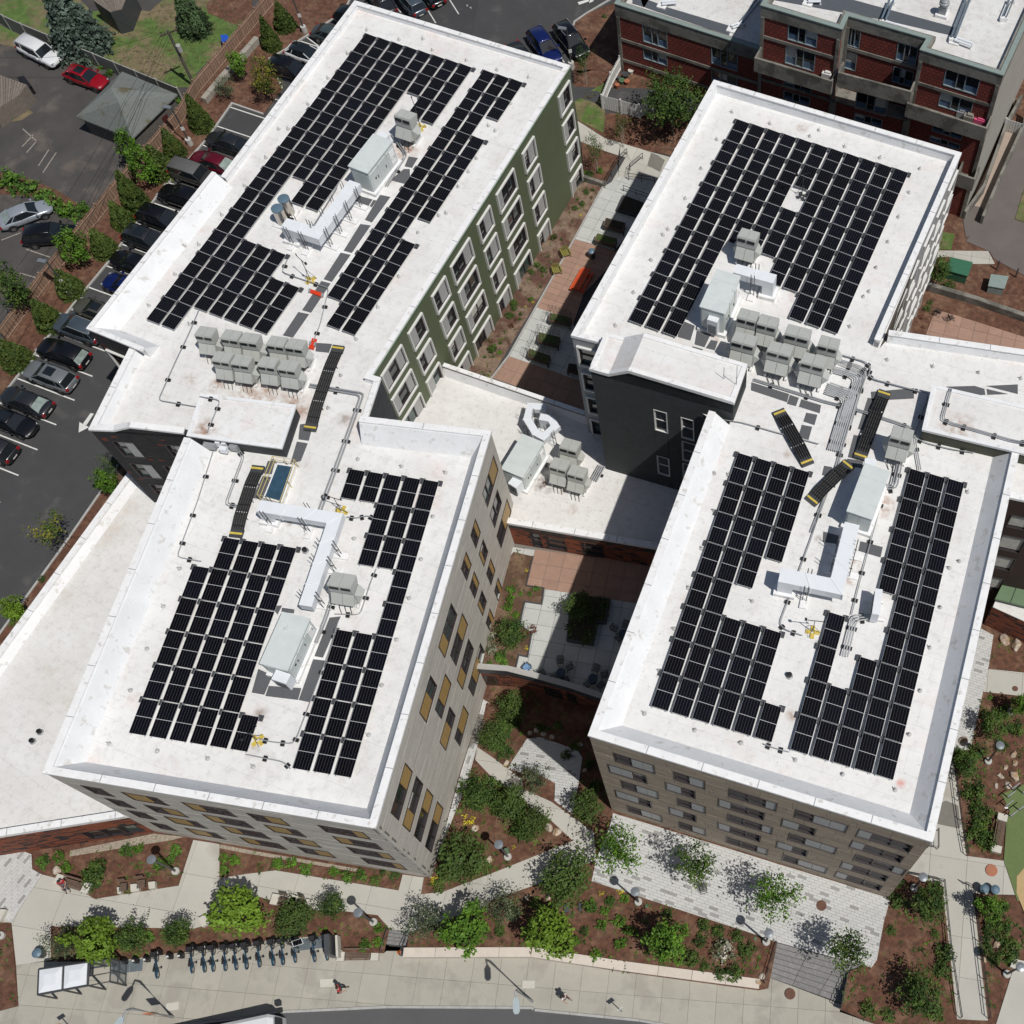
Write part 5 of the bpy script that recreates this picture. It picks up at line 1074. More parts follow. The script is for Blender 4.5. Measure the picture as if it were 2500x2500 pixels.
# camera and weather masts on yellow bases
def mast(label, t_, x, y, zd, h=2.2, kind=0, yaw=0):
    p = P(t_, x, y, zd+.1); p.z = zd; t = thing('weather_mast', label, 'mast', tuple(p), 0, 'instrument masts on ballasted bases')
    for k in range(4): a = yaw+k*math.pi/2; obj('base_pad', MB().box((p.x+.26*math.cos(a), p.y+.26*math.sin(a), zd), .34, .24, .08, a), M_yel if kind != 2 else M_dark, t)
    mb = MB(); mb.tube([p+Vector((0, 0, .1)), p+Vector((0, 0, h))], .025, 5)
    for k in range(3): a = yaw+k*2.1; mb.tube([p+Vector((.45*math.cos(a), .45*math.sin(a), .1)), p+Vector((0, 0, h*.55))], .018, 4)
    obj('mast_pole', mb, M_dark, t); c, s_ = math.cos(yaw), math.sin(yaw)
    mb = MB(); mb.tube([p+Vector((-.55*c, -.55*s_, h)), p+Vector((.55*c, .55*s_, h))], .025, 5); mb.box(p+Vector((-.55*c, -.55*s_, h)), .14, .14, .18, yaw); mb.tube([p+Vector((.55*c, .55*s_, h)), p+Vector((.55*c, .55*s_, h+.25))], .04, 6)
    obj('sensor_arm', mb, M_black, t); return t
mast('instrument mast on a yellow base between the arrays of the rear left roof', 'F', 437, 230, ZD1, 2.4, 0, 2.4); mast('instrument mast on a yellow base at the elbow of the long duct', 'J', 645, 132, ZD1, 2.0, 0, -.3)
mast('instrument mast on a yellow base at the front edge of the front left roof', 'I', 1735, 1675, ZD1, 1.6, 0, .9); mast('instrument mast on a yellow base between the front right arrays', 'L', 508, 945, ZD2, 1.9, 0, -.1)
mast('instrument tripod in the gap of the rear right array', 'D', 435, 1320, ZD2, 2.4, 2, .3); mast('instrument mast on a yellow base beside the tall heat pump', 'B', 1178, 855, ZD1, 2.6, 0, 2.0)
# red covers
for s, lb_ in (('F432,290 F518,320 F512,345 F428,312', 'red cable cover lying across the walkway pads'), ('F448,622 F478,628 F455,698 F422,690', 'red cable cover at the end of the heat pump row')):
    p = PL(s, ZD1+.15); t = thing('cable_cover', lb_, 'cable cover', tuple(p[0])[:2]+(ZD1,), 0, 'red cable covers'); obj('cover', MB().prism(p, ZD1+.02, ZD1+.17), M_red, t)
    for a, b in ((0, 3), (1, 2)): c_ = (p[a]+p[b])/2; obj('cover_clip', MB().box((c_.x, c_.y, ZD1), .14, .3, .2), M_steel, t)
# small split condenser, junction boxes, vents, antenna
q = PL('L935,660 L985,672 L950,820 L905,830', ZD2+1.4); c, w, l, a = quadbox('L940,660 L985,670 L945,825 L905,820', ZD2+1.5)
t = thing('split_condenser', 'slim white split condenser beside the pipes on the front right roof', 'condenser', (c.x, c.y, ZD2)); obj('cabinet', MB().box((c.x, c.y, ZD2+.25), .45, 1.7, 1.3, a), M_unitw, t)
mb = MB()
for k in range(2): mb.box((c.x-math.cos(a)*.24-math.sin(a)*(-.4+.8*k), c.y-math.sin(a)*.24+math.cos(a)*(-.4+.8*k), ZD2+.45), .03, .62, .9, a)
obj('fan_grille', mb, M_dark, t); [obj('foot_rail', MB().box((c.x, c.y+q_, ZD2), 1.1, .12, .25, a), M_white, t) for q_ in (.6, -.6)]
t = thing('junction_boxes', 'cluster of grey electrical boxes in front of the left penthouse', 'electrical boxes', tuple(P('E', 1410, 1350, ZD1)))
for x, y, w, h in ((1412, 1345, .8, .5), (1480, 1330, .45, .6), (1510, 1335, .4, .6), (1505, 1370, .5, .5), (1575, 1355, .55, .5)): p = P('E', x, y, ZD1+.7); obj('electrical_box', MB().box((p.x, p.y, ZD1+.35), w, .3, h, R(-8)), M_unitw if x > 1440 and x < 1550 else M_steel, t)
def vent(t_, x, y, zd, lb_, r=.16): p = P(t_, x, y, zd); t = thing('vent_pipe', lb_, 'vent pipe', tuple(p), 0, 'black roof vent pipes'); obj('collar', MB().lathe(p, [(r*1.5, 0), (r*1.35, .06), (r, .08)], 14), M_steel, t); obj('pipe', MB().lathe(p, [(r, 0), (r, .32), (r*.6, .33)], 14), M_black, t)
vent('I', 272, 1622, 4.25, 'upper one of two black vents on the low left roof'); vent('I', 222, 1684, 4.25, 'lower one of two black vents on the low left roof'); vent('J', 403, 400, ZD1, 'black vent right of the front left array'); vent('L', 350, 1243, ZD2, 'black vent between the two front right arrays')
t = thing('antenna', 'thin forked antenna on the tower roof', 'antenna', tuple(P('G', 1600, 930, 19.75))); mb = MB(); a, b = P('G', 1565, 905, 19.9), P('G', 1650, 945, 19.9); mb.tube([a, b], .03, 5); mb.tube([a, a+Vector((0, 0, 1.5))], .02, 5); mb.tube([b, b+Vector((0, 0, 2.3))], .02, 5); obj('antenna_rods', mb, M_dark, t)
# roof anchors: small cones with a bent tie-off post
an = MB(); an.lathe((0, 0, 0), [(.16, 0), (.10, .10), (.05, .14)], 8); an.tube([(0, 0, .1), (0, 0, .28), (.1, 0, .30)], .03, 5); ANM = an.mesh('roof_anchor', [M_steel]); ANM.materials[0] = mat('anchor_flashing', (.42, .42, .41), .5, .2)
def anchors(specs, z, par):
    for s in specs.split(): p = PL(s, z)[0]; place('roof_anchor', ANM, p, random.random()*6, par)
anchors('B815,205 B1035,270 B1195,265 B1258,340 B1485,410 B1693,475 B685,365 B555,530 B420,705 B222,872 B285,872 B137,1065 A1650,1255 A1495,1450 A1340,1650 A1243,1660 A1180,1850 E1005,405 E1280,530 B1905,525 B1635,850 B1680,885 B1785,700 B1555,1070 B1500,1160 B1430,1260 B1350,1440 B1300,1455 B1160,1570 B1030,1865 F890,415 F745,632 F640,875 F555,1095 F755,1440 F1050,1488 F1345,1528 F1260,1825 J1180,457 J1100,720 J1015,998 J915,1305 J828,1640 J730,318 J405,265 J50,1855 I1210,520 I1100,775 I990,1060 I880,1340 I735,1700 I1060,1750 I1400,1800 I1705,1855', ZD1, lb)
anchors('C1620,757 C1518,943 C1410,1138 C1303,1340 C1190,1548 C1155,1585 C1075,1755 G955,317 G835,540 D220,835 D488,920 D550,880 D722,990 D960,1065 D1228,1140 D1157,1300 D1085,1465 D1012,1632 D935,1805 H935,148 H885,310 H848,345 H757,547 G1500,1535 G1595,1545 G1505,1790 K1500,130 K1415,385 K1325,650 K1230,925 K1132,1207 K1030,1497 K1368,1608 K1680,1695 L25,1693 L390,1808 L708,1905 Q1063,355 L1157,1637 L1230,1342 L1297,1053 L1365,780 L1427,515 L1495,470 L1550,5 L100,740 H1010,770 H1315,815 H1625,855 H1910,895', ZD2, rb)
# ================================================================ BRICK APARTMENT BLOCK (north-east)
ZB = 18.6
bk = thing('brick_apartment_block', 'red brick apartment block with concrete bands, blue windows and projecting balconies', 'building', (10, 85, 1.8))
r1 = P('D', 165, 30, ZB); r2 = P('D', 705, 190, ZB); r3 = P('D', 745, 100, ZB); r4 = P('D', 1285, 255, ZB); r5 = P('D', 1240, 330, ZB); r6 = P('D', 1790, 500, ZB)
dr = (r6-r5).normalized(); bk_ = Vector((-dr.y, dr.x, 0))
r7 = r6+bk_*24; r8 = r1+bk_*24
RBp = [r1, r2, r3, r4, r5, r6, r7, r8]
s0 = P('C', 835, 20, 12.0); s1 = P('C', 1830, 335, 12.0); ds = (s1-s0).normalized(); sb = Vector((-ds.y, ds.x, 0))
LBp = [s0, s1, s1+sb*22, s0+sb*22]
obj('core_wall', MB().prism(offs(RBp, .3, True), 0, ZB-.7), M_conc, bk); obj('core_wall', MB().prism(offs(LBp, .3, True), 0, 11.3), M_conc, bk)
M_mem5 = membrane('light_roof_membrane_brick_block', R(-20), (.66, .66, .65), .7, 0)
obj('roof', MB().prism(offs(RBp, .1, True), ZB-.65, ZB-.6), M_mem5, bk); obj('roof', MB().prism(offs(LBp, .1, True), 11.35, 11.4), M_mem5, bk)
M_pgr = mat('grey_green_metal_coping', (.22, .27, .25), .5, .1)
def band(chain, z0, z1, o_, m, w=.5, closed=True, name='concrete_fascia'):
    a = offs(chain, -o_, closed); b = offs(chain, w, closed); mb = MB(); rings = [[(p.x, p.y, z0), (p.x, p.y, z1), (q.x, q.y, z1), (q.x, q.y, z0)] for p, q in zip(a, b)]
    if closed: rings.append(rings[0])
    mb.loft(rings, cap=not closed); obj(name, mb, m, bk)
band(RBp, ZB-1.15, ZB-.1, .06, M_conc); band(RBp, ZB-.099, ZB, .10, M_pgr, .3, name='coping'); band(LBp, 10.6, 11.9, .06, M_conc); band(LBp, 11.901, 12.0, .1, M_pgr, .3, name='coping')
def redbrick(a): return brickmat('red_brick_%d' % int(math.degrees(a)*10), a, (.25, .040, .026), (.18, .030, .022), (.060, .025, .02), .42, .30, ms=.14)
M_bframe = mat('grey_blue_window_frame', (.20, .24, .26), .45, .1); M_bpan = mat('blue_window_panel', (.085, .145, .23), .35, .25, 1.5)
def bwin(f, s, rows, cols=(.35, .25, .4)):
    a, b = s.split(); p = f.uz(a[0], *map(float, a[1:].split(','))); q = f.uz(b[0], *map(float, b[1:].split(','))); u0, u1 = sorted((p[0], q[0])); zt = max(p[1], q[1]); zb = min(p[1], q[1])
    u0 = max(.05, u0); u1 = min(f.L-.05, u1); f.holes.append((u0, u1, zb, zt)); f.q = getattr(f, 'q', []); f.q.append((u0, u1, zb, zt))
def bwins(f):
    for u0, u1, z0, z1 in f.q:
        mb = MB(); fw = .07
        for r in ((u0, u1, z0, z0+fw), (u0, u1, z1-fw, z1), (u0, u0+fw, z0+fw, z1-fw), (u1-fw, u1, z0+fw, z1-fw)): f.box(mb, *r, -.2, .02)
        w = obj('window', mb, M_bframe, f.par); W = u1-u0; x = u0
        cs = (.36, .24, .40) if W > 1.2 else (1,)
        for k, c in enumerate(cs):
            a, b = x+(fw if k == 0 else .04), x+W*c-(fw if k == len(cs)-1 else .04); x += W*c
            zm = z0+(z1-z0)*.36; mb = MB(); f.box(mb, a, b, zm+.04, z1-fw-.02, -.2, -.12); obj('pane', mb, M_blind if (k+int(z1*3)) % 5 == 0 else M_glass, w)
            mb = MB(); f.box(mb, a, b, z0+fw, zm-.04, -.2, -.1); obj('blue_panel', mb, M_bpan if k != 1 else M_glass, w)
            if len(cs) > 1 and k: mb = MB(); f.box(mb, a-.08, a, z0+fw, z1-fw, -.2, -.02); obj('mullion', mb, M_bframe, w)
def brickface(A, B, wins, bands, z0, z1):
    f = Fac(A, B, bk); f.q = []
    for s in wins: bwin(f, s, 1)
    f.wall(z0, z1, redbrick(f.ang), -.3, 0, 'brick_wall'); bwins(f)
    for z in bands: mb = MB(); f.box(mb, 0, f.L, z-.16, z+.16, .0, .07); obj('concrete_band', mb, M_conc, bk)
    for u in (0, f.L-.3): mb = MB(); f.box(mb, u, u+.3, z0, z1, .0, .10); obj('concrete_column', mb, M_conc, bk)
    return f
fB0 = brickface(s0, s1, ['C1015,165 C1187,333', 'C1020,318 C1187,448', 'C1480,308 C1657,483', 'C1483,460 C1655,610'], [], 1.0, 10.6)
for y0, y1 in ((('C', 870, 262), 0), (('C', 880, 400), 0)):
    z = fB0.uz(*y0)[1]; mb = MB(); fB0.box(mb, 0, fB0.L, z-.15, z+.15, 0, .07); obj('concrete_band', mb, M_conc, bk)
fB1 = brickface(r1, r2, ['D345,142 D533,325', 'D328,302 D517,485', 'D315,532 D497,640', 'D312,605 D487,718'], [], 1.8, ZB-1.15)
fB2 = brickface(r3, r4, ['D740,172 D820,330', 'D1085,282 D1200,442', 'D722,338 D795,482', 'D1055,445 D1172,590'], [], 1.8, ZB-1.15)
fB3 = brickface(r5, r6, ['D1408,458 D1612,645', 'D1372,617 D1570,782', 'D1318,842 D1510,945', 'D1300,908 D1495,1012'], [], 1.8, ZB-1.15)
for f, pts in ((fB1, [(175, 245), (160, 530)]), (fB2, [(820, 345)]), (fB3, [(1210, 555), (1320, 830)])):
    for x, y in pts: z = f.uz('D', x, y)[1]; mb = MB(); f.box(mb, 0, f.L, z-.15, z+.15, 0, .07); obj('concrete_band', mb, M_conc, bk)
fs2 = Fac(r2, r3, bk); fs2.wall(1.8, ZB-1.15, M_conc); fs4 = Fac(r4, r5, bk)
fs6 = Fac(r6, r7, bk); fs6.wall(1.8, ZB-1.15, mat('smooth_pale_concrete', (.33, .32, .285), .85, .12, .7))
# lower wall in front of the recess and below the balconies
fR = Fac(r2+bk_*.0, r5, bk); mb = MB()
for i in range(1): fl_ = brickface(r2, r5, ['D805,612 D1000,785', 'D792,757 D972,860'], [], 1.8, 10.9)
mb = MB(); mb.prism([r2, r5, r4, r3], 10.85, 11.0); obj('balcony_floor', mb, M_conc, bk)
def balcony(f, s, label=None, out=1.5):
    """upper edge points of the concrete front, read at the projected plane"""
    a, b = s.split(); g = Fac(f.p(0, 0, out), f.p(f.L, 0, out)); p = g.uz(a[0], *map(float, a[1:].split(','))); q = g.uz(b[0], *map(float, b[1:].split(',')))
    zt = (p[1]+q[1])/2; u0, u1 = p[0], q[0]; mb = MB(); f.box(mb, u0, u1, zt-1.25, zt, out-.16, out); obj('balcony_front', mb, M_conc, bk)
    for u in (u0, u1-.15): mb = MB(); f.box(mb, u, u+.15, zt-1.25, zt, .0, out-.16); obj('balcony_cheek', mb, M_conc, bk)
    mb = MB(); f.box(mb, u0, u1, zt-1.45, zt-1.255, .0, out); obj('balcony_floor', mb, M_conc, bk); return zt-1.25, u0, u1
bz1 = balcony(fB1, 'D115,392 D640,548'); bz2 = balcony(fl_, 'D680,482 D1172,628', out=1.3); bz3 = balcony(fB3, 'D1140,705 D1685,860'); bz0 = balcony(fB3, 'D1480,1165 D1600,1215', out=1.5)
# roof furniture on the brick block
def pad2(specs, z): 
    for s in specs: obj('walkway_pad', MB().prism(PL(s, z), z+.002, z+.03), mat('slate_roof_walk_strip', (.075, .085, .10), .85, .1, 3), bk)
pad2(['D240,0 D560,-60 D1480,190 D1440,240 D1010,140'], ZB-.6)
pad2(['C1000,-20 C1200,55 C1620,180 C1600,240 C1100,75 C1020,45', 'C950,-30 C1060,0 C1030,50 C950,25'], 11.4)
def pipepair(lb_, spec, zd, r=.09):
    base = PL(spec, zd+.5); t = thing('pipe_run', lb_, 'roof pipes', tuple(base[0])[:2]+(zd,), 0, 'pipes over the brick block roof')
    for k in (-.16, .16): obj('pipe', MB().tube([Vector((q.x, q.y, zd+.5)) for q in offs(base, k)], r, 6), mat('blue_grey_pipe', (.12, .16, .20), .4, .1), t)
    mb = MB()
    for p in base: mb.box((p.x, p.y, zd), .6, .25, .4, 0)
    obj('pipe_stand', mb, M_white, t)
    a, b = base[-2], base[-1]; d = (b-a).normalized(); o = Vector((-d.y, d.x, 0))
pipepair('pair of dark pipes rising over the roof edge of the recessed bay', 'D1040,0 D985,130', ZB-.6); pipepair('pair of dark pipes crossing to the right hand bay of the brick block', 'D1560,-20 D1455,250', ZB-.6); pipepair('pipe along the left end of the brick block roof', 'C1800,0 C1680,150', 11.4, .06); pipepair('pipe at the far right edge of the brick block', 'D1850,-10 D1800,110', ZB-.6, .06)
for sp, lb_, z in (('D995,150 D1140,195', 'white pipe ends by the balcony bay roof edge', ZB-.6), ('D1470,260 D1580,300', 'white pipe ends on the right hand bay roof', ZB-.6), ('D480,0 D560,0', 'white pipe stub at the top edge of the roof', ZB-.6), ('C1150,20 C1240,10', 'white pipe stubs on the lower left roof', 11.4), ('C1620,180 C1700,150', 'white pipe elbow on the lower roof', 11.4)):
    a, b = PL(sp, z+.35); t = thing('pipe_ends', lb_, 'roof pipes', (a.x, a.y, z)); obj('roof_curb', MB().box((a.x, a.y, z), .8, .8, .15, R(-20)), M_white, t)
    for k in (-.15, .15): q = Vector((-(b-a).y, (b-a).x, 0)).normalized()*k; obj('pipe', MB().tube([a+q-Vector((0, 0, .3)), a+q, b+q, b+q-Vector((0, 0, .3))], .1, 7), M_unitw, t)
p = P('D', 1380, 100, ZB-.6); t = thing('exhaust_fan', 'silver mushroom exhaust fan on the brick block roof', 'exhaust fan', tuple(p)); obj('roof_curb', MB().box(p, 1.0, 1.0, .25, R(-20)), M_white, t); obj('fan_body', MB().box((p.x, p.y, p.z+.25), .6, .6, .7, R(-20)), M_steel, t); obj('fan_cap', MB().lathe((p.x, p.y, p.z+.95), [(.3, 0), (.42, .1), (.42, .3), (.3, .35), (.34, .45), (.2, .6)], 16), M_steel, t)
# ramp walls at the right end of the brick block
for s, h, nm in (('D1520,1480 D1650,1300 D1800,880 D1900,700', 1.1, 0), ('D1640,1510 D1760,1230 D1932,850', 1.1, 1)): strip('ramp_wall', PF(s), .25, h, M_conc)
drape('ramp', PF('D1530,1480 D1640,1510 D1932,850 D1800,880'), mat('pinkish_ramp_concrete', (.34, .27, .22), .85, .1, 1), .02, gz, 4)
# items on balconies
p = PL('D1600,815', bz3[0]+.3)[0]
def clutter(nm, lb_, cat, t_, x, y, z, w, l, h, m, a=R(-20)):
    p = P(t_, x, y, z+h/2); t = obj(nm, MB().box((0, 0, 0), w, l, h*.8, 0).box((w*.1, 0, h*.8), w*.6, l*.7, h*.2, 0), m, world=False); t.location = (p.x, p.y, z); t.rotation_euler = (0, 0, a); tag(t, lb_, cat); return t
clutter('storage_bin', 'yellow storage box on the lowest balcony at the block corner', 'box', 'D', 1545, 1095, bz0[0], .9, .5, .6, mat('yellow_plastic', (.62, .42, .01), .5))
clutter('blanket', 'bright pink blanket heaped on the right hand balcony', 'blanket', 'D', 1635, 815, bz3[0], 1.0, .4, .7, mat('pink_cloth', (.60, .09, .20), .8)); clutter('covered_chair', 'grey covered chair on the right hand balcony', 'chair', 'D', 1560, 790, bz3[0], .8, .6, .9, mat('grey_cover', (.22, .20, .17), .9))
clutter('lawn_chair', 'white slatted chair on the left hand balcony', 'chair', 'D', 605, 500, bz1[0], .8, .6, .8, mat('white_plastic', (.6, .6, .58), .5)); clutter('shopping_trolley', 'grey wire shopping trolley on the right hand balcony', 'trolley', 'D', 1510, 760, bz3[0], .7, .5, .8, M_steel)
# ================================================================ EAST WING GROUND FLOOR, CANOPY
ew_ = thing('east_wing', 'orange brick ground floor wing with pale windows and a green metal canopy', 'building', (24, 36, 0))
w0, w1 = PF('L1640,928 L1932,1062', lambda x, y: 0); dw = (w1-w0).normalized(); wb = Vector((-dw.y, dw.x, 0)); w2 = w1+dw*14
fW = Fac(w0, w2, ew_); obj('core_wall', MB().prism([w0+wb*.3, w2+wb*.3, w2+wb*9, w0+wb*9], -.2, 4.4), M_cladj, ew_)
fW.wall(-.2, 4.4, orange('orange_brick_east_wing', fW.ang)); mb = MB(); fW.box(mb, 0, fW.L, 0, .5, 0, .05); obj('base_course', mb, brickmat('dark_base_brick', fW.ang, (.06, .03, .03), (.04, .02, .02), (.02, .02, .02), .5, .12), ew_)
obj('roof', MB().prism([w0, w2, w2+wb*9, w0+wb*9], 4.41, 4.5), M_mem3, ew_)
u = P('H', 1848, 1668, 18.2); v_ = P('H', 2400, 1810, 18.2); fX = Fac(u, v_, ew_)
cz = 5.2; cp_ = PL('L1738,722 L2050,800 L2150,300 L1932,335', cz); t = obj('canopy_roof', MB().prism(cp_, cz-.25, cz), mat('green_metal_canopy', (.115, .185, .10), .5, .07, 1), ew_)
for k in (.33, .66): a = cp_[0]+(cp_[1]-cp_[0])*k; b = cp_[3]+(cp_[2]-cp_[3])*k; obj('standing_seam', MB().tube([a+Vector((0, 0, .02)), b+Vector((0, 0, .02))], .025, 4), M_dark, ew_)
# ================================================================ NEIGHBOURING YARD: garage, sheds, fences
M_shing = mat('weathered_roof_shingles', (.165, .180, .17), .9, .15, 4, col2=(.10, .085, .045), f2=.15, sc2=.5, bump=.5, bsc=10)
gp_ = [P('A', 510, 785, 4.2), P('A', 890, 935, 4.2), P('A', 1195, 635, 4.6), P('A', 822, 482, 4.6)]
ga = thing('garage', 'old garage with mossy grey green hipped shingle roof', 'garage', (gp_[0].x, gp_[0].y, 1.8)); gc = sum(gp_, Vector())/4
gq = offs(gp_ if (gp_[1]-gp_[0]).cross(gp_[2]-gp_[1]).z > 0 else gp_[::-1], .3, True); obj('wall', MB().prism(gq, 1.5, 4.25), mat('grey_brown_siding', (.10, .09, .08), .9, .25, 3), ga)
rd = gp_[2]-gp_[0]; h1_ = P('A', 745, 590, 6.9); h2_ = P('A', 800, 690, 6.9)
mb = MB(); mb.add([gp_[0], gp_[1], gp_[2], gp_[3], h1_, h2_], [(0, 1, 5, 4), (1, 2, 5), (2, 3, 4, 5), (3, 0, 4)]); mb.add([p-Vector((0, 0, .14)) for p in gp_]+gp_, [(3, 2, 1, 0), (0, 1, 5, 4), (1, 2, 6, 5), (2, 3, 7, 6), (3, 0, 4, 7)]); obj('roof', mb, M_shing, ga)
gf = Fac(gp_[1]+(gp_[0]-gp_[1])*0, gp_[2], ga); mb = MB(); q = [P('A', 1100, 740, 3.2)]; gff = Fac(gq[1], gq[2], ga); obj('window', (lambda m_: (gff.box(m_, gff.L*.62, gff.L*.74, 2.6, 3.5, 0, .06), m_)[1])(MB()), mat('maroon_window', (.07, .02, .02), .5), ga)
def fence(nm, label, spec, h, m, mp, post=2.4, pale=None, cap=False):
    pts = PF(spec); t = thing(nm, label, 'fence', tuple(pts[0])); n = 0; rest = MB()
    for a, b in zip(pts, pts[1:]):
        L = (b-a).length; k = max(1, round(L/post)); d = (b-a)/L; o = Vector((-d.y, d.x, 0)); ang = math.atan2(d.y, d.x)
        for i in range(k+1):
            q = a+d*(L*i/k); q.z = gz(q.x, q.y)
            if i < k or b is pts[-1]: obj('post', MB().box(q, .14, .14, h+.12, ang), mp, t)
            if i == k: break
            q2 = a+d*(L*(i+1)/k); q2.z = gz(q2.x, q2.y); seg = q2-q; w = L/k
            if pale:
                m_ = max(1, int(w/pale))
                for j in range(m_):
                    c = q+seg*((j+.5)/m_); c.z += .08; mb = MB() if n < 290 else rest; mb.box(c, w/m_*.86, .03, h-.1+random.uniform(-.02, .02), ang); n += 1
                    if mb is not rest: obj('picket', mb, m, t)
            else: c = (q+q2)/2; mb = MB(); e = d*(w/2-.07); mb.add([q+o*.03+Vector((0, 0, .05)), q2+o*.03+Vector((0, 0, .05)), q2+o*.03+Vector((0, 0, h)), q+o*.03+Vector((0, 0, h)), q-o*.03+Vector((0, 0, .05)), q2-o*.03+Vector((0, 0, .05)), q2-o*.03+Vector((0, 0, h)), q-o*.03+Vector((0, 0, h))], [(0, 1, 2, 3), (7, 6, 5, 4), (3, 2, 6, 7), (0, 3, 7, 4), (1, 5, 6, 2)]); obj('fence_panel', mb, m, t)
            for zz in ((.35, h-.25) if pale else (h,)):
                mb = MB(); mb.tube([q+Vector((0, 0, zz))+o*.04, q2+Vector((0, 0, zz))+o*.04], .045, 4); obj('rail', mb, mp, t)
    if rest.v: obj('picket', rest, m, t, kind='stuff')
    return t
M_vin = mat('grey_vinyl_fence', (.13, .135, .13), .6, .08, 2); M_vinp = mat('pale_vinyl_post', (.34, .34, .31), .6, .08); M_wood = mat('weathered_cedar', (.26, .165, .115), .85, .2, 3, rnd=.15)
fence('vinyl_fence', 'grey vinyl panel fence with pale posts across the neighbouring yard', 'A-40,130 A80,205 A200,260 A540,400 A1240,690', 1.75, M_vin, M_vinp, 2.7)
fence('cedar_fence', 'long weathered cedar picket fence behind the parking lot trees', 'A1850,40 A1345,640 A1240,830 A800,1340 A590,1600 A330,1930 E60,640', 1.8, M_wood, M_wood, 2.4, .32)
strip('retaining_blocks', PF('A1745,285 A1500,560 A1385,700'), .5, .7, mat('retaining_block', (.30, .28, .24), .9, .15), seg=1.1, gap=.02)
fence('white_patio_fence', 'white vinyl patio fence around the ground floor garden of the brick block', 'C870,475 C750,735 C1000,800 C1085,740', 1.7, mat('white_vinyl', (.60, .60, .58), .5, .05), MT['white_vinyl'], 2.0, .22)
fence('small_white_fence', 'short white vinyl fence by the flowering shrub at the right edge', 'D1790,880 D1910,915 D1932,800', 1.5, MT['white_vinyl'], MT['white_vinyl'], 2.0, .22)
# porch roofs at the top and left edges
for s, z, nm, lb_ in (('A625,0 A690,-60 A880,-90 A820,60 A740,80', 3.0, 'house_porch', 'dark porch with white posts cut by the top edge'), ('A-100,470 A60,450 A180,570 A130,640 A-60,760', 2.2, 'wooden_deck', 'grey timber deck with lattice at the left edge')):
    p = PL(s, z+1.5); t = thing(nm, lb_, nm.split('_')[1], (p[0].x, p[0].y, 0)); n = 14; a, b, c, d = p[0], p[2], p[3], p[-1]
    for k in range(n):
        u, v = k/n+.006, (k+1)/n-.006; A_, B_ = p[0]+(p[2]-p[0])*u, p[0]+(p[2]-p[0])*v; C_, D_ = p[-1]+(p[3]-p[-1])*v, p[-1]+(p[3]-p[-1])*u
        obj('deck_board', MB().prism([A_, B_, C_, D_], p[0].z-.08, p[0].z), mat('grey_timber', (.17, .145, .12), .9, .2, 3, rnd=.15), t)
    obj('deck_frame', MB().prism([p[0], p[2], p[3], p[-1]], 0, p[0].z-.09), M_dark if 'porch' in nm else MT['grey_timber'], t)
# ================================================================ VEHICLES
M_tyre = mat('tyre_rubber', (.010, .010, .011), .85, .1); M_rim = mat('wheel_rim', (.34, .35, .36), .3, .1, metal=.8); M_vglass = mat('car_glass', (.012, .015, .018), .06, .2, 1, spec=.8); M_trim = mat('car_trim', (.012, .012, .013), .5, .1)
M_headl = mat('headlight_lens', (.30, .32, .33), .12, .05, spec=.8); M_taill = mat('tail_light_red', (.25, .01, .012), .25, .1); M_plate = mat('number_plate', (.60, .60, .58), .5, .05)
def paint(name, c, metal=.25):
    m = mat('paint_'+name, c, .28, .05, .8, metal=metal); b = m.node_tree.nodes['Principled BSDF']; b.inputs['Coat Weight'].default_value = .6; b.inputs['Coat Roughness'].default_value = .06; return m
SH = {  # side profiles: body line stations (x, half width, sill z, shoulder z), cabin (x, half width, z)
 'sedan': dict(L=4.75, W=.91, body=[(-2.37, .62, .42, .72), (-2.25, .80, .30, .92), (-1.7, .89, .24, .98), (-.6, .91, .22, .97), (.6, .91, .22, .94), (1.3, .89, .23, .88), (2.0, .82, .28, .78), (2.37, .58, .40, .62)], cab=[(-1.95, .68, .97), (-1.15, .58, 1.38), (-.2, .60, 1.44), (.35, .58, 1.40), (1.15, .72, .93)]),
 'suv': dict(L=4.75, W=.94, body=[(-2.37, .68, .50, .85), (-2.28, .86, .36, 1.08), (-1.6, .93, .30, 1.12), (-.4, .94, .28, 1.10), (.7, .94, .28, 1.07), (1.4, .92, .30, 1.02), (2.1, .85, .36, .90), (2.37, .62, .48, .70)], cab=[(-2.22, .74, 1.12), (-1.85, .66, 1.60), (-.6, .68, 1.70), (.25, .66, 1.66), (1.15, .77, 1.06)]),
 'boxy': dict(L=4.7, W=.92, body=[(-2.33, .72, .48, .9), (-2.28, .88, .34, 1.12), (-1.6, .92, .28, 1.14), (-.4, .92, .28, 1.12), (.8, .92, .28, 1.10), (1.5, .90, .30, 1.06), (2.15, .86, .36, .96), (2.35, .70, .46, .72)], cab=[(-2.27, .78, 1.13), (-2.12, .72, 1.68), (-.6, .73, 1.76), (.55, .71, 1.72), (1.15, .80, 1.10)]),
 'hatch': dict(L=4.35, W=.89, body=[(-2.17, .66, .46, .8), (-2.1, .82, .32, 1.0), (-1.5, .88, .25, 1.02), (-.4, .89, .23, .99), (.6, .89, .23, .96), (1.2, .87, .24, .90), (1.85, .80, .30, .80), (2.17, .58, .42, .62)], cab=[(-2.0, .70, 1.0), (-1.45, .60, 1.42), (-.5, .61, 1.49), (.15, .59, 1.44), (1.0, .72, .94)])}
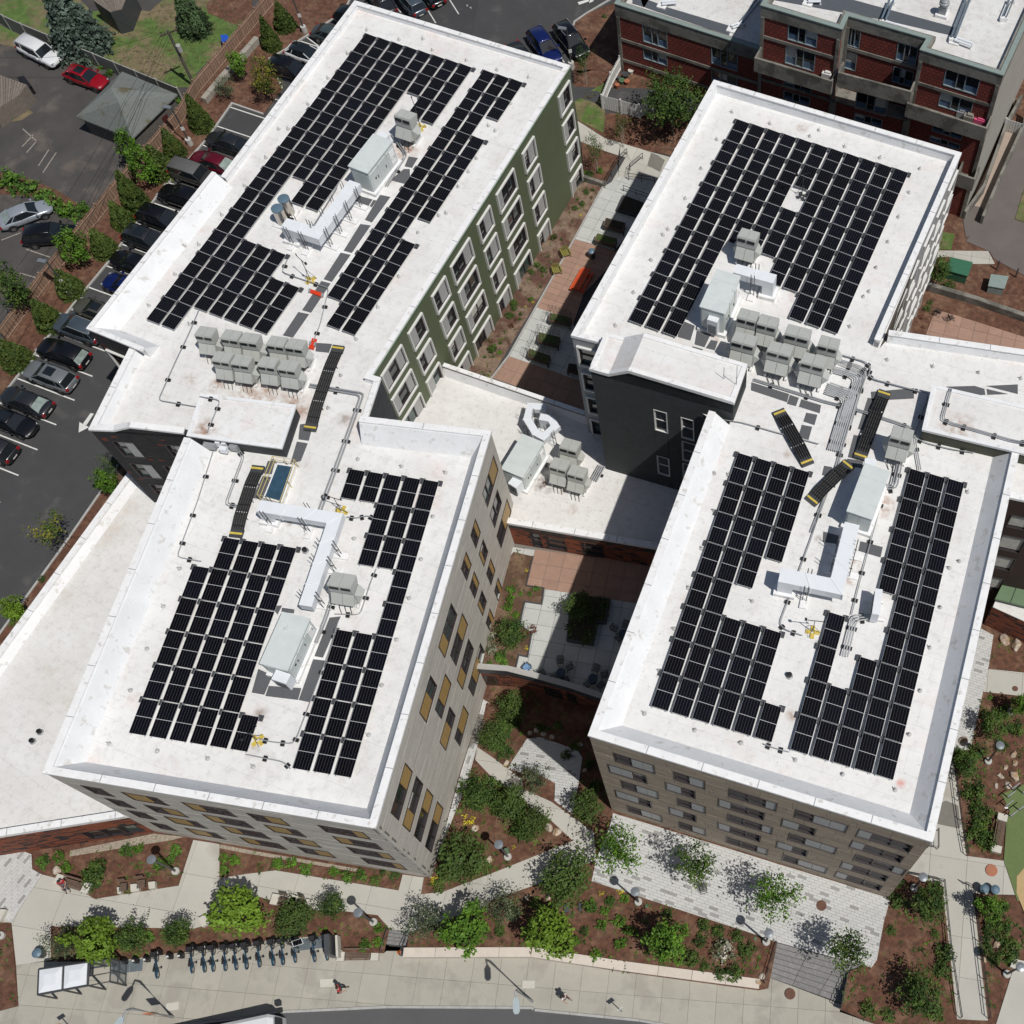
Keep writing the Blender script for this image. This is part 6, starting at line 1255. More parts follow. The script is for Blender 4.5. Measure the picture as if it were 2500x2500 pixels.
def car(label, kind, col, p, ang, sunroof=False, rear_pale=False, roofmat=None, rails=False, group='parked cars', cat='car'):
    S = SH[kind]; t = thing('parked_car', label, cat, (p.x, p.y, p.z), ang, group); W = S['W']
    rings = []
    for x, w, z0, z1 in S['body']:
        rings.append([(x, -w*.9, z0), (x, -w, z0+(z1-z0)*.35), (x, -w*.985, z0+(z1-z0)*.72), (x, -w*.90, z1-.015), (x, -w*.5, z1+.028), (x, 0, z1+.04), (x, w*.5, z1+.028), (x, w*.90, z1-.015), (x, w*.985, z0+(z1-z0)*.72), (x, w, z0+(z1-z0)*.35), (x, w*.9, z0), (x, 0, z0-.02)])
    body = obj('body', MB().loft(rings), col, t, smooth=True, world=False); es = body.modifiers.new('b', 'SUBSURF'); es.levels = 1; es.render_levels = 1
    c = S['cab']; g = MB(); R_ = []
    for x, w, z in c: R_.append([(x, -w, z), (x, w, z)])
    # glasshouse: side glass + screens, then a painted roof skin and pillars
    zb = [1.0]*5; base = [(c[0][0], W*.86), (c[0][0]+.15, W*.88), ((c[0][0]+c[4][0])/2, W*.90), (c[4][0]-.15, W*.87), (c[4][0], W*.80)]; zs = c[0][2]-.06
    top = [(x, w, z) for x, w, z in c[1:4]]
    def pt(i, s): x, w, z = top[i]; return (x, w*s, z-.05)
    bl = [(c[0][0], -W*.80, zs), (-.4, -W*.90, zs), (c[4][0]-.0, -W*.84, c[4][2]-.05)]; br_ = [(x, -y, z) for x, y, z in bl]
    # side glass
    for s, B in ((-1, bl), (1, br_)):
        mb = MB(); T_ = [pt(i, s) for i in range(3)]; f = [(0, 1, 4, 3), (1, 2, 5, 4)]; mb.add([B[0], B[1], B[2]]+T_, f if s < 0 else [q[::-1] for q in f]); obj('side_window', mb, M_vglass, t, world=False)
        for a, b, th in ((B[1], T_[1], .045), ((c[0][0]*.5-.3, B[0][1]*1.04, zs+.02), ((top[0][0]+top[1][0])/2-.1, T_[0][1], top[0][2]-.03), .04), (B[0], T_[0], .05), (B[2], T_[2], .045)):
            obj('pillar', MB().tube([a, b], th, 4), col if a is not B[1] else M_trim, t, world=False)
    mb = MB(); mb.add([bl[2], br_[2], pt(2, 1), pt(2, -1)], [(0, 1, 2, 3)]); obj('windscreen', mb, M_vglass, t, world=False)
    mb = MB(); mb.add([br_[0], bl[0], pt(0, -1), pt(0, 1)], [(0, 1, 2, 3)]); obj('rear_window', mb, M_vglass if not rear_pale else mat('rear_glass_painted_reflection', (.22, .27, .25), .12, .4, 2), t, world=False)  # pale copy of the car glass, a reflection put into its colour
    rr = []
    for x, w, z in [(top[0][0]-.05, top[0][1], top[0][2]-.05)]+top+[(top[2][0]+.05, top[2][1], top[2][2]-.04)]: rr.append([(x, -w-.02, z-.05), (x, -w*.8, z), (x, 0, z+.03), (x, w*.8, z), (x, w+.02, z-.05), (x, 0, z-.06)])
    obj('roof_panel', MB().loft(rr), roofmat or col, t, smooth=True, world=False)
    if sunroof: obj('sunroof', MB().box((top[1][0]+.1, 0, top[1][2]+.022), .85, .78, .02), M_vglass, t, world=False)
    if rails:
        for s in (-1, 1): obj('roof_rail', MB().tube([(top[0][0]+.1, s*top[0][1]*.93, top[0][2]+.05), (top[2][0]-.1, s*top[2][1]*.93, top[2][2]+.05)], .025, 4), M_steel, t, world=False)
    xr, xf = -1.42, 1.40
    for x in (xr, xf):
        for s in (-1, 1):
            wv = MB(); r = .345 if kind != 'sedan' else .325; n = 16; pr = [(r*.62, .11), (r*.95, .115), (r, .07), (r, -.07), (r*.95, -.115), (r*.62, -.11)]
            rg = [[(x+q*math.cos(2*math.pi*k/n), s*(W-.10)+o, r+q*math.sin(2*math.pi*k/n)) for q, o in pr] for k in range(n+1)]; wv.loft(rg, cap=False)
            wh = obj('wheel', wv, M_tyre, t, world=False)
            rm = MB(); vs = [(x+r*.66*math.cos(2*math.pi*k/n), s*(W-.02), r+r*.66*math.sin(2*math.pi*k/n)) for k in range(n)]; vs.append((x, s*(W-.06), r))
            for k in range(n):
                if k % 3 != 2: rm.add([vs[k], vs[(k+1) % n], vs[-1]], [(0, 1, 2) if s < 0 else (2, 1, 0)])
            obj('rim', rm, M_rim, wh, world=False)
            ar = MB(); ar.loft([[(x+(r+.02)*math.cos(a), s*(W-.005), r+(r+.02)*math.sin(a)), (x+(r+.10)*math.cos(a), s*(W+.004), r+(r+.10)*math.sin(a)), (x+(r+.10)*math.cos(a), s*(W-.03), r+(r+.10)*math.sin(a))] for a in [math.pi*k/8 for k in range(9)]]); obj('wheel_arch', ar, M_trim, t, world=False)
    for s in (-1, 1):
        x, w, z0, z1 = S['body'][-2]; obj('headlight', MB().box((x+.06, s*w*.70, z1-.17), .2, .26, .09, -s*.35), M_headl, t, world=False)
        x, w, z0, z1 = S['body'][1]; obj('tail_light', MB().box((x-.02, s*w*.80, z1-.30), .14, .26, .22, s*.2), M_taill, t, world=False)
        obj('door_mirror', MB().box((c[4][0]-.25, s*(W+.07), c[4][2]-.02), .16, .2, .13), col, t, world=False)
        dl_ = MB(); dl_.box((.0, s*(W*.995), .45), .012, .02, .42).box((-1.0, s*(W*.985), .45), .012, .02, .42).box((.95, s*(W*.985), .45), .012, .02, .42); obj('door_seam', dl_, M_trim, t, world=False)
    obj('number_plate', MB().box((-S['L']/2-.005+.03, 0, .55), .03, .45, .13), M_plate, t, world=False); obj('grille', MB().box((S['L']/2-.06, 0, .42), .1, .9, .16), M_trim, t, world=False)
    return t
PB = paint('black', (.006, .006, .008)); PC = paint('charcoal', (.022, .024, .028)); PM_ = paint('maroon', (.11, .004, .014)); PG = paint('dark_grey', (.045, .043, .040)); PN = paint('navy', (.006, .014, .10)); PBG = paint('blue_grey', (.065, .085, .105)); PS = paint('silver_grey', (.17, .185, .195)); PR = paint('red', (.30, .004, .012)); PW = paint('white', (.62, .63, .64), 0); PSV = paint('silver', (.30, .33, .37)); POL = paint('olive_grey', (.085, .083, .070)); PGG = paint('grey_green', (.055, .075, .078))
ax = math.atan2(dl.y, dl.x)
def lotcar(lb_, kind, col, t, x, y, nose='in', L=4.75, **k):
    q = GF(t, x, y, lambda a, b: gz(a, b)+.65); q = q+dl*(L/2); q.z = gz(q.x, q.y)+.02; return car(lb_, kind, col, q, ax+(math.pi if nose == 'in' else 0), **k)
lotcar('charcoal sedan beside the empty stall at the corner of the lot', 'sedan', PC, 'A', 1392, 915); lotcar('maroon sedan parked between the charcoal sedan and a boxy grey wagon', 'sedan', PM_, 'A', 1287, 1045, rear_pale=True)
lotcar('boxy dark grey wagon with flat roof next to the maroon sedan', 'boxy', PG, 'A', 1165, 1130, 'out', roofmat=mat('grey_roof_paint', (.10, .10, .10), .4)); lotcar('black wagon next to the boxy grey one, half hidden by the roof', 'suv', PB, 'A', 1078, 1280)
lotcar('black car whose blue tinted windscreen touches the roof edge', 'suv', PB, 'A', 945, 1430, 'out'); lotcar('dark grey crossover with open sunroof beside the roof edge', 'suv', PC, 'A', 850, 1570, 'out', sunroof=True)
lotcar('black sedan parked just above the navy blue car', 'sedan', PB, 'A', 748, 1720); lotcar('navy blue car second above the lamp post base', 'hatch', PN, 'E', 688, 215); lotcar('olive grey sedan with sunroof nearest the lamp post base', 'sedan', POL, 'E', 505, 385, sunroof=True)
lotcar('long blue grey pickup wagon cut by the building corner', 'suv', PBG, 'E', 368, 500, rails=True); lotcar('glossy black crossover with pale rear window in full view', 'suv', PB, 'E', 267, 665, rear_pale=True); lotcar('silver grey crossover with dark sunroof and red tail lights', 'suv', PS, 'E', 177, 820, sunroof=True)
lotcar('charcoal sedan with pale green rear window', 'sedan', PC, 'E', 12, 985, rear_pale=True); lotcar('black sedan facing out with sun glinting on its windscreen', 'sedan', PB, 'E', -95, 1120, 'out', sunroof=True); lotcar('dark crossover at the left edge, half out of frame', 'suv', PC, 'E', -230, 1290, 'in')
lotcar('black car below the white car in the upper lot', 'suv', PB, 'B', 158, 430, 'out'); lotcar('white car with black glass roof in the upper lot', 'hatch', PW, 'B', 283, 330, 'out', L=4.35, roofmat=M_vglass); lotcar('grey green sedan above the white car in the upper lot', 'sedan', PGG, 'B', 455, 200, 'out'); lotcar('black car uppermost beside the left wall of the roof', 'suv', PB, 'B', 612, 95, 'out')
def ptcar(lb_, kind, col, s, **k):
    """s: rear middle, front middle on the photo"""
    a, b = PF(s, lambda x, y: gz(x, y)+.65); d = (b-a); q = (a+b)/2; q.z = gz(q.x, q.y)+.02; return car(lb_, kind, col, q, math.atan2(d.y, d.x), **k)
ptcar('white boxy hatchback with roof bars under the blue spruce', 'boxy', PW, 'A165,305 A385,415', rails=True); ptcar('red hatchback with dark sunroof beside the garage', 'hatch', PR, 'A455,480 A715,570', sunroof=True)
ptcar('silver sedan in the neighbouring yard, facing the hedge', 'sedan', PSV, 'A20,1500 A320,1385', rear_pale=True); ptcar('black people carrier in the neighbouring yard under the maple', 'suv', PB, 'A190,1600 A500,1570')
ptcar('grey estate car parked at the top edge above the roof', 'suv', PBG, 'B1175,75 B1035,-60', rails=True); ptcar('dark car second from left at the top edge', 'sedan', PC, 'B960,60 B850,-70'); ptcar('black car third from left at the top edge', 'sedan', PB, 'B1290,0 B1180,-120')
ptcar('navy blue crossover behind the green building corner', 'suv', PN, 'C300,240 C420,400'); ptcar('black crossover parked right of the navy blue one', 'suv', PB, 'C490,215 C590,340', rails=True); ptcar('dark car mostly hidden by the rear roof edge', 'sedan', PC, 'C150,320 C270,480')
# bus
a, b = PF('M1330,1978 N190,1873', lambda x, y: ZL(x, y)+2.6); a.z = b.z = 0; d = (b-a).normalized(); o = Vector((-d.y, d.x, 0)); a = b-d*12
t = thing('city_bus', 'white city bus at the kerb, cut off by the bottom edge', 'bus', (a.x, a.y, -.7)); q = [a+o*1.2-o*1.0, b+o*1.2-o*1.0, b-o*2.0+o*0-o*.4, a-o*2.0-o*.4]
q = [b+o*.15-d*.25, b-d*.25-o*2.3]; 
def busring(x, z0, z1, ins=0): c0 = a+d*x; return [(c0+o*(.15-ins)).to_tuple()[:2]+(z0,), (c0+o*(.15-ins)).to_tuple()[:2]+(z1-.18,), (c0+o*(-.05-ins)).to_tuple()[:2]+(z1,), (c0+o*(-2.2+ins)).to_tuple()[:2]+(z1,), (c0+o*(-2.4+ins)).to_tuple()[:2]+(z1-.18,), (c0+o*(-2.4+ins)).to_tuple()[:2]+(z0,)]
obj('body', MB().loft([busring(0, -.4, 2.3, .1), busring(.2, -.4, 2.45), busring(11.6, -.4, 2.45), busring(11.95, -.4, 2.3, .12)]), PW, t)
for k in range(7): w0_ = a+d*(.9+k*1.5)+o*.16; obj('side_window', MB().box((w0_.x, w0_.y, .7), 1.35, .04, .95, math.atan2(d.y, d.x)), M_vglass, t)
w0_ = a+d*11.96-o*1.1; obj('windscreen', MB().box((w0_.x, w0_.y, .5), .05, 2.1, 1.5, math.atan2(d.y, d.x)), M_vglass, t)
for s_ in (.35, -2.6): w0_ = a+d*12.1+o*s_; obj('door_mirror', MB().box((w0_.x, w0_.y, 1.3), .35, .3, .4, math.atan2(d.y, d.x)), M_trim, t)
for x in (2.5, 9.2): w0_ = a+d*x-o*1.1; obj('roof_hatch', MB().box((w0_.x, w0_.y, 2.451), .9, .9, .08, math.atan2(d.y, d.x)), M_unitw, t)
for x in (2.4, 9.0):
    for s_ in (.0, -2.25): w0_ = a+d*x+o*s_; r = .5; mb = MB(); mb.loft([[(w0_+d*(r*math.cos(k*math.pi/6))+o*e).to_tuple()[:2]+(-.38+r*math.sin(k*math.pi/6),) for k in range(12)] for e in (-.14, .16)]); obj('wheel', mb, M_tyre, t)
# ================================================================ VEGETATION
import numpy as np
def leafmat(name, c, var=.35, c2=None):
    m = mat(name, c, .65, var, 1.3, col2=c2, f2=.5, sc2=1.1, rnd=.10, spec=.25); b = m.node_tree.nodes['Principled BSDF']
    b.inputs['Subsurface Weight'].default_value = 0; return m
L_lime = leafmat('lime_leaves', (.135, .225, .022), .3, (.10, .17, .015)); L_bright = leafmat('bright_green_leaves', (.100, .200, .020), .3, (.055, .12, .012)); L_mid = leafmat('mid_green_leaves', (.080, .130, .024), .35, (.03, .065, .012))
L_dark = leafmat('dark_green_leaves', (.052, .085, .016), .35, (.055, .095, .02)); L_grey = leafmat('grey_green_leaves', (.105, .130, .065), .3, (.035, .055, .025)); L_spruce = leafmat('blue_spruce_needles', (0.111, 0.15, 0.12), .4, (.035, .055, .04))
L_arb = leafmat('arborvitae_foliage', (.052, .085, .018), .4, (.07, .10, .02)); L_yel = leafmat('yellow_olive_leaves', (0.208, 0.195, 0.026), .35, (.06, .10, .015)); L_white = leafmat('white_blossom', (0.546, 0.52, 0.442), .3, (.10, .13, .06)); L_red = leafmat('red_brown_leaves', (0.117, 0.0455, 0.026), .4)
L_yf = leafmat('yellow_flowers', (0.585, 0.494, 0.039), .3)
M_bark = mat('brown_bark', (.075, .055, .04), .9, .3, 5); M_birch = mat('pale_birch_bark', (.45, .42, .37), .8, .3, 5)
def leaves(n, cen, rad, size, seed, tilt=.6, clump=0, cl=.16, shell=.55, cone=False, arms=None, flat=1.):
    """n leaf blades spread through an ellipsoid (or cone) crown, gathered in clumps"""
    r = np.random.RandomState(seed)
    def pts(m, sh):
        if cone:
            z = 1-np.sqrt(r.rand(m)); z = z*.98; rr = (1-z)**.85*(sh+(1-sh)*r.rand(m)**.5)*(1+.10*np.sin(z*22+r.rand()*6)); a = r.rand(m)*2*np.pi
            return np.c_[rr*np.cos(a), rr*np.sin(a), z*2-1]
        v = r.randn(m, 3); v /= np.linalg.norm(v, axis=1)[:, None]; return v*(sh+(1-sh)*r.rand(m)**.6)[:, None]
    if arms:
        t = r.rand(n)**.6; k = r.randint(0, arms, n); a = k*2*np.pi/arms+r.randn(arms)[k]*.25+.0; ln = (.55+.45*r.rand(arms))[k]; el = (r.rand(arms)*.9-.1)[k]
        p = np.c_[t*ln*np.cos(a), t*ln*np.sin(a), t*el*.8]+r.randn(n, 3)*(.06+.09*t)[:, None]
    elif clump:
        c = pts(clump, shell); ph = r.rand(4)*6.28; a = np.arctan2(c[:, 1], c[:, 0]); c = c*(.92+.13*np.sin(a*3+ph[0])+.09*np.sin(a*5+ph[1])+.10*r.randn(clump))[:, None]; p = c[r.randint(0, clump, n)]+r.randn(n, 3)*cl
    else: p = pts(n, shell)
    p = p*np.array([rad[0], rad[1], rad[2]])+np.array(cen)
    nn = (p-np.array(cen)); nn /= (np.linalg.norm(nn, axis=1)[:, None]+1e-6); nn = nn*.5+r.randn(n, 3)*.55+np.array([0, 0, tilt]); nn /= np.linalg.norm(nn, axis=1)[:, None]
    u = np.cross(nn, r.randn(n, 3)); u /= (np.linalg.norm(u, axis=1)[:, None]+1e-6); v = np.cross(nn, u); s = size*(.6+.8*r.rand(n))[:, None]
    q = np.stack([p-u*s, p-v*s*.55+nn*s*.1, p+u*s, p+v*s*.55-nn*s*.1], 1).reshape(-1, 3)
    me = bpy.data.meshes.new('crown'); me.vertices.add(4*n); me.vertices.foreach_set('co', q.ravel()); me.loops.add(4*n); me.loops.foreach_set('vertex_index', np.arange(4*n)); me.polygons.add(n)
    me.polygons.foreach_set('loop_start', np.arange(n)*4); me.polygons.foreach_set('loop_total', np.full(n, 4)); me.update(); return me
def joinme(a, b):
    pass
def proto(kind, m, me, stem='bark', hc=1.6, th=.05, multi=1, spread=.5):
    """crown radius 1 centred at hc above the ground"""
    me.materials.append(m); mb = MB(); rr = random.Random(hash(kind) % 1000)
    for k in range(multi):
        a = k*2.4; b0 = Vector((.08*math.cos(a), .08*math.sin(a), 0)) if multi > 1 else Vector(); mb.tube([b0, b0*2+Vector((0, 0, hc*.5)), b0*3.2+Vector((0, 0, hc*.95))], th, 6, r2=th*.5)
    for k in range(7):
        a = k*.9+rr.random(); z = hc*(.45+.07*k); mb.tube([(0, 0, z), (.3*math.cos(a), .3*math.sin(a), z+.22), (.75*spread*1.4*math.cos(a), .75*spread*1.4*math.sin(a), z+.5)], th*.5, 5, r2=th*.15)
    tm = mb.mesh('trunk', [M_bark if stem == 'bark' else M_birch]); return dict(c=me, t=tm, hc=hc, mat=m)
PR_ = {}
def reg(k, *variants): PR_[k] = variants
reg('lime', *[proto('lime', L_lime, leaves(1900, (0, 0, 1.6), (1, 1, .85), .085, s, .7, 75, .115, .5)) for s in (1, 2)])
reg('bright', *[proto('bright', L_bright, leaves(1900, (0, 0, 1.6), (1, 1, .85), .080, s, .7, 80, .12, .5)) for s in (3, 4)])
reg('dark', *[proto('dark', L_dark, leaves(2300, (0, 0, 1.4), (1, 1, .8), .060, s, .6, 150, .12, .45)) for s in (5, 6)])
reg('mid', *[proto('mid', L_mid, leaves(2100, (0, 0, 1.4), (1, 1, .8), .062, s, .6, 130, .12, .45)) for s in (7, 8)])
reg('grey', *[proto('grey', L_grey, leaves(1500, (0, 0, 1.5), (1, 1, .8), .052, s, .5, 90, .13, .4)) for s in (9, 10)])
reg('locust', *[proto('locust', L_bright if s == 11 else L_mid, leaves(1500, (0, 0, 1.7), (1, 1, .9), .055, s, .5, arms=17), th=.035) for s in (11, 12)])
reg('open', *[proto('open', L_mid, leaves(1000, (0, 0, 1.6), (1, 1, .85), .05, s, .5, 60, .14, .4), 'birch', multi=3, th=.022) for s in (13, 14)])
reg('yellow', proto('yellow', L_yel, leaves(1500, (0, 0, 1.6), (1, 1, 1.0), .065, 15, .5, 80, .12, .4)))
reg('sprout', proto('sprout', L_yel, leaves(700, (0, 0, 1.6), (1, 1, .8), .05, 16, .5, arms=14), th=.02))
reg('big', proto('big', L_mid, leaves(6000, (0, 0, 1.5), (1, 1, .75), .040, 17, .6, 210, .085, .5)))
reg('maple', *[proto('maple', L_bright, leaves(1400, (0, 0, 1.5), (1, 1, .9), .085, s, .7, 60, .13, .5)) for s in (18, 19)])
def coneproto(m, n, size, seed, rows=0):
    me = leaves(n, (0, 0, 1.02), (1, 1, 1), size, seed, .2, 0, 0, .72, cone=True); return proto('cone', m, me, hc=.3, spread=.1)
reg('arbor', coneproto(L_arb, 2600, .10, 21), coneproto(L_arb, 2600, .10, 22)); reg('spruce', coneproto(leafmat('green_spruce_needles', (0.0585, 0.111, 0.039), .4, (.07, .12, .04)), 2600, .10, 23))
def bigspruce(seed, m):
    r = np.random.RandomState(seed); q = []
    me = leaves(9000, (0, 0, 1.0), (1, 1, 1), .05, seed, .8, 0, 0, .8, cone=True)
    # gather the needles into drooping boughs
    co = np.empty(len(me.vertices)*3); me.vertices.foreach_get('co', co); co = co.reshape(-1, 4, 3); c = co.mean(1); z = c[:, 2]/2; a = np.arctan2(c[:, 1], c[:, 0]); k = 13
    tier = np.floor(z*k); ph = tier*1.7; nb = np.maximum(5, 15-tier); wob = np.abs(np.sin(a*nb/2+ph)); tz = (z*k-tier); fac = (.62+.38*wob)*(1.08-.32*tz); new = c.copy(); new[:, 0] *= fac; new[:, 1] *= fac; new[:, 2] -= .10*wob*np.hypot(c[:, 0], c[:, 1])
    co += (new-c)[:, None, :]; me.vertices.foreach_set('co', co.ravel()); me.update(); return proto('bs', m, me, hc=.4, spread=.2)
reg('bluespruce', bigspruce(31, L_spruce)); reg('greenspruce', bigspruce(32, leafmat('deep_green_spruce_needles', (0.065, 0.111, 0.0455), .4, (.03, .05, .02))))
CNT = {}
def plantat(kind, nm, label, cat, base, sc, group=None, rz=None):
    i = CNT.get(kind, 0); CNT[kind] = i+1; v = PR_[kind][i % len(PR_[kind])]
    t = thing(nm, label, cat, tuple(base), rz if rz is not None else random.uniform(0, 6.28), group); t.scale = sc
    for n_, me in (('crown', v['c']), ('trunk', v['t'])): o = bpy.data.objects.new(n_, me); link(o, t)
    return t
def tree(kind, label, t, x, y, r_px, hc=3., base=None, nm='tree', group=None, cat='tree', zoff=0.):
    """read off the middle of the crown; hc is the height of that point"""
    q = GF(t, x, y, lambda a, b: (base if base is not None else gz(a, b))+hc); z = base if base is not None else gz(q.x, q.y); s = r_px/96*(87.2-hc)/87
    H0 = PR_[kind][0]['hc']; H0 = {'lime': 1.6, 'bright': 1.6, 'locust': 1.7}.get(kind, H0)
    return plantat(kind, nm, label, cat, (q.x, q.y, z), (s, s, hc/H0), group)
def cone(kind, label, t, tx, ty, bx, by, w_px, nm='arborvitae', group='conifers along the parking lot'):
    b = PF('%s%g,%g' % (t, bx, by))[0]; L = math.hypot(tx-bx, ty-by)/92; top = P(t, tx, ty, b.z+L*1.0); r = w_px/96/2
    return plantat(kind, nm, label, 'conifer', b, (r*1.25, r*1.25, L*.56), group)
for a in [('lime', 'bright lime tree beside the small bench on the pale path', 'M', 1580, 1170, 165, 3.2), ('lime', 'yellow green tree behind the bus shelter roof', 'M', 620, 1370, 150, 2.8), ('bright', 'bright green tree just right of the short granite steps', 'N', 1480, 1290, 155, 3.0),
          ('lime', 'lime tree overhanging the stone seat wall', 'O', 385, 1320, 160, 3.4), ('bright', 'fresh green tree left of the white flowering shrub', 'O', 1190, 1370, 140, 3.2), ('bright', 'small bright tree beside the right hand ramp railing', 'Q', 1700, 1150, 90, 2.0),
          ('mid', 'small pointed tree casting a shadow on the path by the bike dock', 'M', 1170, 1310, 98, 2.6), ('mid', 'dark shrubby tree between the lime tree and the pointed one', 'M', 870, 1350, 108, 2.0), ('grey', 'dull green tree left of the bus shelter planting', 'M', 395, 1380, 112, 2.4),
          ('mid', 'small round tree by the lamp post above the bike dock', 'N', 568, 1130, 92, 2.4), ('dark', 'low spreading dark shrub tree behind the wooden bench seats', 'N', 310, 1215, 135, 1.6), ('grey', 'grey green tree at the top of the short steps', 'N', 1200, 1240, 135, 2.6), ('grey', 'grey green tree shading the diagonal path', 'N', 1730, 1130, 130, 2.6),
          ('dark', 'broad dark green tree at the meeting of the two paths', 'O', 495, 940, 185, 3.0), ('dark', 'broad dark tree at the foot of the pale building corner', 'N', 1450, 800, 185, 2.6), ('grey', 'sparse tree over the round paver court', 'O', 290, 270, 105, 2.6), ('dark', 'dark tree at the left base of the taupe building', 'O', 635, 450, 118, 2.4),
          ('dark', 'dark tree beside the upper diagonal path', 'O', 115, 440, 135, 2.0), ('dark', 'dark tree above the tan boulders', 'O', 265, 570, 120, 2.2), ('mid', 'tree in the narrow bed beside the paver strip', 'N', 1560, 400, 110, 2.2),
          ('locust', 'open star shaped tree at the left end of the paver plaza', 'O', 850, 750, 175, 4.0), ('locust', 'open star shaped tree with a chair beneath it', 'O', 1375, 860, 165, 4.0), ('locust', 'open star shaped tree in the middle of the paver plaza', 'Q', 250, 1065, 170, 4.0), ('locust', 'open star shaped tree beside the wide granite steps', 'Q', 745, 1440, 165, 4.0),
          ('mid', 'tree in the bed near the bottom of the picture right of the wide steps', 'Q', 1240, 1720, 150, 2.6), ('mid', 'tree in the upper corner of the bed right of the plaza', 'Q', 1310, 1110, 120, 2.4), ('dark', 'dark tree below the terrace wall in deep shade', 'K', 130, 1440, 110, 2.2), ('dark', 'dark tree left of the tan boulder by the path', 'J', 1660, 1640, 110, 2.0),
          ('sprout', 'thin yellow green tree leaning over the parking asphalt', 'I', 330, 250, 165, 3.4), ('bright', 'lime green young tree at the corner of the dark shingled block', 'E', 705, 1580, 78, 2.6), ('open', 'loose green tree behind the young lime one', 'E', 735, 1460, 75, 2.8), ('lime', 'lime tree at the left edge of the long white roof', 'I', 85, 790, 80, 2.6),
          ('big', 'large leafy tree over the white patio fence', 'C', 1210, 640, 262, 5.0), ('open', 'birch clump with white stems by the black crossover', 'C', 620, 390, 85, 3.2), ('open', 'birch clump beside the ramp bed near the green wall', 'C', 690, 990, 95, 3.2), ('open', 'thin birch in front of the white patio fence', 'C', 875, 830, 80, 3.0),
          ('maple', 'maple with bright leaves beside the garage corner', 'A', 840, 960, 95, 3.6), ('maple', 'maple with bright leaves between two conifers', 'A', 950, 1100, 115, 3.2), ('maple', 'maple with bright leaves over the black people carrier', 'A', 470, 1640, 125, 3.2), ('mid', 'large maple at the left edge of the picture', 'E', 45, 240, 140, 4.6),
          ('yellow', 'yellow olive tree beside the empty parking stall', 'A', 1770, 500, 125, 3.4), ('grey', 'round blue green spruce beside the retaining blocks', 'A', 1510, 575, 95, 1.8), ('bright', 'bright feathery conifer above the round blue one', 'A', 1595, 420, 85, 2.4),
          ('mid', 'leafy tree beside the green shed roof', 'H', 1370, 140, 110, 2.6), ('mid', 'tree at the top of the bed beside the play surface', 'Q', 1560, 170, 105, 2.0), ('bright', 'small bright tree at the right edge above the play surface', 'L', 1910, 1440, 75, 2.2), ('mid', 'broad shrub tree in the bed right of the paver strip', 'L', 1740, 1560, 115, 2.2)]:
    tree(*a, group='trees around the buildings')
tree('mid', 'shrubby tree on the terrace bed against the pale wall', 'J', 1790, 940, 118, 1.6, 2.0, group='trees around the buildings'); tree('dark', 'dark tree growing in the raised planter', 'K', 590, 760, 118, 1.8, 2.4, group='trees around the buildings')
b = PF('A575,330')[0]; plantat('bluespruce', 'blue_spruce', 'huge blue spruce behind the white car', 'conifer', b, (3.2, 3.2, 4.3)); b = PF('A1330,215')[0]; plantat('greenspruce', 'spruce', 'green spruce on the lawn near the blue bin', 'conifer', b, (1.9, 1.9, 3.0))
for lb_, *a in [('narrow conifer at the top left of the lot beside the cedar fence', 'A', 1735, 10, 1840, 320, 150), ('conifer at the top edge right of the narrow one', 'A', 1890, -80, 1930, 190, 170), ('tall conifer beside the garage wall above the empty stall', 'A', 1235, 535, 1370, 860, 175), ('conifer between the lamp post and the garage', 'A', 1075, 785, 1190, 1040, 160),
                ('broad conifer between the two bright maples', 'A', 975, 890, 1100, 1170, 220), ('conifer tall and dark right of the old yard', 'A', 752, 1040, 930, 1390, 190), ('short conifer in front of the cedar fence gap', 'A', 712, 1290, 840, 1510, 170), ('conifer beside the maple over the black car', 'A', 570, 1480, 720, 1700, 185),
                ('conifer behind the left lamp post', 'E', 355, 85, 490, 315, 190), ('conifer just left of the lamp post base', 'E', 180, 285, 350, 530, 190), ('conifer at the left edge above the charcoal sedan', 'E', -20, 545, 130, 790, 210)]: cone('arbor', lb_, *a)
# hedge and shrubs
def shrubproto(m, n, size, seed, sq=.7): me = leaves(n, (0, 0, .5), (1, 1, sq), size, seed, .6, max(20, n//14), .16, .4); me.materials.append(m); me.name = 'shrub'; return me
SHR = {'g': [shrubproto(L_bright, 420, .13, 41), shrubproto(leafmat('fresh_green_leaves', (0.0975, 0.195, 0.026), .3, (.04, .09, .012)), 420, .13, 42)], 'd': [shrubproto(L_dark, 480, .12, 43), shrubproto(L_mid, 480, .12, 44)], 'w': [shrubproto(L_white, 500, .10, 45)], 'y': [shrubproto(L_yf, 160, .12, 46)], 'r': [shrubproto(L_red, 200, .12, 47)], 'm': [shrubproto(L_mid, 600, .10, 48)]}
def shrub(k, t, x, y, rpx, label, group, base=None, nm='shrub'):
    f = (lambda a, b: base) if base is not None else gz; q = GF(t, x, y, lambda a, b: f(a, b)+rpx/96*.5); q.z = f(q.x, q.y)+.03; v = SHR[k]; s = rpx/96
    o = place(nm, random.choice(v), q, random.uniform(0, 6), None, (s, s, s*random.uniform(.8, 1.1))); tag(o, label, 'shrub', group); return o
ORD = 'leftmost|second from left|third from left|fourth from left|fifth from left|sixth from left|seventh from left|eighth from left|ninth from left|tenth from left|eleventh from left|twelfth from left|ninth from right|eighth from right|seventh from right|sixth from right|fifth from right|fourth from right|third from right|second from right|rightmost'.split('|')
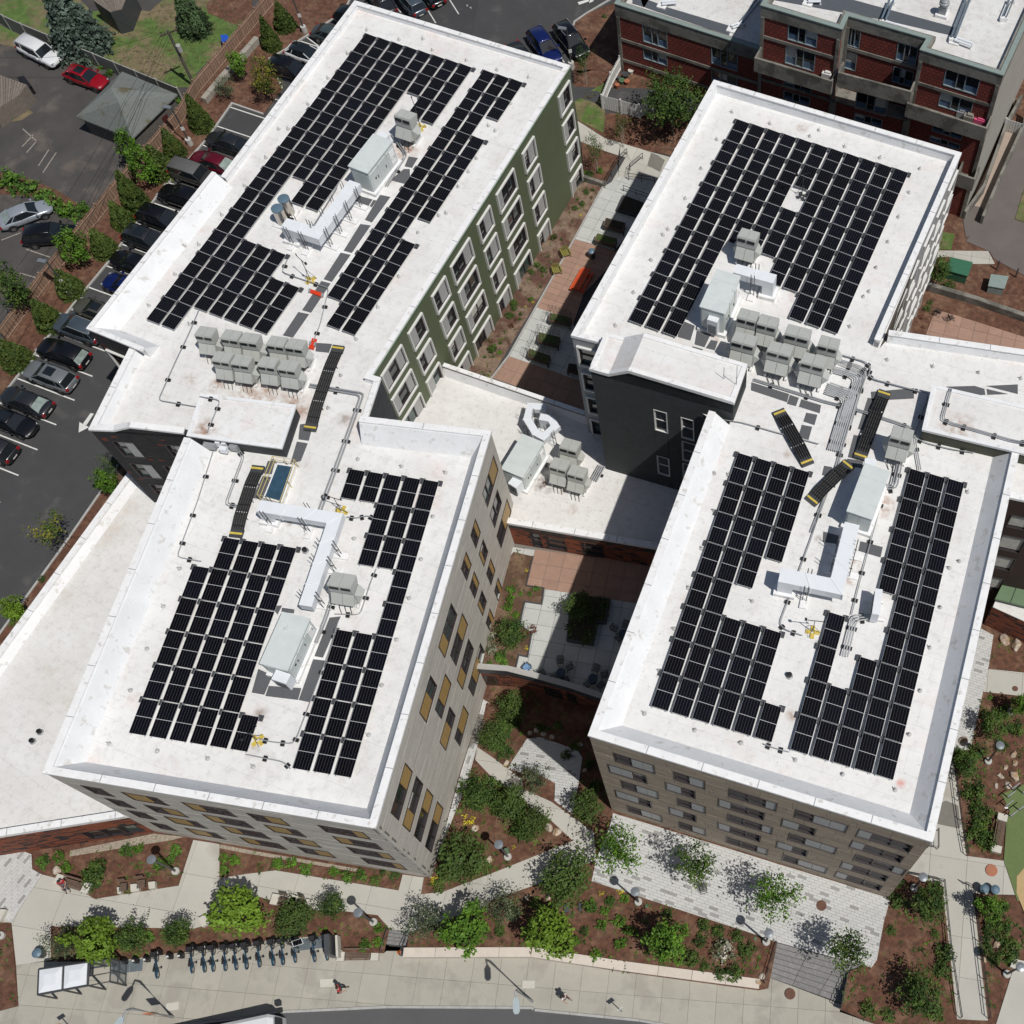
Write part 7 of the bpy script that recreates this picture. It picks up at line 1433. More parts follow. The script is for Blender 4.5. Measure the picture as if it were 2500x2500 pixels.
def shrubs(k, spec, label, group, base=None):
    L_ = sorted((TT[w[0]][0]+float(w[1:].split(',')[0])*KT, w) for w in spec.split()); n = len(L_)
    for i, (_, w) in enumerate(L_): t, rest = w[0], w[1:].split(','); o = ORD[i] if i < min(12, n-1) else ORD[20-(n-1-i)]; shrub(k, t, float(rest[0]), float(rest[1]), float(rest[2]) if len(rest) > 2 else 42, label+(', '+o if n > 1 else ''), group, base)
shrubs('g', 'M850,760,44 M935,750,40 M290,840,46 M395,808,44 M445,880,42 M1190,765,44 M1150,830,40 M1080,855,44', 'round bright shrub in the bed below the orange brick wing', 'shrubs below the orange brick wing')
shrubs('g', 'M1505,815,36 M1580,832,42 M1515,900,36 M1872,850,40 N213,855,40 N308,845,42 N400,890,44 N598,908,40 N685,940,42 N780,930,42', 'round bright shrub in the row below the pale front wall', 'shrubs along the pale front wall'); shrubs('d', 'N877,965,40 N1005,932,36 N925,910,25', 'dark round shrub near the corner of the pale front wall', 'dark shrubs along the pale front wall')
shrubs('g', 'N800,1400,40 N895,1382,38 N890,1285,38 M1010,1350,40', 'bright shrub in the bed beside the bike dock', 'shrubs beside the bike dock'); shrubs('d', 'O50,1312,34 O300,1115,44 O430,1135,42 O625,1310,34 O1185,1190,36 M635,930,80 M660,870,60 M610,1000,50 N1710,1310,34', 'dark shrub standing in open bark mulch', 'dark shrubs in bark mulch')
shrubs('g', 'O660,1140,50 O800,1105,36 O895,1090,36 O765,1170,36 O740,1265,40 O860,1240,48 O920,1305,38 O870,1390,45 O700,1468,42 O570,1370,35', 'green shrub in the long bed above the stone seat wall', 'shrubs above the stone seat wall')
shrubs('d', 'O1430,1260,44 O1530,1310,48 O1660,1340,44 O1405,1375,45 O1345,1490,58 O1435,1550,34 O1720,1430,55 O1630,1590,60 O1540,1590,45 Q1090,960,45 Q1070,1100,60 Q1340,1020,60 Q1290,1200,50 Q1040,1300,34 Q1330,1320,30 Q1400,1450,70 Q1380,1560,60 Q1010,1870,44 Q870,1830,50 Q1330,1850,60', 'dark shrub in the planting beside the wide granite steps', 'dark shrubs beside the wide steps')
shrubs('w', 'O1560,1440,80 D1870,690,50', 'whitish flowering shrub among green ones', 'white flowering shrubs'); shrubs('g', 'Q1590,465,30 L1705,1390,20 Q1650,600,40 Q1790,1150,45', 'small bright shrub right of the taupe building', 'bright shrubs right of the taupe building')
shrubs('m', 'Q1600,370,90 Q1650,520,85 Q1620,640,80 Q1690,700,75 L1620,1750,70 Q1500,120,60 Q1780,50,50 Q1720,1300,75 Q1840,1420,80 Q1680,1420,50 Q1800,1280,60 Q1850,1500,45 Q1740,1490,50 L1880,1600,60 L1800,1480,50', 'mid green shrub in the beds at the right edge', 'shrubs at the right edge')
shrubs('m', 'N1500,330,80 N1640,330,90 N1750,430,85 N1860,620,90 N1830,500,70 O60,450,80 O200,620,60 O40,20,90 O90,100,60 K60,1600,80 K100,1500,70 J1800,1560,60 N1300,1000,50 N1340,900,60 N1600,870,60', 'mid green shrub massed along the diagonal paths', 'shrubs along the diagonal paths')
shrubs('d', 'K330,1590,40 K450,1580,35 O500,120,40 O660,180,40 O700,330,45 O560,60,40', 'shade plant below the terrace wall', 'shade plants below the terrace wall')
shrubs('g', 'K130,660,36 K130,720,36 K110,780,40 K160,830,32 K300,658,28 K197,690,20 K257,692,20 J1720,1110,45 K90,1180,38 K50,1115,36 J1640,1170,36', 'bright shrub in the terrace bed', 'shrubs in the terrace bed', 2.0); shrubs('w', 'J1640,980,50 J1660,1060,45', 'white flowering shrub by the pale terrace wall', 'white shrubs on the terrace', 2.0); shrubs('r', 'K270,930,40', 'red leaved shrub on the terrace bed corner', 'red shrubs', 2.0); shrubs('y', 'K235,530,15 K240,1055,18', 'yellow flowering plant in the terrace bed', 'yellow plants in the terrace bed', 2.0)
shrubs('d', 'C640,1290,30 C610,1370,30 C560,1400,28 C420,1600,30 C310,1785,32 C350,1815,34 C260,1830,28 G150,385,32 G150,420,28 G120,470,34 G10,690,30 F1805,385,30 F1775,470,34 F1655,695,38', 'dark shrub in the bed below the green wall', 'dark shrubs below the green wall', 1.8)
shrubs('g', 'C680,1280,18 C730,1150,34 C630,1160,20 C545,1490,10 G270,355,18 G195,460,16 G190,495,14 G60,655,14 G55,720,18 F1715,720,18 F1610,750,15 F1915,365,18 F1680,670,12 C470,1615,12 C345,1860,12 C580,1345,14', 'small green plant in the bed below the green wall', 'small plants below the green wall', 1.8); shrubs('r', 'G135,545,20 G165,500,18 F1655,640,22 F1790,540,24 C670,1330,16 H1245,480,24 H1255,550,20', 'reddish plant in a courtyard bed', 'reddish courtyard plants', 1.8); shrubs('y', 'C600,1450,16 G280,380,14 G230,410,12 F1710,760,10 N1500,560,45 O870,1040,24 O740,1050,20 N1270,965,34 O150,740,16', 'yellow flowering plant in a bed', 'yellow flowering plants')
shrubs('g', 'A30,1200,90 A110,1240,95 A190,1270,90 A280,1320,80 A360,1370,85 A440,1410,85 A520,1440,75 A560,1400,60', 'leafy bush in the hedge behind the silver sedan', 'hedge bushes behind the silver sedan'); shrubs('g', 'A560,400,40 A610,420,40 A680,450,40 A740,490,45 A1200,680,40 A60,790,40', 'ivy bush at the foot of the vinyl fence', 'ivy along the vinyl fence')
shrubs('m', 'C660,1170,40 H1280,420,34 H1300,380,26 H1430,270,60 H1470,150,60 C760,110,25 C1350,780,60', 'green shrub by the courtyard and sheds', 'shrubs by the courtyard and sheds')
shrubs('d', 'I280,590,30 I90,885,30 E640,1620,20', 'dark shrub between the asphalt and the long white roof', 'shrubs beside the long white roof')
# ground cover: tufts nobody could count
def tufts(specs, n, seed, m, sz=.09, f=gz, base=.06, nm='ground_cover', lb_='low tufts of green plants scattered through the bark mulch'):
    r = random.Random(seed); mb = MB()
    for s in specs:
        p = PF(s, f); xs = [a.x for a in p]; ys = [a.y for a in p]; k = int(n*(max(xs)-min(xs))*(max(ys)-min(ys))/100)
        for _ in range(k):
            x, y = r.uniform(min(xs), max(xs)), r.uniform(min(ys), max(ys))
            if not inside((x, y), p): continue
            z = f(x, y)+base; q = r.choice((.6, 1, 1, 1.8))
            for j in range(7): a = r.random()*6.28; d = sz*q*r.uniform(.6, 1.5); c = Vector((x+r.gauss(0, sz*q), y+r.gauss(0, sz*q), z)); u = Vector((math.cos(a), math.sin(a), .7))*d; w = Vector((-math.sin(a), math.cos(a), .1))*d*.35; mb.add([c-w, c+w, c+u+w*.3, c+u-w*.3], [(0, 1, 2, 3)])
    o = obj(nm, mb, m, kind='stuff'); o['label'] = lb_; o['category'] = 'ground cover'; return o
tufts(BEDS, 150, 1, L_mid); tufts(BEDS, 90, 2, L_bright, .07, nm='ground_cover', lb_='small bright seedlings scattered through the bark mulch')
fl_b = ['C615,1225 C750,1262 C365,1932 G-10,900 G-200,1000 C-100,1932']; tufts(fl_b, 190, 3, L_mid, .07, fN, .03, lb_='low plants in the bed below the green wall'); tufts(['K150,410 K282,440 K235,638 K355,655 K340,762 K225,745 K190,900 K272,958 K245,1118 K185,1105 K160,1212 J1590,1195 J1640,950 J1790,430'], 200, 4, L_mid, .07, fT, .1, lb_='low plants in the terrace bed')
tufts(['C560,690 C810,540 C760,650 C765,760 C755,900 C580,812', 'A620,80 A840,60 A1010,80 A1100,0 A1400,-20 A1690,130 A1590,230 A1320,500 A1345,590 A1200,590 A800,430 A540,330 A640,240', 'D1932,1280 D1870,1480 D2100,1560 D2100,1200', 'D1370,1560 D1465,1580 D1440,1685 D1345,1680'], 900, 5, leafmat('grass_blades', (0.078, 0.124, 0.0286), .4, (.13, .11, .05)), .05, gz, .05, nm='grass', lb_='short grass on the lawns')
tufts(['K530,688 K800,718 K770,882 K715,880 K682,1030 K505,1000'], 900, 6, L_dark, .10, lambda a, b: 2.45, .02, lb_='dark ground cover in the raised planter')
# ================================================================ STREET FURNITURE AND SMALL THINGS
M_lamp = mat('dark_grey_lamp_metal', (.06, .065, .07), .4, .1); M_lampd = mat('lamp_disc_top', (.20, .22, .24), .35, .1, metal=.3); M_base = mat('concrete_lamp_base', (.42, .41, .38), .85, .1, 4); M_slat = mat('brown_timber_slat', (.13, .085, .06), .8, .2, 4, rnd=.15); M_bench = mat('pale_concrete_block', (.50, .48, .42), .85, .08, 3)
def lamp(lb_, t, x, y, h=4.3, f=gz, group='disc headed garden lamps'):
    p = PF('%s%g,%g' % (t, x, y), f)[0]; q = thing('garden_lamp', lb_, 'lamp post', tuple(p), 0, group)
    obj('lamp_base', MB().lathe(p, [(.27, 0), (.27, .28), (.22, .32)], 14), M_base, q); obj('lamp_pole', MB().lathe(p, [(.08, .3), (.06, h-.25)], 8), M_lamp, q); obj('lamp_head', MB().lathe(p, [(.10, h-.45), (.13, h-.2), (.30, h-.12), (.31, h-.02)], 18), M_lamp, q); obj('lamp_disc', MB().lathe(p, [(.31, h-.019), (.30, h+.02), (.12, h+.05)], 18), M_lampd, q); return q
for a in [('disc lamp in the bed below the orange brick wing', 'M', 1190, 905), ('disc lamp at the bike dock end of the bed', 'N', 865, 1248), ('disc lamp beside the green box in the triangular bed', 'N', 1768, 808), ('disc lamp at the upper edge of the long bed near the plaza', 'O', 990, 1112), ('disc lamp at the top of the wide granite steps', 'O', 1850, 1380), ('disc lamp in the bed behind the taupe building corner', 'Q', 1188, 1018),
          ('disc lamp among the boulders at the right edge', 'Q', 1687, 165), ('disc lamp near the seat block at the lower right edge', 'Q', 1812, 1597), ('disc lamp at the left edge whose base is cut by the frame', 'M', 15, 1338)]: lamp(*a)
def poll(lb_, t, x, y, h, arm, f=gz):
    p = PF('%s%g,%g' % (t, x, y), f)[0]; q = thing('parking_lamp', lb_, 'lamp post', tuple(p), 0, 'tall parking lot lamps'); obj('lamp_base', MB().lathe(p, [(.28, 0), (.28, .75), (.25, .78)], 14), M_base, q); obj('lamp_pole', MB().lathe(p, [(.07, .75), (.055, h)], 8), M_lamp, q); v = Vector(arm)
    obj('lamp_head', MB().box((p.x+v.x*.4, p.y+v.y*.4, h+p.z-.08), .75, .35, .1, math.atan2(v.y, v.x)), M_lampd, q); obj('notice_plate', MB().box((p.x+.09, p.y-.09, p.z+1.9), .3, .02, .42, R(20)), M_plate, q)
poll('tall parking lamp beside the garage corner', 'A', 1285, 975, 4.6, (-1, .2)); poll('tall parking lamp above the blue grey pickup', 'E', 487, 335, 4.6, (-1, .2)); poll('tall parking lamp at the top of the lot', 'B', 400, 218, 4.6, (-.3, 1)); poll('parking lamp behind the green building corner', 'C', 540, 460, 4.6, (-1, .2))
def streetlight(lb_, t, x, y, ht, hx, hy, h=7.5):
    p = PF('%s%g,%g' % (t, x, y), ZL)[0]; e = P(ht, hx, hy, h); q = thing('street_light', lb_, 'street light', tuple(p), 0, 'kerbside street lights'); obj('pole', MB().tube([p, Vector((p.x, p.y, h*.93)), Vector((p.x, p.y, h))+(e-Vector((p.x, p.y, h)))*.25+Vector((0, 0, .2)), e], .10, 8, r2=.05), M_steel, q)
    d = (e-Vector((p.x, p.y, h))).normalized(); a = math.atan2(d.y, d.x); obj('luminaire', MB().loft([[(e.x+d.x*s-d.y*w, e.y+d.y*s+d.x*w, h+z) for w, z in ((-k, -.06), (-k, .05), (k, .05), (k, -.06))] for s, k in ((-.1, .06), (.15, .20), (.75, .20), (.9, .10))]), mat('pale_luminaire', (.36, .42, .44), .4, .05), q)
    obj('banner', MB().box((p.x-.35, p.y, 2.2), .6, .05, 1.1, R(10)), mat('orange_white_banner', (.55, .22, .12), .7, .5, 3), q) if 'bus' in lb_ else None
streetlight('kerbside street light by the bus with a small banner', 'M', 1165, 1885, 'M', 825, 1890, 6.8); streetlight('kerbside street light in the middle of the sidewalk', 'O', 275, 1780, 'O', 165, 1760, 7.2)
def sign(lb_, t, x, y, m, h=2.2): p = PF('%s%g,%g' % (t, x, y), ZL)[0]; q = thing('street_sign', lb_, 'sign', tuple(p), 0, 'kerbside signs'); obj('post', MB().tube([p, p+Vector((0, 0, h))], .035, 6), M_steel, q); obj('sign_plate', MB().box((p.x, p.y, p.z+h-.45), .45, .03, .5, R(35)), m, q)
sign('small street sign at the kerb near the walking people', 'O', 880, 1850, M_plate); sign('orange street sign left of the bus', 'M', 480, 1960, mat('orange_sign', (.6, .25, .04), .6)); 
def benchw(lb_, spec, blocks=True, back=True, seat=.45, f=gz, depth=.55, nm='bench'):
    a, b = PF(spec, f); d = (b-a); L = d.length; d.normalize(); o = Vector((-d.y, d.x, 0)); q = thing(nm, lb_, 'bench', tuple(a), 0, 'timber slat benches'); ang = math.atan2(d.y, d.x)
    for k in range(6): c = a+d*(L/2)+o*(k*depth/6); obj('seat_slat', MB().box((c.x, c.y, a.z+seat-.05), L-.06, depth/6*.75, .05, ang), M_slat, q)
    if back:
        for k in range(3): c = a+d*(L/2)+o*(depth+.06+.03*k); obj('back_slat', MB().box((c.x, c.y, a.z+seat+.1+.14*k), L-.06, .04, .1, ang), M_slat, q)
    for e in ((0, 1) if blocks else ()): c = a+d*(L*e+(-.28 if e == 0 else .28))+o*(depth/2); obj('end_block', MB().box((c.x, c.y, a.z), .5, depth+.15, seat, ang), M_bench, q)
    for e in (.2, .8): c = a+d*(L*e)+o*(depth/2); obj('leg', MB().box((c.x, c.y, a.z), .08, depth*.8, seat-.06, ang), M_dark, q)
    return q
benchw('timber bench between stone blocks, with the seated person in red', 'M425,1000 M560,1040'); benchw('left one of two single timber seats below the lamp bed', 'M815,1045 M872,1035', False); benchw('right one of two single timber seats below the lamp bed', 'M935,1024 M995,1014', False); benchw('small timber bench beside the bright lime tree', 'M1425,1250 M1485,1215', back=False)
benchw('left one of two timber seats above the dark spreading shrub', 'N225,1130 N285,1140'); benchw('right one of two timber seats above the dark spreading shrub', 'N345,1140 N395,1155'); benchw('wide timber bench at the right end of the bike dock', 'N675,1505 N850,1503', f=ZL); benchw('timber bench by the play surface at the right edge', 'Q1770,740 Q1800,580'); benchw('brown timber bench under the big tree by the path', 'C1090,1010 C1230,1030', f=fN)
for lb_, s in (('left seat block of the two single timber seats', 'M787,1012 M810,1005 M815,1050 M792,1055'), ('middle seat block between the two single timber seats', 'M877,990 M932,985 M935,1035 M880,1042'), ('right seat block of the two single timber seats', 'M998,975 M1043,970 M1045,1015 M1002,1022'), ('pale stone seat block at the left edge', 'M-20,1155 M40,1160 M0,1240 M-60,1230'), ('pale stone seat block at the lower right edge', 'Q1860,1490 Q1945,1510 Q1905,1575 Q1840,1545')): p = PL(s, .45); tag(obj('seat_block', MB().prism(p, 0, .45), M_bench), lb_, 'stone block')
# bus shelter
sp = PL('M262,1562 M600,1512 M592,1672 M255,1735', 2.6); t = thing('bus_shelter', 'bus shelter with two frosted white roof panels and glass end wall', 'bus shelter', (sp[0].x, sp[0].y, 0)); mb = MB(); ps = offs(sp[::-1], 0, True)
A_, B_, C_, D_ = sp; mid1 = (A_+B_)/2; mid2 = (C_+D_)/2; fr_ = MB()
for a, b in ((A_, B_), (B_, C_), (C_, D_), (D_, A_), (mid1, mid2)): fr_.tube([a, b], .07, 4)
obj('roof_frame', fr_, M_dark, t)
for q in ((A_, mid1, mid2, D_), (mid1, B_, C_, mid2)): q = [Vector(v) for v in q]; cc = sum(q, Vector())/4; qq = [cc+(v-cc)*.9 for v in q]; z = 2.66; obj('roof_panel', MB().loft([[(v.x, v.y, 2.6) for v in qq], [(v.x, v.y, 2.68) for v in qq], [((cc+(v-cc)*.5).x, (cc+(v-cc)*.5).y, 2.76) for v in qq]]), mat('frosted_roof_panel', (.66, .69, .72), .35, .04), t)
e1_, e2_ = B_+(B_-A_).normalized()*1.35, C_+(C_-D_).normalized()*1.35; legs = MB()
for v in (A_, mid1, B_, e1_, e2_, C_, mid2, D_): obj('post', MB().box((v.x, v.y, -.05), .10, .10, 2.62, 0), M_dark, t)
mb = MB()
for z in (.15, 1.35, 2.5):
    for a, b in ((B_, e1_), (e1_, e2_), (A_, B_)): mb.tube([(a.x, a.y, z), (b.x, b.y, z)], .045, 4)
mb.tube([((e1_+e2_).x/2, (e1_+e2_).y/2, 0), ((e1_+e2_).x/2, (e1_+e2_).y/2, 2.5)], .04, 4); mb.tube([(e1_.x, e1_.y, 2.5), (e2_.x, e2_.y, 2.5), (C_.x, C_.y, 2.5)], .04, 4); obj('end_frame', mb, M_dark, t)
mg = mat('shelter_glass', (.30, .33, .35), .05, .1); mg.node_tree.nodes['Principled BSDF'].inputs['Alpha'].default_value = .35
for a, b in ((B_, e1_), (e1_, e2_), (A_, mid1), (mid1, B_)): obj('glass_pane', MB().add([(a.x, a.y, .2), (b.x, b.y, .2), (b.x, b.y, 2.45), (a.x, a.y, 2.45)], [(0, 1, 2, 3)]), mg, t)
# bike dock
da, db = PF('M752,1560 N560,1375', ZL); dd = (db-da).normalized(); do = Vector((-dd.y, dd.x, 0)); t = thing('bike_dock_rail', 'long grey metal plate of the bicycle sharing station', 'bike dock', tuple(da)); c = (da+db)/2; n = 12
for k in range(n): a, b = da+(db-da)*(k/n+.001), da+(db-da)*((k+1)/n-.001); obj('dock_plate', MB().loft([[(p.x+do.x*w, p.y+do.y*w, p.z+z) for w, z in ((-.38, .01), (-.38, .06), (.38, .06), (.38, .01))] for p in (a, b)]), mat('blue_grey_dock_plate', (.10, .125, .14), .55, .15, 2), t)
M_bike = mat('teal_bike_paint', (.008, .050, .095), .35, .1); M_bblk = mat('bike_black', (.012, .012, .014), .5, .1); M_fend = mat('grey_fender', (.25, .26, .27), .4, .1)
def bikeproto():
    t = thing('shared_bicycle', 'tmp', 'bicycle')
    def wheel(x): mb = MB(); n = 16; r = .31; mb.tube([(x+r*math.cos(2*math.pi*k/n), 0, .33+r*math.sin(2*math.pi*k/n)) for k in range(n+1)], .028, 5, cap=False); return mb
    for x in (0, 1.08):
        w = obj('wheel', wheel(x), M_tyre, t, world=False); sp_ = MB()
        for k in range(8): a = k*math.pi/8; sp_.tube([(x+.3*math.cos(a), 0, .33+.3*math.sin(a)), (x-.3*math.cos(a), 0, .33-.3*math.sin(a))], .004, 3)
        obj('spokes', sp_, M_steel, w, world=False); f = MB(); f.loft([[(x+.37*math.cos(a), y, .33+.37*math.sin(a)) for y in (-.05, .05)]+[(x+.35*math.cos(a), y, .33+.35*math.sin(a)) for y in (.05, -.05)] for a in [math.pi*(.1+.8*k/8) for k in range(9)]]); obj('fender', f, M_bike if x == 0 else M_bblk, t, world=False)
    fr = MB(); fr.tube([(0, 0, .33), (.32, 0, .40), (.85, 0, .72)], .045, 6); fr.tube([(.30, 0, .38), (.22, 0, .85)], .035, 6); fr.tube([(1.08, 0, .33), (.88, 0, .95)], .03, 6); fr.tube([(0, 0, .33), (.24, 0, .7)], .022, 5); obj('frame', fr, M_bike, t, world=False)
    obj('saddle', MB().loft([[(x, -w, z), (x, w, z), (x, w*.8, z+.06), (x, -w*.8, z+.06)] for x, w, z in ((.05, .10, .88), (.18, .10, .90), (.38, .03, .90))]), M_bblk, t, world=False)
    hb = MB(); hb.tube([(.78, -.32, 1.05), (.9, -.18, 1.02), (.9, .18, 1.02), (.78, .32, 1.05)], .02, 5); hb.tube([(.88, 0, .9), (.9, 0, 1.02)], .025, 5); obj('handlebar', hb, M_bblk, t, world=False)
    bk2 = MB(); bk2.loft([[(x, -w, z), (x, w, z), (x, w, z+.24), (x, -w, z+.24)] for x, w, z in ((1.0, .16, .78), (1.3, .21, .80))]); obj('basket', bk2, M_bblk, t, world=False)
    pd = MB(); pd.tube([(.32, -.2, .30), (.32, .2, .30)], .02, 4); pd.box((.32, -.24, .28), .1, .1, .03).box((.32, .24, .28), .1, .1, .03); obj('pedals', pd, M_bblk, t, world=False); return t
BK = bikeproto(); bikes = 'M1075,1595 M1310,1560 M1393,1555 M1452,1550 M1533,1545 M1605,1540 M1675,1535 M1762,1520 M1855,1510 M1920,1505 N18,1530 N105,1520 N197,1510 N262,1505 N345,1490 N475,1485 N560,1475'.split(); ordn = 'leftmost second third fourth fifth sixth seventh eighth ninth tenth eleventh twelfth thirteenth fourteenth fifteenth sixteenth rightmost'.split(); dkp = []
yaw = math.atan2(do.y, do.x)
for k, s in enumerate(bikes):
    p = PF(s, ZL)[0]; lb_ = ordn[k]+(' of the teal bicycles in the dock'+(', standing apart beside empty docks' if k == 0 else ', next to the map kiosk' if k == 16 else '')); ya = yaw+random.uniform(-.05, .05)+.08
    if k == 0: BK.location = p; BK.rotation_euler = (0, 0, ya); BK['label'] = lb_; BK['group'] = 'teal bicycles in the sharing dock'
    else: dup(BK, p, ya, lb_, 'teal bicycles in the sharing dock')
    dkp.append(p+do*1.35)
dk = MB(); dk.loft([[(x, -w, 0), (x, w, 0), (x, w*.7, z), (x, -w*.7, z)] for x, w, z in ((-.16, .13, .55), (.0, .15, .80), (.2, .12, .62))])
DKM = dk.mesh('dock_post', [M_bblk]); dm = MB().box((-.06, 0, .62), .12, .14, .16).mesh('dock_face', [mat('white_dock_face', (.6, .6, .6), .4)])
for q in dkp+PF('M775,1530 M852,1515 M928,1508 M1003,1500 M1157,1480 M1232,1475', ZL): d_ = place('dock_post', DKM, q, yaw, t); f_ = bpy.data.objects.new('dock_face', dm); link(f_, d_)
p = PF('N355,1420', ZL)[0]; q = thing('station_solar_panel', 'small solar panel on a post over the bike dock', 'solar panel', tuple(p)); obj('post', MB().tube([p, p+Vector((0, 0, 2.5))], .07, 6), M_dark, q); sp = PL('N305,1375 N375,1352 N388,1390 N318,1412', 2.6); obj('panel_frame', MB().prism(sp, 2.5, 2.56), M_alu, q); obj('panel_glass', MB().prism([sum(sp, Vector())/4+(v-sum(sp, Vector())/4)*.86 for v in sp], 2.561, 2.57), M_cell, q)
p = PF('N600,1420', ZL)[0]; q = thing('map_kiosk', 'tall dark map kiosk at the right end of the bike dock', 'kiosk', tuple(p)); obj('kiosk_frame', MB().box(p, .35, 1.3, 2.0, R(12)), M_lamp, q); obj('map_panel', MB().box((p.x-.19, p.y, p.z+.4), .03, 1.05, 1.4, R(12)), mat('map_glass', (.12, .15, .16), .1, .6, 3), q); obj('kiosk_side', MB().box((p.x+.45, p.y+.0, p.z), .15, 1.4, 1.2, R(12)), M_bench, q)
# litter bins and round lids
def binr(lb_, s, m, f=gz, h=1.0, r=.3, g='round litter bins'): p = PF(s, f)[0]; q = thing('litter_bin', lb_, 'litter bin', tuple(p), 0, g); obj('bin_body', MB().lathe(p, [(r*.85, 0), (r, h*.8), (r, h*.82)], 16), m, q); obj('bin_lid', MB().lathe(p, [(r*1.05, h*.821), (r*1.05, h*.9), (r*.5, h), (r*.1, h+.01)], 16), M_cap, q)
binr('grey bin left of the bus shelter', 'M290,1465', M_lamp); binr('dark bin on the terracotta tiles beside the red table', 'C680,1735', M_lamp, fN); binr('left one of two bins beside the copper cover', 'Q1650,1035', M_lamp); binr('right one of two bins beside the copper cover', 'Q1722,1040', M_lamp)
M_rust = mat('rusty_iron_cover', (.12, .055, .035), .8, .3, 6); M_copper = mat('copper_cover', (.33, .12, .06), .6, .25, 4)
for lb_, s, r, m, f in (('rusty round cover set in the paver plaza', 'Q566,1135', .36, M_rust, gz), ('rusty round cover on the sidewalk below the wide steps', 'Q356,1730', .36, M_rust, ZL), ('copper red round cover on the path by the two bins', 'Q1712,898', .42, M_copper, gz), ('dark round cover on the path right of the paver strip', 'L1872,1330', .2, M_rust, gz), ('pale green round lid in the bed by the upper lamp', 'O1047,1137', .12, M_greend, gz), ('pale green round lid in the bed by the steps lamp', 'O1778,1357', .12, M_greend, gz)):
    p = PF(s, f)[0]; tag(obj('access_cover', MB().lathe((p.x, p.y, p.z+.05), [(r, 0), (r, .045), (r*.9, .05), (r*.1, .052)], 22), m), lb_, 'access cover')
for lb_, s in (('rectangular pale utility cover by the walking person in red', 'N500,1630 N590,1628 N592,1680 N502,1685'), ('rectangular pale utility cover near the middle street light', 'O210,1640 O292,1640 O290,1692 O208,1692'), ('rectangular utility cover near the bus', 'M1120,1795 M1205,1780 M1205,1835 M1118,1845')): p = PF(s, ZL); tag(obj('utility_cover', MB().prism(p, lambda a, b: ZL(a, b)-.02, lambda a, b: ZL(a, b)+.012), M_bench), lb_, 'utility cover')
# railings
def railing(lb_, spec, f=gz, h=.95, post=1.3, bars=2, nm='handrail', g='black handrails'):
    pts = PF(spec, f); q = thing(nm, lb_, 'handrail', tuple(pts[0]), 0, g); mb = MB()
    for b in range(bars): obj('rail', MB().tube([p+Vector((0, 0, h-.4*b)) for p in pts], .028, 5), M_rail, q)
    for a, b in zip(pts, pts[1:]):
        n = max(1, round((b-a).length/post))
        for k in range(n+1): c = a+(b-a)*(k/n); obj('post', MB().tube([c, c+Vector((0, 0, h))], .028, 5), M_rail, q) if k or a is pts[0] else None
    return q
railing('left handrail of the short granite steps', 'N972,1300 N925,1450', ZL, .9, 1.6); railing('right handrail of the short granite steps', 'N1100,1320 N1052,1475', ZL, .9, 1.6); railing('left handrail of the wide granite steps', 'Q262,1385 Q182,1660', lambda a, b: -.4, 1.0, 1.0); railing('right handrail of the wide granite steps', 'Q740,1590 Q690,1830', lambda a, b: -.5, 1.0, 1.2)
railing('left handrail of the right hand ramp', 'Q1140,925 Q1385,975 Q1430,1430 Q1500,1890'); railing('right handrail of the right hand ramp', 'Q1525,990 Q1580,1015 Q1640,1500 Q1690,1895'); railing('long handrail along the path right of the taupe building', 'Q1450,170 Q1500,560 Q1545,800'); railing('short handrail at the corner of the taupe building', 'Q1345,630 Q1345,755 Q1280,745')
railing('curved handrail along the north court path', 'C915,1050 C850,1110 C765,1270', fN); railing('second handrail beside the north court ramp', 'C1020,1080 C935,1150 C925,1215 C1100,1245', fN); railing('lower handrail of the north court ramp', 'C890,1290 C1060,1350', fN, .8)
# tables and chairs on the terrace
M_mesh = mat('blue_black_table', (.018, .032, .055), .4, .1)
def chairproto():
    t = thing('patio_chair', 'tmp', 'chair'); mb = MB()
    for x in (-.22, .22): mb.tube([(x, -.25, 0), (x, -.22, .44), (x, .22, .44), (x*1.05, .30, .85)], .016, 4); mb.tube([(x, .28, 0), (x, .2, .44)], .016, 4); mb.tube([(x*1.2, -.2, .64), (x*1.2, .25, .64)], .016, 4)
    mb.tube([(-.23, .30, .85), (.23, .30, .85)], .016, 4); mb.tube([(-.22, -.25, .02), (.22, -.25, .02)], .014, 4); obj('chair_frame', mb, M_rail, t, world=False); s = MB()
    for k in range(6): s.box((0, -.18+.075*k, .44), .44, .045, .012)
    obj('seat_mesh', s, M_rail, t, world=False); s = MB()
    for k in range(4): s.box((0, .235+.018*k, .52+.085*k), .44, .012, .05)
    obj('back_mesh', s, M_rail, t, world=False); return t
CH = chairproto(); used_c = []
def chair(lb_, t_, x, y, yaw_, f=fT, g='black metal patio chairs'):
    p = PF('%s%g,%g' % (t_, x, y), lambda a, b: f(a, b)+.3)[0]; p.z = f(p.x, p.y)+.03
    if not used_c: CH.location = p; CH.rotation_euler = (0, 0, yaw_); CH['label'] = lb_; CH['group'] = g; used_c.append(1)
    else: dup(CH, p, yaw_, lb_, g)
def table(lb_, t_, x, y, f=fT): p = PF('%s%g,%g' % (t_, x, y), lambda a, b: f(a, b)+.72)[0]; p.z = f(p.x, p.y)+.03; q = thing('patio_table', lb_, 'table', tuple(p), 0, 'round patio tables'); obj('table_top', MB().lathe(p, [(.36, .69), (.36, .72)], 20), M_mesh, q); obj('pedestal', MB().lathe(p, [(.24, 0), (.05, .04), (.04, .69)], 10), M_rail, q); return p
T3 = [('left round table', 'K', 468, 1220), ('middle round table', 'K', 683, 1260), ('right round table', 'K', 890, 960)]
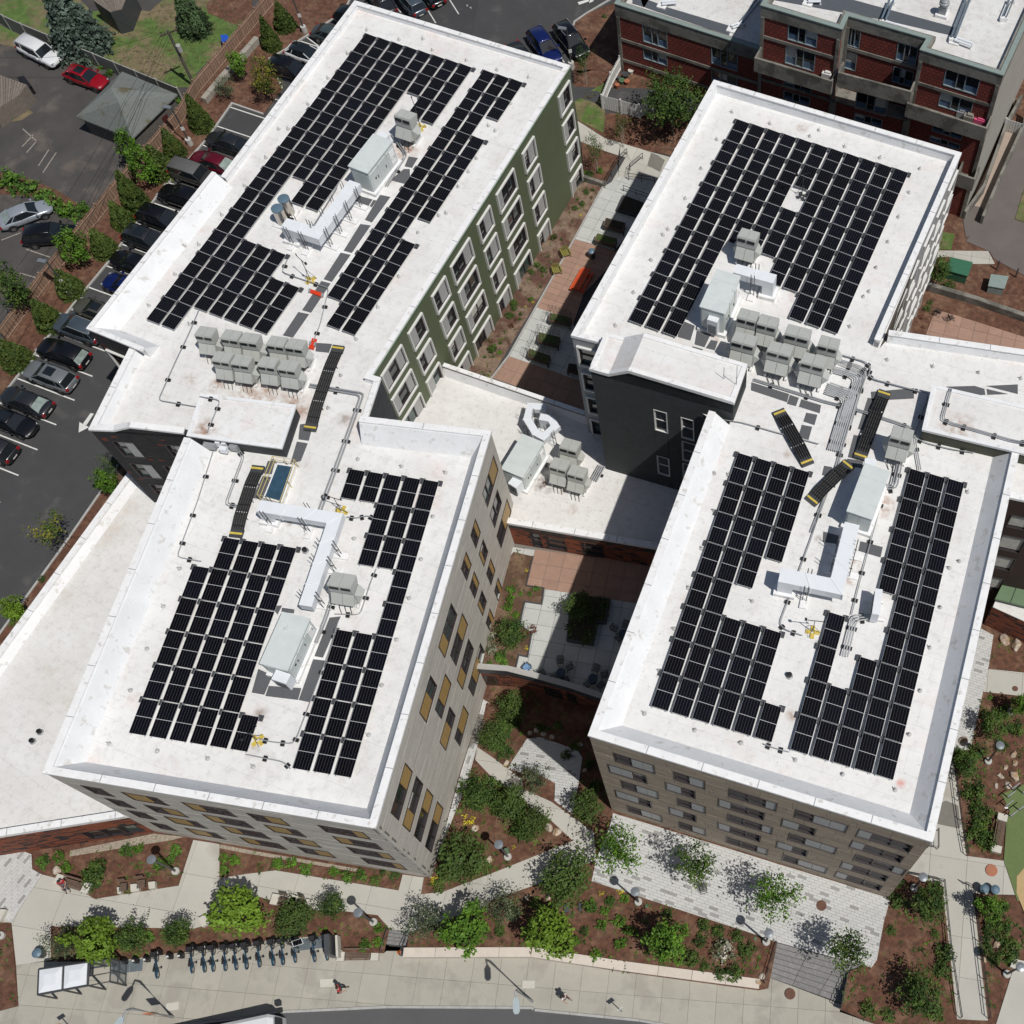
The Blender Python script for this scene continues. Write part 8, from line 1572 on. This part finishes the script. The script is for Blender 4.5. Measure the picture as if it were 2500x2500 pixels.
for nm_, t_, x, y in T3: table(nm_+' on the shaded terrace', t_, x, y)
for s, nm_ in (('465,1150 525,1190 430,1250 500,1275 340,1225', 'left'), ('705,1205 760,1240 650,1300 735,1310', 'middle'), ('832,930 905,910 860,995', 'right')):
    tx, ty = [(a[2], a[3]) for a in T3 if a[0].startswith(nm_)][0]
    for k, w in enumerate(s.split()): x, y = map(float, w.split(',')); chair(['top', 'upper right', 'lower left', 'lower right', 'outlying left'][k]+' chair of the '+nm_+' round table', 'K', x, y, math.atan2(-(ty-y), tx-x)+math.pi/2+(0 if k < 4 else .4))
chair('chair with a blue patterned cushion in the sunny terrace corner', 'K', 240, 1195, -.6); p = PF('K240,1185', lambda a, b: 2.45)[0]; o = obj('cushion', MB().box((0, 0, 0), .55, .5, .08), mat('blue_patterned_cloth', (.14, .25, .42), .8, .8, 9), world=False); o.location = p; o.rotation_euler = (0, 0, -.6); tag(o, 'blue patterned cushion lying on the chair in the sunny corner', 'cushion')
chair('left one of two chairs on the small east deck', 'H', 1352, 450, 2.6, lambda a, b: gz(a, b)+.05); chair('right one of two chairs on the small east deck', 'H', 1440, 490, 2.0, lambda a, b: gz(a, b)+.05)
chair('brown chair under the second plaza tree', 'O', 1425, 1025, .3, lambda a, b: .08)
# red picnic table, yellow chairs, planters
M_or = mat('orange_red_paint', (.62, .085, .025), .5, .08); q = PL('C605,1795 C688,1815 G605,305 G528,275', 1.8+.75); t = thing('picnic_table', 'orange red picnic table with benches on the terracotta tiles', 'picnic table', (q[0].x, q[0].y, 1.8)); c = sum(q, Vector())/4; u = ((q[1]-q[0])+(q[2]-q[3]))/4; v = ((q[3]-q[0])+(q[2]-q[1]))/4; un = u.normalized()
for k in range(5): a = -1+2*k/5+.02; b = -1+2*(k+1)/5-.02; obj('table_board', MB().prism([c+u*.62*a-v, c+u*.62*b-v, c+u*.62*b+v, c+u*.62*a+v], 2.5, 2.55), M_or, t)
for s_ in (-1, 1): cc = c+u*s_*.95; obj('bench_seat', MB().prism([cc-u*.16-v, cc+u*.16-v, cc+u*.16+v, cc-u*.16+v], 2.22, 2.27), M_or, t)
for s_ in (-.7, .7): cc = c+v*s_; obj('trestle', MB().prism([cc-u-v*.03, cc+u-v*.03, cc+u+v*.03, cc-u+v*.03], 1.85, 2.2), M_or, t)
M_oliv = mat('olive_yellow_paint', (.21, .19, .045), .6, .12)
def boxchair(lb_, s, yw):
    p = PF(s, lambda a, b: 2.2)[0]; p.z = 1.85; t = thing('lounge_chair', lb_, 'chair', tuple(p), yw, 'olive yellow chairs')
    for k in range(5): obj('seat_slat', MB().box((-.28+.14*k, 0, .36), .11, .62, .04), M_oliv, t, world=False)
    for k in range(4): obj('back_slat', MB().box((-.22+.15*k, .33, .36), .11, .04, .5), M_oliv, t, world=False)
    for x in (-.36, .36): obj('arm_rest', MB().box((x, 0, .58), .1, .7, .04), M_oliv, t, world=False); [obj('leg', MB().box((x, y, 0), .06, .06, .58), M_oliv, t, world=False) for y in (-.28, .28)]
boxchair('upper olive yellow chair at the edge of the terracotta tiles', 'C500,1705', .4); boxchair('lower olive yellow chair near the red table', 'C440,1820', .3)
def planter(lb_, spec, z=1.8, h=.8, m=M_slat, soil=M_soil, trellis=False, g='raised timber planters'):
    q = PL(spec, z+h); t = thing('planter_table', lb_, 'planter', (q[0].x, q[0].y, z), 0, g); c = sum(q, Vector())/4
    obj('planter_box', MB().prism(q, z+h-.35, z+h-.02), m, t); obj('soil', MB().prism([c+(p-c)*.86 for p in q], z+h-.019, z+h+.03), soil, t)
    for p in q: pp = c+(p-c)*.93; obj('leg', MB().box((pp.x, pp.y, z), .09, .09, h-.05, 0), M_dark, t)
    if trellis:
        mb = MB()
        for k in range(7): a = q[0]+(q[1]-q[0])*(k/6); b = q[3]+(q[2]-q[3])*(k/6); mb.tube([a, a+Vector((0, 0, 1.1))], .012, 4); mb.tube([b, b+Vector((0, 0, 1.1))], .012, 4); mb.tube([a+Vector((0, 0, 1.1)), b+Vector((0, 0, 1.1))], .012, 4)
        for zz in (.4, .75, 1.1): mb.tube([p+Vector((0, 0, zz)) for p in q+[q[0]]], .012, 4)
        obj('trellis', mb, M_dark, t)
    return t
M_herb = mat('planter_greens', (.06, .085, .02), .9, .5, 6, bump=1, bsc=15)
planter('upper timber planter half in shade', 'C770,1465 C902,1500 C890,1555 C750,1515'); planter('lower timber planter half in shade', 'C712,1570 C845,1605 C835,1655 C690,1615', soil=M_herb); planter('planter with wire trellis nearest the terracotta tiles', 'G395,450 G538,485 G530,530 G380,500', soil=M_herb, trellis=True); planter('middle planter with wire trellis', 'G320,580 G462,615 G450,675 G305,640', soil=M_herb, trellis=True)
planter('lowest planter with wire trellis', 'G255,690 G395,740 G380,790 G240,740', soil=M_herb, trellis=True); planter('dark planter close to the grey building wall', 'G520,790 G600,800 G590,860 G508,835'); planter('large low planter in the shade by the ramp', 'C885,1310 C1100,1390 C1010,1460 C840,1410', h=.45, m=M_dark, soil=M_soil)
# boulders
def boulder(lb_, t_, x, y, r, m, f=gz, seed=0):
    rr = np.random.RandomState(int(x+y)); import bmesh as bmm; bm2 = bmm.new(); bmm.ops.create_icosphere(bm2, subdivisions=3, radius=1)
    dirs = rr.randn(9, 3); dirs /= np.linalg.norm(dirs, axis=1)[:, None]; cut_ = .55+.35*rr.rand(9)
    for v in bm2.verts:
        for d_, c_ in zip(dirs, cut_):
            k = v.co.dot(Vector(d_))
            if k > c_: v.co -= Vector(d_)*(k-c_)*.92
        v.co *= 1+.03*rr.randn()
    me = bpy.data.meshes.new('boulder'); bm2.to_mesh(me); bm2.free(); me.materials.append(m); p = PF('%s%g,%g' % (t_, x, y), f)[0]; s = r/96; o = place('boulder', me, (p.x, p.y, p.z+s*.25), rr.rand()*6, None, (s, s*.8, s*.65)); tag(o, lb_, 'boulder', 'landscape boulders')
M_b1 = mat('tan_boulder', (.33, .22, .13), .9, .3, 3, col2=(.45, .38, .30), f2=.5, sc2=2, bump=.6, bsc=6); M_b2 = mat('pale_boulder', (.42, .37, .31), .9, .3, 3, col2=(.30, .20, .13), f2=.4, sc2=2, bump=.6, bsc=6)
for a in [('pale boulder behind the bench with the seated person', 'M', 390, 895, 34, M_b2), ('tan boulder by the round paver court', 'O', 97, 182, 30, M_b1), ('pale boulder beside the big dark tree', 'N', 1552, 610, 32, M_b2), ('tan boulder under the edge of the big dark tree', 'N', 1640, 830, 30, M_b1), ('pale boulder below the diagonal path', 'O', 385, 610, 34, M_b2), ('large tan boulder below the diagonal path', 'O', 440, 640, 36, M_b1),
          ('pale round boulder left of the two dark slabs', 'O', 247, 1072, 28, M_b2), ('brown boulder in the bed left of the upper lamp', 'O', 380, 1078, 24, M_b1), ('boulder at the foot of the wide steps railing', 'O', 1825, 1610, 26, M_b2), ('second boulder at the foot of the wide steps railing', 'O', 1795, 1650, 24, M_b1), ('long pale boulder in shade by the court', 'K', 310, 1612, 28, M_b2), ('grey boulder in deep shade by the court', 'K', 350, 1635, 24, M_b2), ('flat boulder in deep shade by the court', 'K', 410, 1655, 24, M_b2), ('boulder standing on edge left of the court', 'K', 258, 1630, 24, M_b2),
          ('dark boulder by the tower of rocks at the court edge', 'O', 595, 50, 28, M_b1), ('rounded boulder at the court edge in shade', 'O', 630, 222, 20, M_b2), ('pale boulder below the lamp at the right edge', 'Q', 1857, 115, 30, M_b2), ('tan boulder right of the pale one', 'Q', 1868, 180, 30, M_b1), ('white wedge boulder at the right edge bed', 'Q', 1770, 262, 30, M_b2), ('large angular tan boulder at the right edge', 'Q', 1865, 265, 46, M_b1), ('small boulder above the wedge', 'Q', 1808, 203, 22, M_b2), ('white striped boulder near the play surface', 'Q', 1822, 325, 32, M_b2), ('small pale boulder left of the striped one', 'Q', 1742, 328, 22, M_b2),
          ('pale boulder in the upper right bed', 'L', 1800, 1000, 50, M_b2), ('pale boulder at the top of the right bed', 'L', 1880, 1040, 50, M_b2), ('boulder half hidden in shrubs', 'L', 1840, 1480, 40, M_b2), ('pale boulder under the ramp tree', 'Q', 1745, 1400, 30, M_b2), ('tan boulder by the right hand ramp', 'Q', 1665, 1500, 26, M_b1), ('pale boulder by the diagonal path edge', 'N', 1640, 290, 34, M_b2), ('pale boulder on the paver strip end', 'Q', 1520, 30, 40, M_b2)]: boulder(*a)
for lb_, s in (('left one of two dark stone slabs in the bed', 'O488,1122 O525,1125 O522,1178 O490,1178'), ('right one of two dark stone slabs in the bed', 'O585,1118 O608,1120 O608,1172 O588,1170')): p = PL(s, .25); tag(obj('stone_slab', MB().prism(p, 0, .25), M_lamp), lb_, 'stone slab')
for lb_, s, z, h, m in (('green electrical box behind the disc lamp', 'N1740,750 N1768,740 N1775,780 N1748,785', .55, .5, M_greend), ('blue recycling bin by the cedar fence', 'A1485,235 A1530,232 A1545,262 A1495,285', 3.0, 1.0, mat('blue_plastic', (.02, .08, .42), .4)), ('black grill under a cover near the deck', 'A110,520 A160,510 A215,580 A190,590', 2.8, 1.0, M_bblk), ('green utility cabinet roof at the east garden', 'H1435,75 H1588,110 H1555,205 H1410,165', 3.0, 1.4, mat('green_cabinet', (.035, .13, .075), .5, .1)), ('pale green transformer box under a shrub', 'H1710,190 H1830,205 H1800,290 H1690,270', 2.8, 1.2, M_pgr)):
    p = PL(s, z); c = sum(p, Vector())/4; g_ = gz(c.x, c.y); t = thing('utility_box' if 'bin' not in lb_ else 'recycling_bin', lb_, 'box' if 'bin' not in lb_ else 'bin', (c.x, c.y, g_)); obj('body', MB().prism([c+(v-c)*.92 for v in p], g_, z-.08), m, t); obj('lid', MB().prism(p, z-.079, z), m, t)
for lb_, x, y in (('bollard light near the green cabinet', 1748, 160), ('bollard light at the right edge of the garden', 1875, 210)): p = PF('H%g,%g' % (x, y))[0]; tag(obj('bollard', MB().lathe(p, [(.07, 0), (.07, 1.2), (.04, 1.22)], 8), M_lamp), lb_, 'bollard', 'garden bollards')
p = PF('N1033,1450', ZL)[0]; t = thing('traffic_cone', 'small orange cone at the foot of the short steps', 'traffic cone', tuple(p)); obj('cone', MB().lathe(p, [(.14, 0), (.14, .03), (.1, .04), (.03, .5)], 12), mat('orange_cone', (.7, .16, .01), .5), t)
# pots on the white patio
for k, (x, y, r, m) in enumerate([(905, 525, 26, M_dark), (880, 565, 24, M_greend), (915, 570, 22, M_copper), (860, 545, 16, M_lamp), (850, 595, 18, M_copper), (940, 500, 22, M_bench)]): p = PF('C%g,%g' % (x, y))[0]; tag(obj('plant_pot', MB().lathe(p, [(r/140, 0), (r/96, .45), (r/80, .47), (r/96, .46)], 12), m), ['large dark', 'green', 'terracotta coloured', 'small grey', 'small terracotta', 'pale'][k]+' plant pot on the fenced patio', 'plant pot', 'pots on the fenced patio')
# play equipment at the right edge
for k, (x, y, x2, y2) in enumerate([(1855, 355, 1895, 320), (1825, 410, 1865, 375), (1812, 470, 1857, 430), (1843, 538, 1885, 500), (1900, 495, 1940, 460), (1925, 380, 1960, 340)]):
    a = PF('Q%g,%g' % (x, y))[0]; t = thing('balance_post', ['first', 'second', 'third', 'fourth', 'fifth', 'sixth'][k]+' metal post of the play frame from the top of the green surface', 'play equipment', tuple(a), 0, 'metal posts of the play frame'); obj('post', MB().tube([a, a+Vector((0, 0, 1.1))], .05, 6), M_steel, t); obj('cross_arm', MB().tube([a+Vector((-.3, -.2, 1.1)), a+Vector((.3, .25, 1.1))], .04, 6), M_steel, t); obj('foot_plate', MB().box(a, .25, .25, .05), M_white, t)
# utility pole and overhead wires
pb = PF('A1318,590')[0]; ht = 9.5; t = thing('utility_pole', 'wooden utility pole with crossarm and transformer by the vinyl fence', 'utility pole', tuple(pb)); obj('pole', MB().tube([pb, pb+Vector((0, 0, ht*.55)), pb+Vector((0, 0, ht*.55+1.6))], .15, 8, r2=.11), mat('weathered_pole', (.10, .085, .07), .9, .3, 4), t)
topz = pb.z+ht*.55+1.4; obj('crossarm', MB().box((pb.x, pb.y, topz-.2), 1.6, .12, .12, .6), M_bark, t); obj('transformer', MB().lathe((pb.x+.35, pb.y-.1, topz-2.2), [(.18, 0), (.22, .05), (.22, .75), (.18, .8)], 12), M_vinp, t); q = [pb+Vector((0, 0, topz-pb.z))]
wires = [('A1215,395', 'A-200,380'), ('A1215,395', 'A640,40'), ('A1215,395', 'A1700,-60'), ('A1215,395', 'A-300,2600'), ('A1230,400', 'A-200,2620'), ('A1190,400', 'A-420,2500'), ('A1220,390', 'A-100,2700')]
for k, (a, b) in enumerate(wires):
    A1 = Vector((pb.x+(-.5+.25*(k % 5)), pb.y+(-.2+.1*(k % 5)), topz)); B1 = PL(b, 5.5)[0]; pts = [A1+(B1-A1)*(i/14)-Vector((0, 0, 1.2*math.sin(math.pi*i/14))) for i in range(15)]
    tag(obj('overhead_wire', MB().tube(pts, .014, 3), M_bblk), ['wire running left from the pole over the yard', 'wire running to the porch at the top edge', 'wire running along the cedar fence to the top', 'thick wire crossing the garage roof', 'second wire crossing the garage roof', 'outermost wire over the old yard', 'innermost wire over the old yard'][k], 'wire', 'overhead wires')
# faded stall lines of the neighbouring yard
for s in ('A155,870 A245,950', 'A180,1030 A243,958', 'A175,1680 A340,1735', 'A150,990 A225,910', 'A260,1120 A330,1010', 'A290,1165 A380,1030', 'E135,185 E255,220', 'A10,1620 A140,1570'):
    a, b = PF(s); d = (b-a).normalized(); e = Vector((-d.y, d.x, 0))*.05; obj('faded_line', MB().add([((a-e).x, (a-e).y, a.z+.035), ((b-e).x, (b-e).y, b.z+.035), ((b+e).x, (b+e).y, b.z+.035), ((a+e).x, (a+e).y, a.z+.035)], [(0, 1, 2, 3)]), mat('faded_paint', (.28, .25, .22), .9, .4, 8), kind='structure')
# ---------------------------------------------------------------- people
M_skin = mat('skin', (.42, .24, .17), .6, .05); M_redc = mat('red_shirt', (.38, .012, .03), .8, .12, 8); M_trou = mat('dark_trousers', (.018, .018, .022), .85, .1); M_greyt = mat('grey_trousers', (.085, .09, .10), .85, .1); M_wht = mat('white_shirt', (.60, .60, .60), .8, .05); M_brn = mat('brown_trousers', (.09, .05, .035), .85, .1); M_hair = mat('dark_hair', (.02, .014, .01), .7, .2, 20)
def skinned(name, verts, edges, radii, m, parent, lv=2):
    me = bpy.data.meshes.new(name); me.from_pydata(verts, edges, []); me.update(); o = bpy.data.objects.new(name, me); link(o, parent); s = o.modifiers.new('s', 'SKIN'); me.skin_vertices.new(name='') if not me.skin_vertices else None
    for k, r in enumerate(radii): me.skin_vertices[0].data[k].radius = (r, r*.85) if not isinstance(r, tuple) else r
    me.skin_vertices[0].data[0].use_root = True; q = o.modifiers.new('u', 'SUBSURF'); q.levels = q.render_levels = lv; me.materials.append(m); return o
def person(lb_, p, yaw_, shirt, trou, pose='walk', hair=M_hair, cap=None):
    t = thing('person', lb_, 'person', tuple(p), yaw_); sit = pose == 'sit'; hz_ = .48 if sit else .92; lean = .02
    J = dict(pel=(0, 0, hz_), ab=(lean*.5, 0, hz_+.2), ch=(lean, 0, hz_+.42), nk=(lean, 0, hz_+.56), hd=(lean+.02, 0, hz_+.68), ht=(lean+.02, 0, hz_+.78))
    if sit: legs = [[(.05, s*.10, .47), (.45, s*.12, .50), (.48, s*.12, .10), (.60, s*.13, .05)] for s in (-1, 1)]; arms = [[(0, s*.19, hz_+.48), (.08, s*.25, hz_+.22), (.32, s*.12, hz_+.16)] for s in (-1, 1)]
    else: legs = [[(0, s*.10, .88), (s*.20+.05, s*.10, .48), (s*.28-.06, s*.10, .09), (s*.28+.10, s*.10, .04)] for s in (-1, 1)]; arms = [[(0, s*.20, hz_+.48), (-s*.10, s*.26, hz_+.22), (-s*.22+.08, s*.24, hz_+.02)] for s in (-1, 1)]
    V = [J['pel'], J['ab'], J['ch'], J['nk'], J['hd'], J['ht']]; E_ = [(0, 1), (1, 2), (2, 3), (3, 4), (4, 5)]; Rr = [(.13, .10), (.12, .10), (.15, .11), .05, (.085, .10), (.06, .07)]
    for l in legs: n = len(V); V += l; E_ += [(0, n), (n, n+1), (n+1, n+2), (n+2, n+3)]; Rr += [.085, .06, .04, .04]
    for a in arms: n = len(V); V += a; E_ += [(2, n), (n, n+1), (n+1, n+2)]; Rr += [.055, .042, .032]
    skinned('body', V, E_, Rr, M_skin, t)
    for a, s in zip(arms, (-1, 1)):   # palms with five fingers
        w = Vector(a[2]); d = (w-Vector(a[1])).normalized(); sd = Vector((0, 1, 0)); VV = [tuple(w), tuple(w+d*.07)]; EE = [(0, 1)]; RR = [.022, (.034, .014)]
        for k in range(4): n = len(VV); b = w+d*.085+sd*(.022*(k-1.5)); VV += [tuple(b), tuple(b+d*.04), tuple(b+d*.065+Vector((.015, 0, -.01)))]; EE += [(1, n), (n, n+1), (n+1, n+2)]; RR += [.009, .009, .007]
        n = len(VV); b = w+d*.03-sd*s*.03; VV += [tuple(b), tuple(b+d*.04-sd*s*.015)]; EE += [(0, n), (n, n+1)]; RR += [.011, .009]; skinned('hand', VV, EE, RR, M_skin, t, 1)
    skinned('shirt', [J['pel'], J['ab'], J['ch'], (lean, 0, hz_+.50)]+[q for a in arms for q in (a[0], tuple((Vector(a[0])+Vector(a[1]))/2))], [(0, 1), (1, 2), (2, 3), (2, 4), (4, 5), (2, 6), (6, 7)], [(.155, .125), (.145, .125), (.17, .13), .08, .075, .065, .075, .065], shirt, t)
    skinned('trousers', [(0, 0, hz_+.02)]+[q for l in legs for q in l[:3]], [(0, 1), (1, 2), (2, 3), (0, 4), (4, 5), (5, 6)], [(.15, .12), .10, .075, .06, .10, .075, .06], trou, t)
    for l in legs: f = l[3]; obj('shoe', MB().loft([[(f[0]+x, f[1]-w, 0), (f[0]+x, f[1]+w, 0), (f[0]+x, f[1]+w*.8, z), (f[0]+x, f[1]-w*.8, z)] for x, w, z in ((-.18, .035, .09), (-.05, .045, .09), (.07, .04, .05))]), M_bblk, t, world=False)
    h = J['hd']; hm = MB(); hm.lathe((h[0]-.015, 0, h[2]), [(.085, .0), (.102, .05), (.095, .10), (.06, .145), (.01, .155)], 12); obj('hair', hm, hair, t, smooth=True, world=False)
    for s in (-1, 1): obj('ear', MB().box((h[0], s*.09, h[2]-.01), .03, .02, .055), M_skin, t, world=False); obj('eye', MB().box((h[0]+.085, s*.03, h[2]+.02), .012, .022, .012), M_bblk, t, world=False)
    obj('nose', MB().box((h[0]+.09, 0, h[2]-.025), .03, .025, .04), M_skin, t, world=False); obj('mouth', MB().box((h[0]+.082, 0, h[2]-.06), .012, .045, .01), M_redc, t, world=False); return t
q = PF('M455,1012')[0]; person('person in a red top and grey trousers sitting on the bench', q+Vector((-.12, .22, .02)), -1.1, M_redc, M_greyt, 'sit')
q = PF('N655,1705', ZL)[0]; person('person in a dark red shirt walking alone on the sidewalk', q, .35, M_redc, M_trou); q = PF('O500,1760', ZL)[0]; person('person in a white top and brown trousers walking on the sidewalk', q, -.5, M_wht, M_brn)
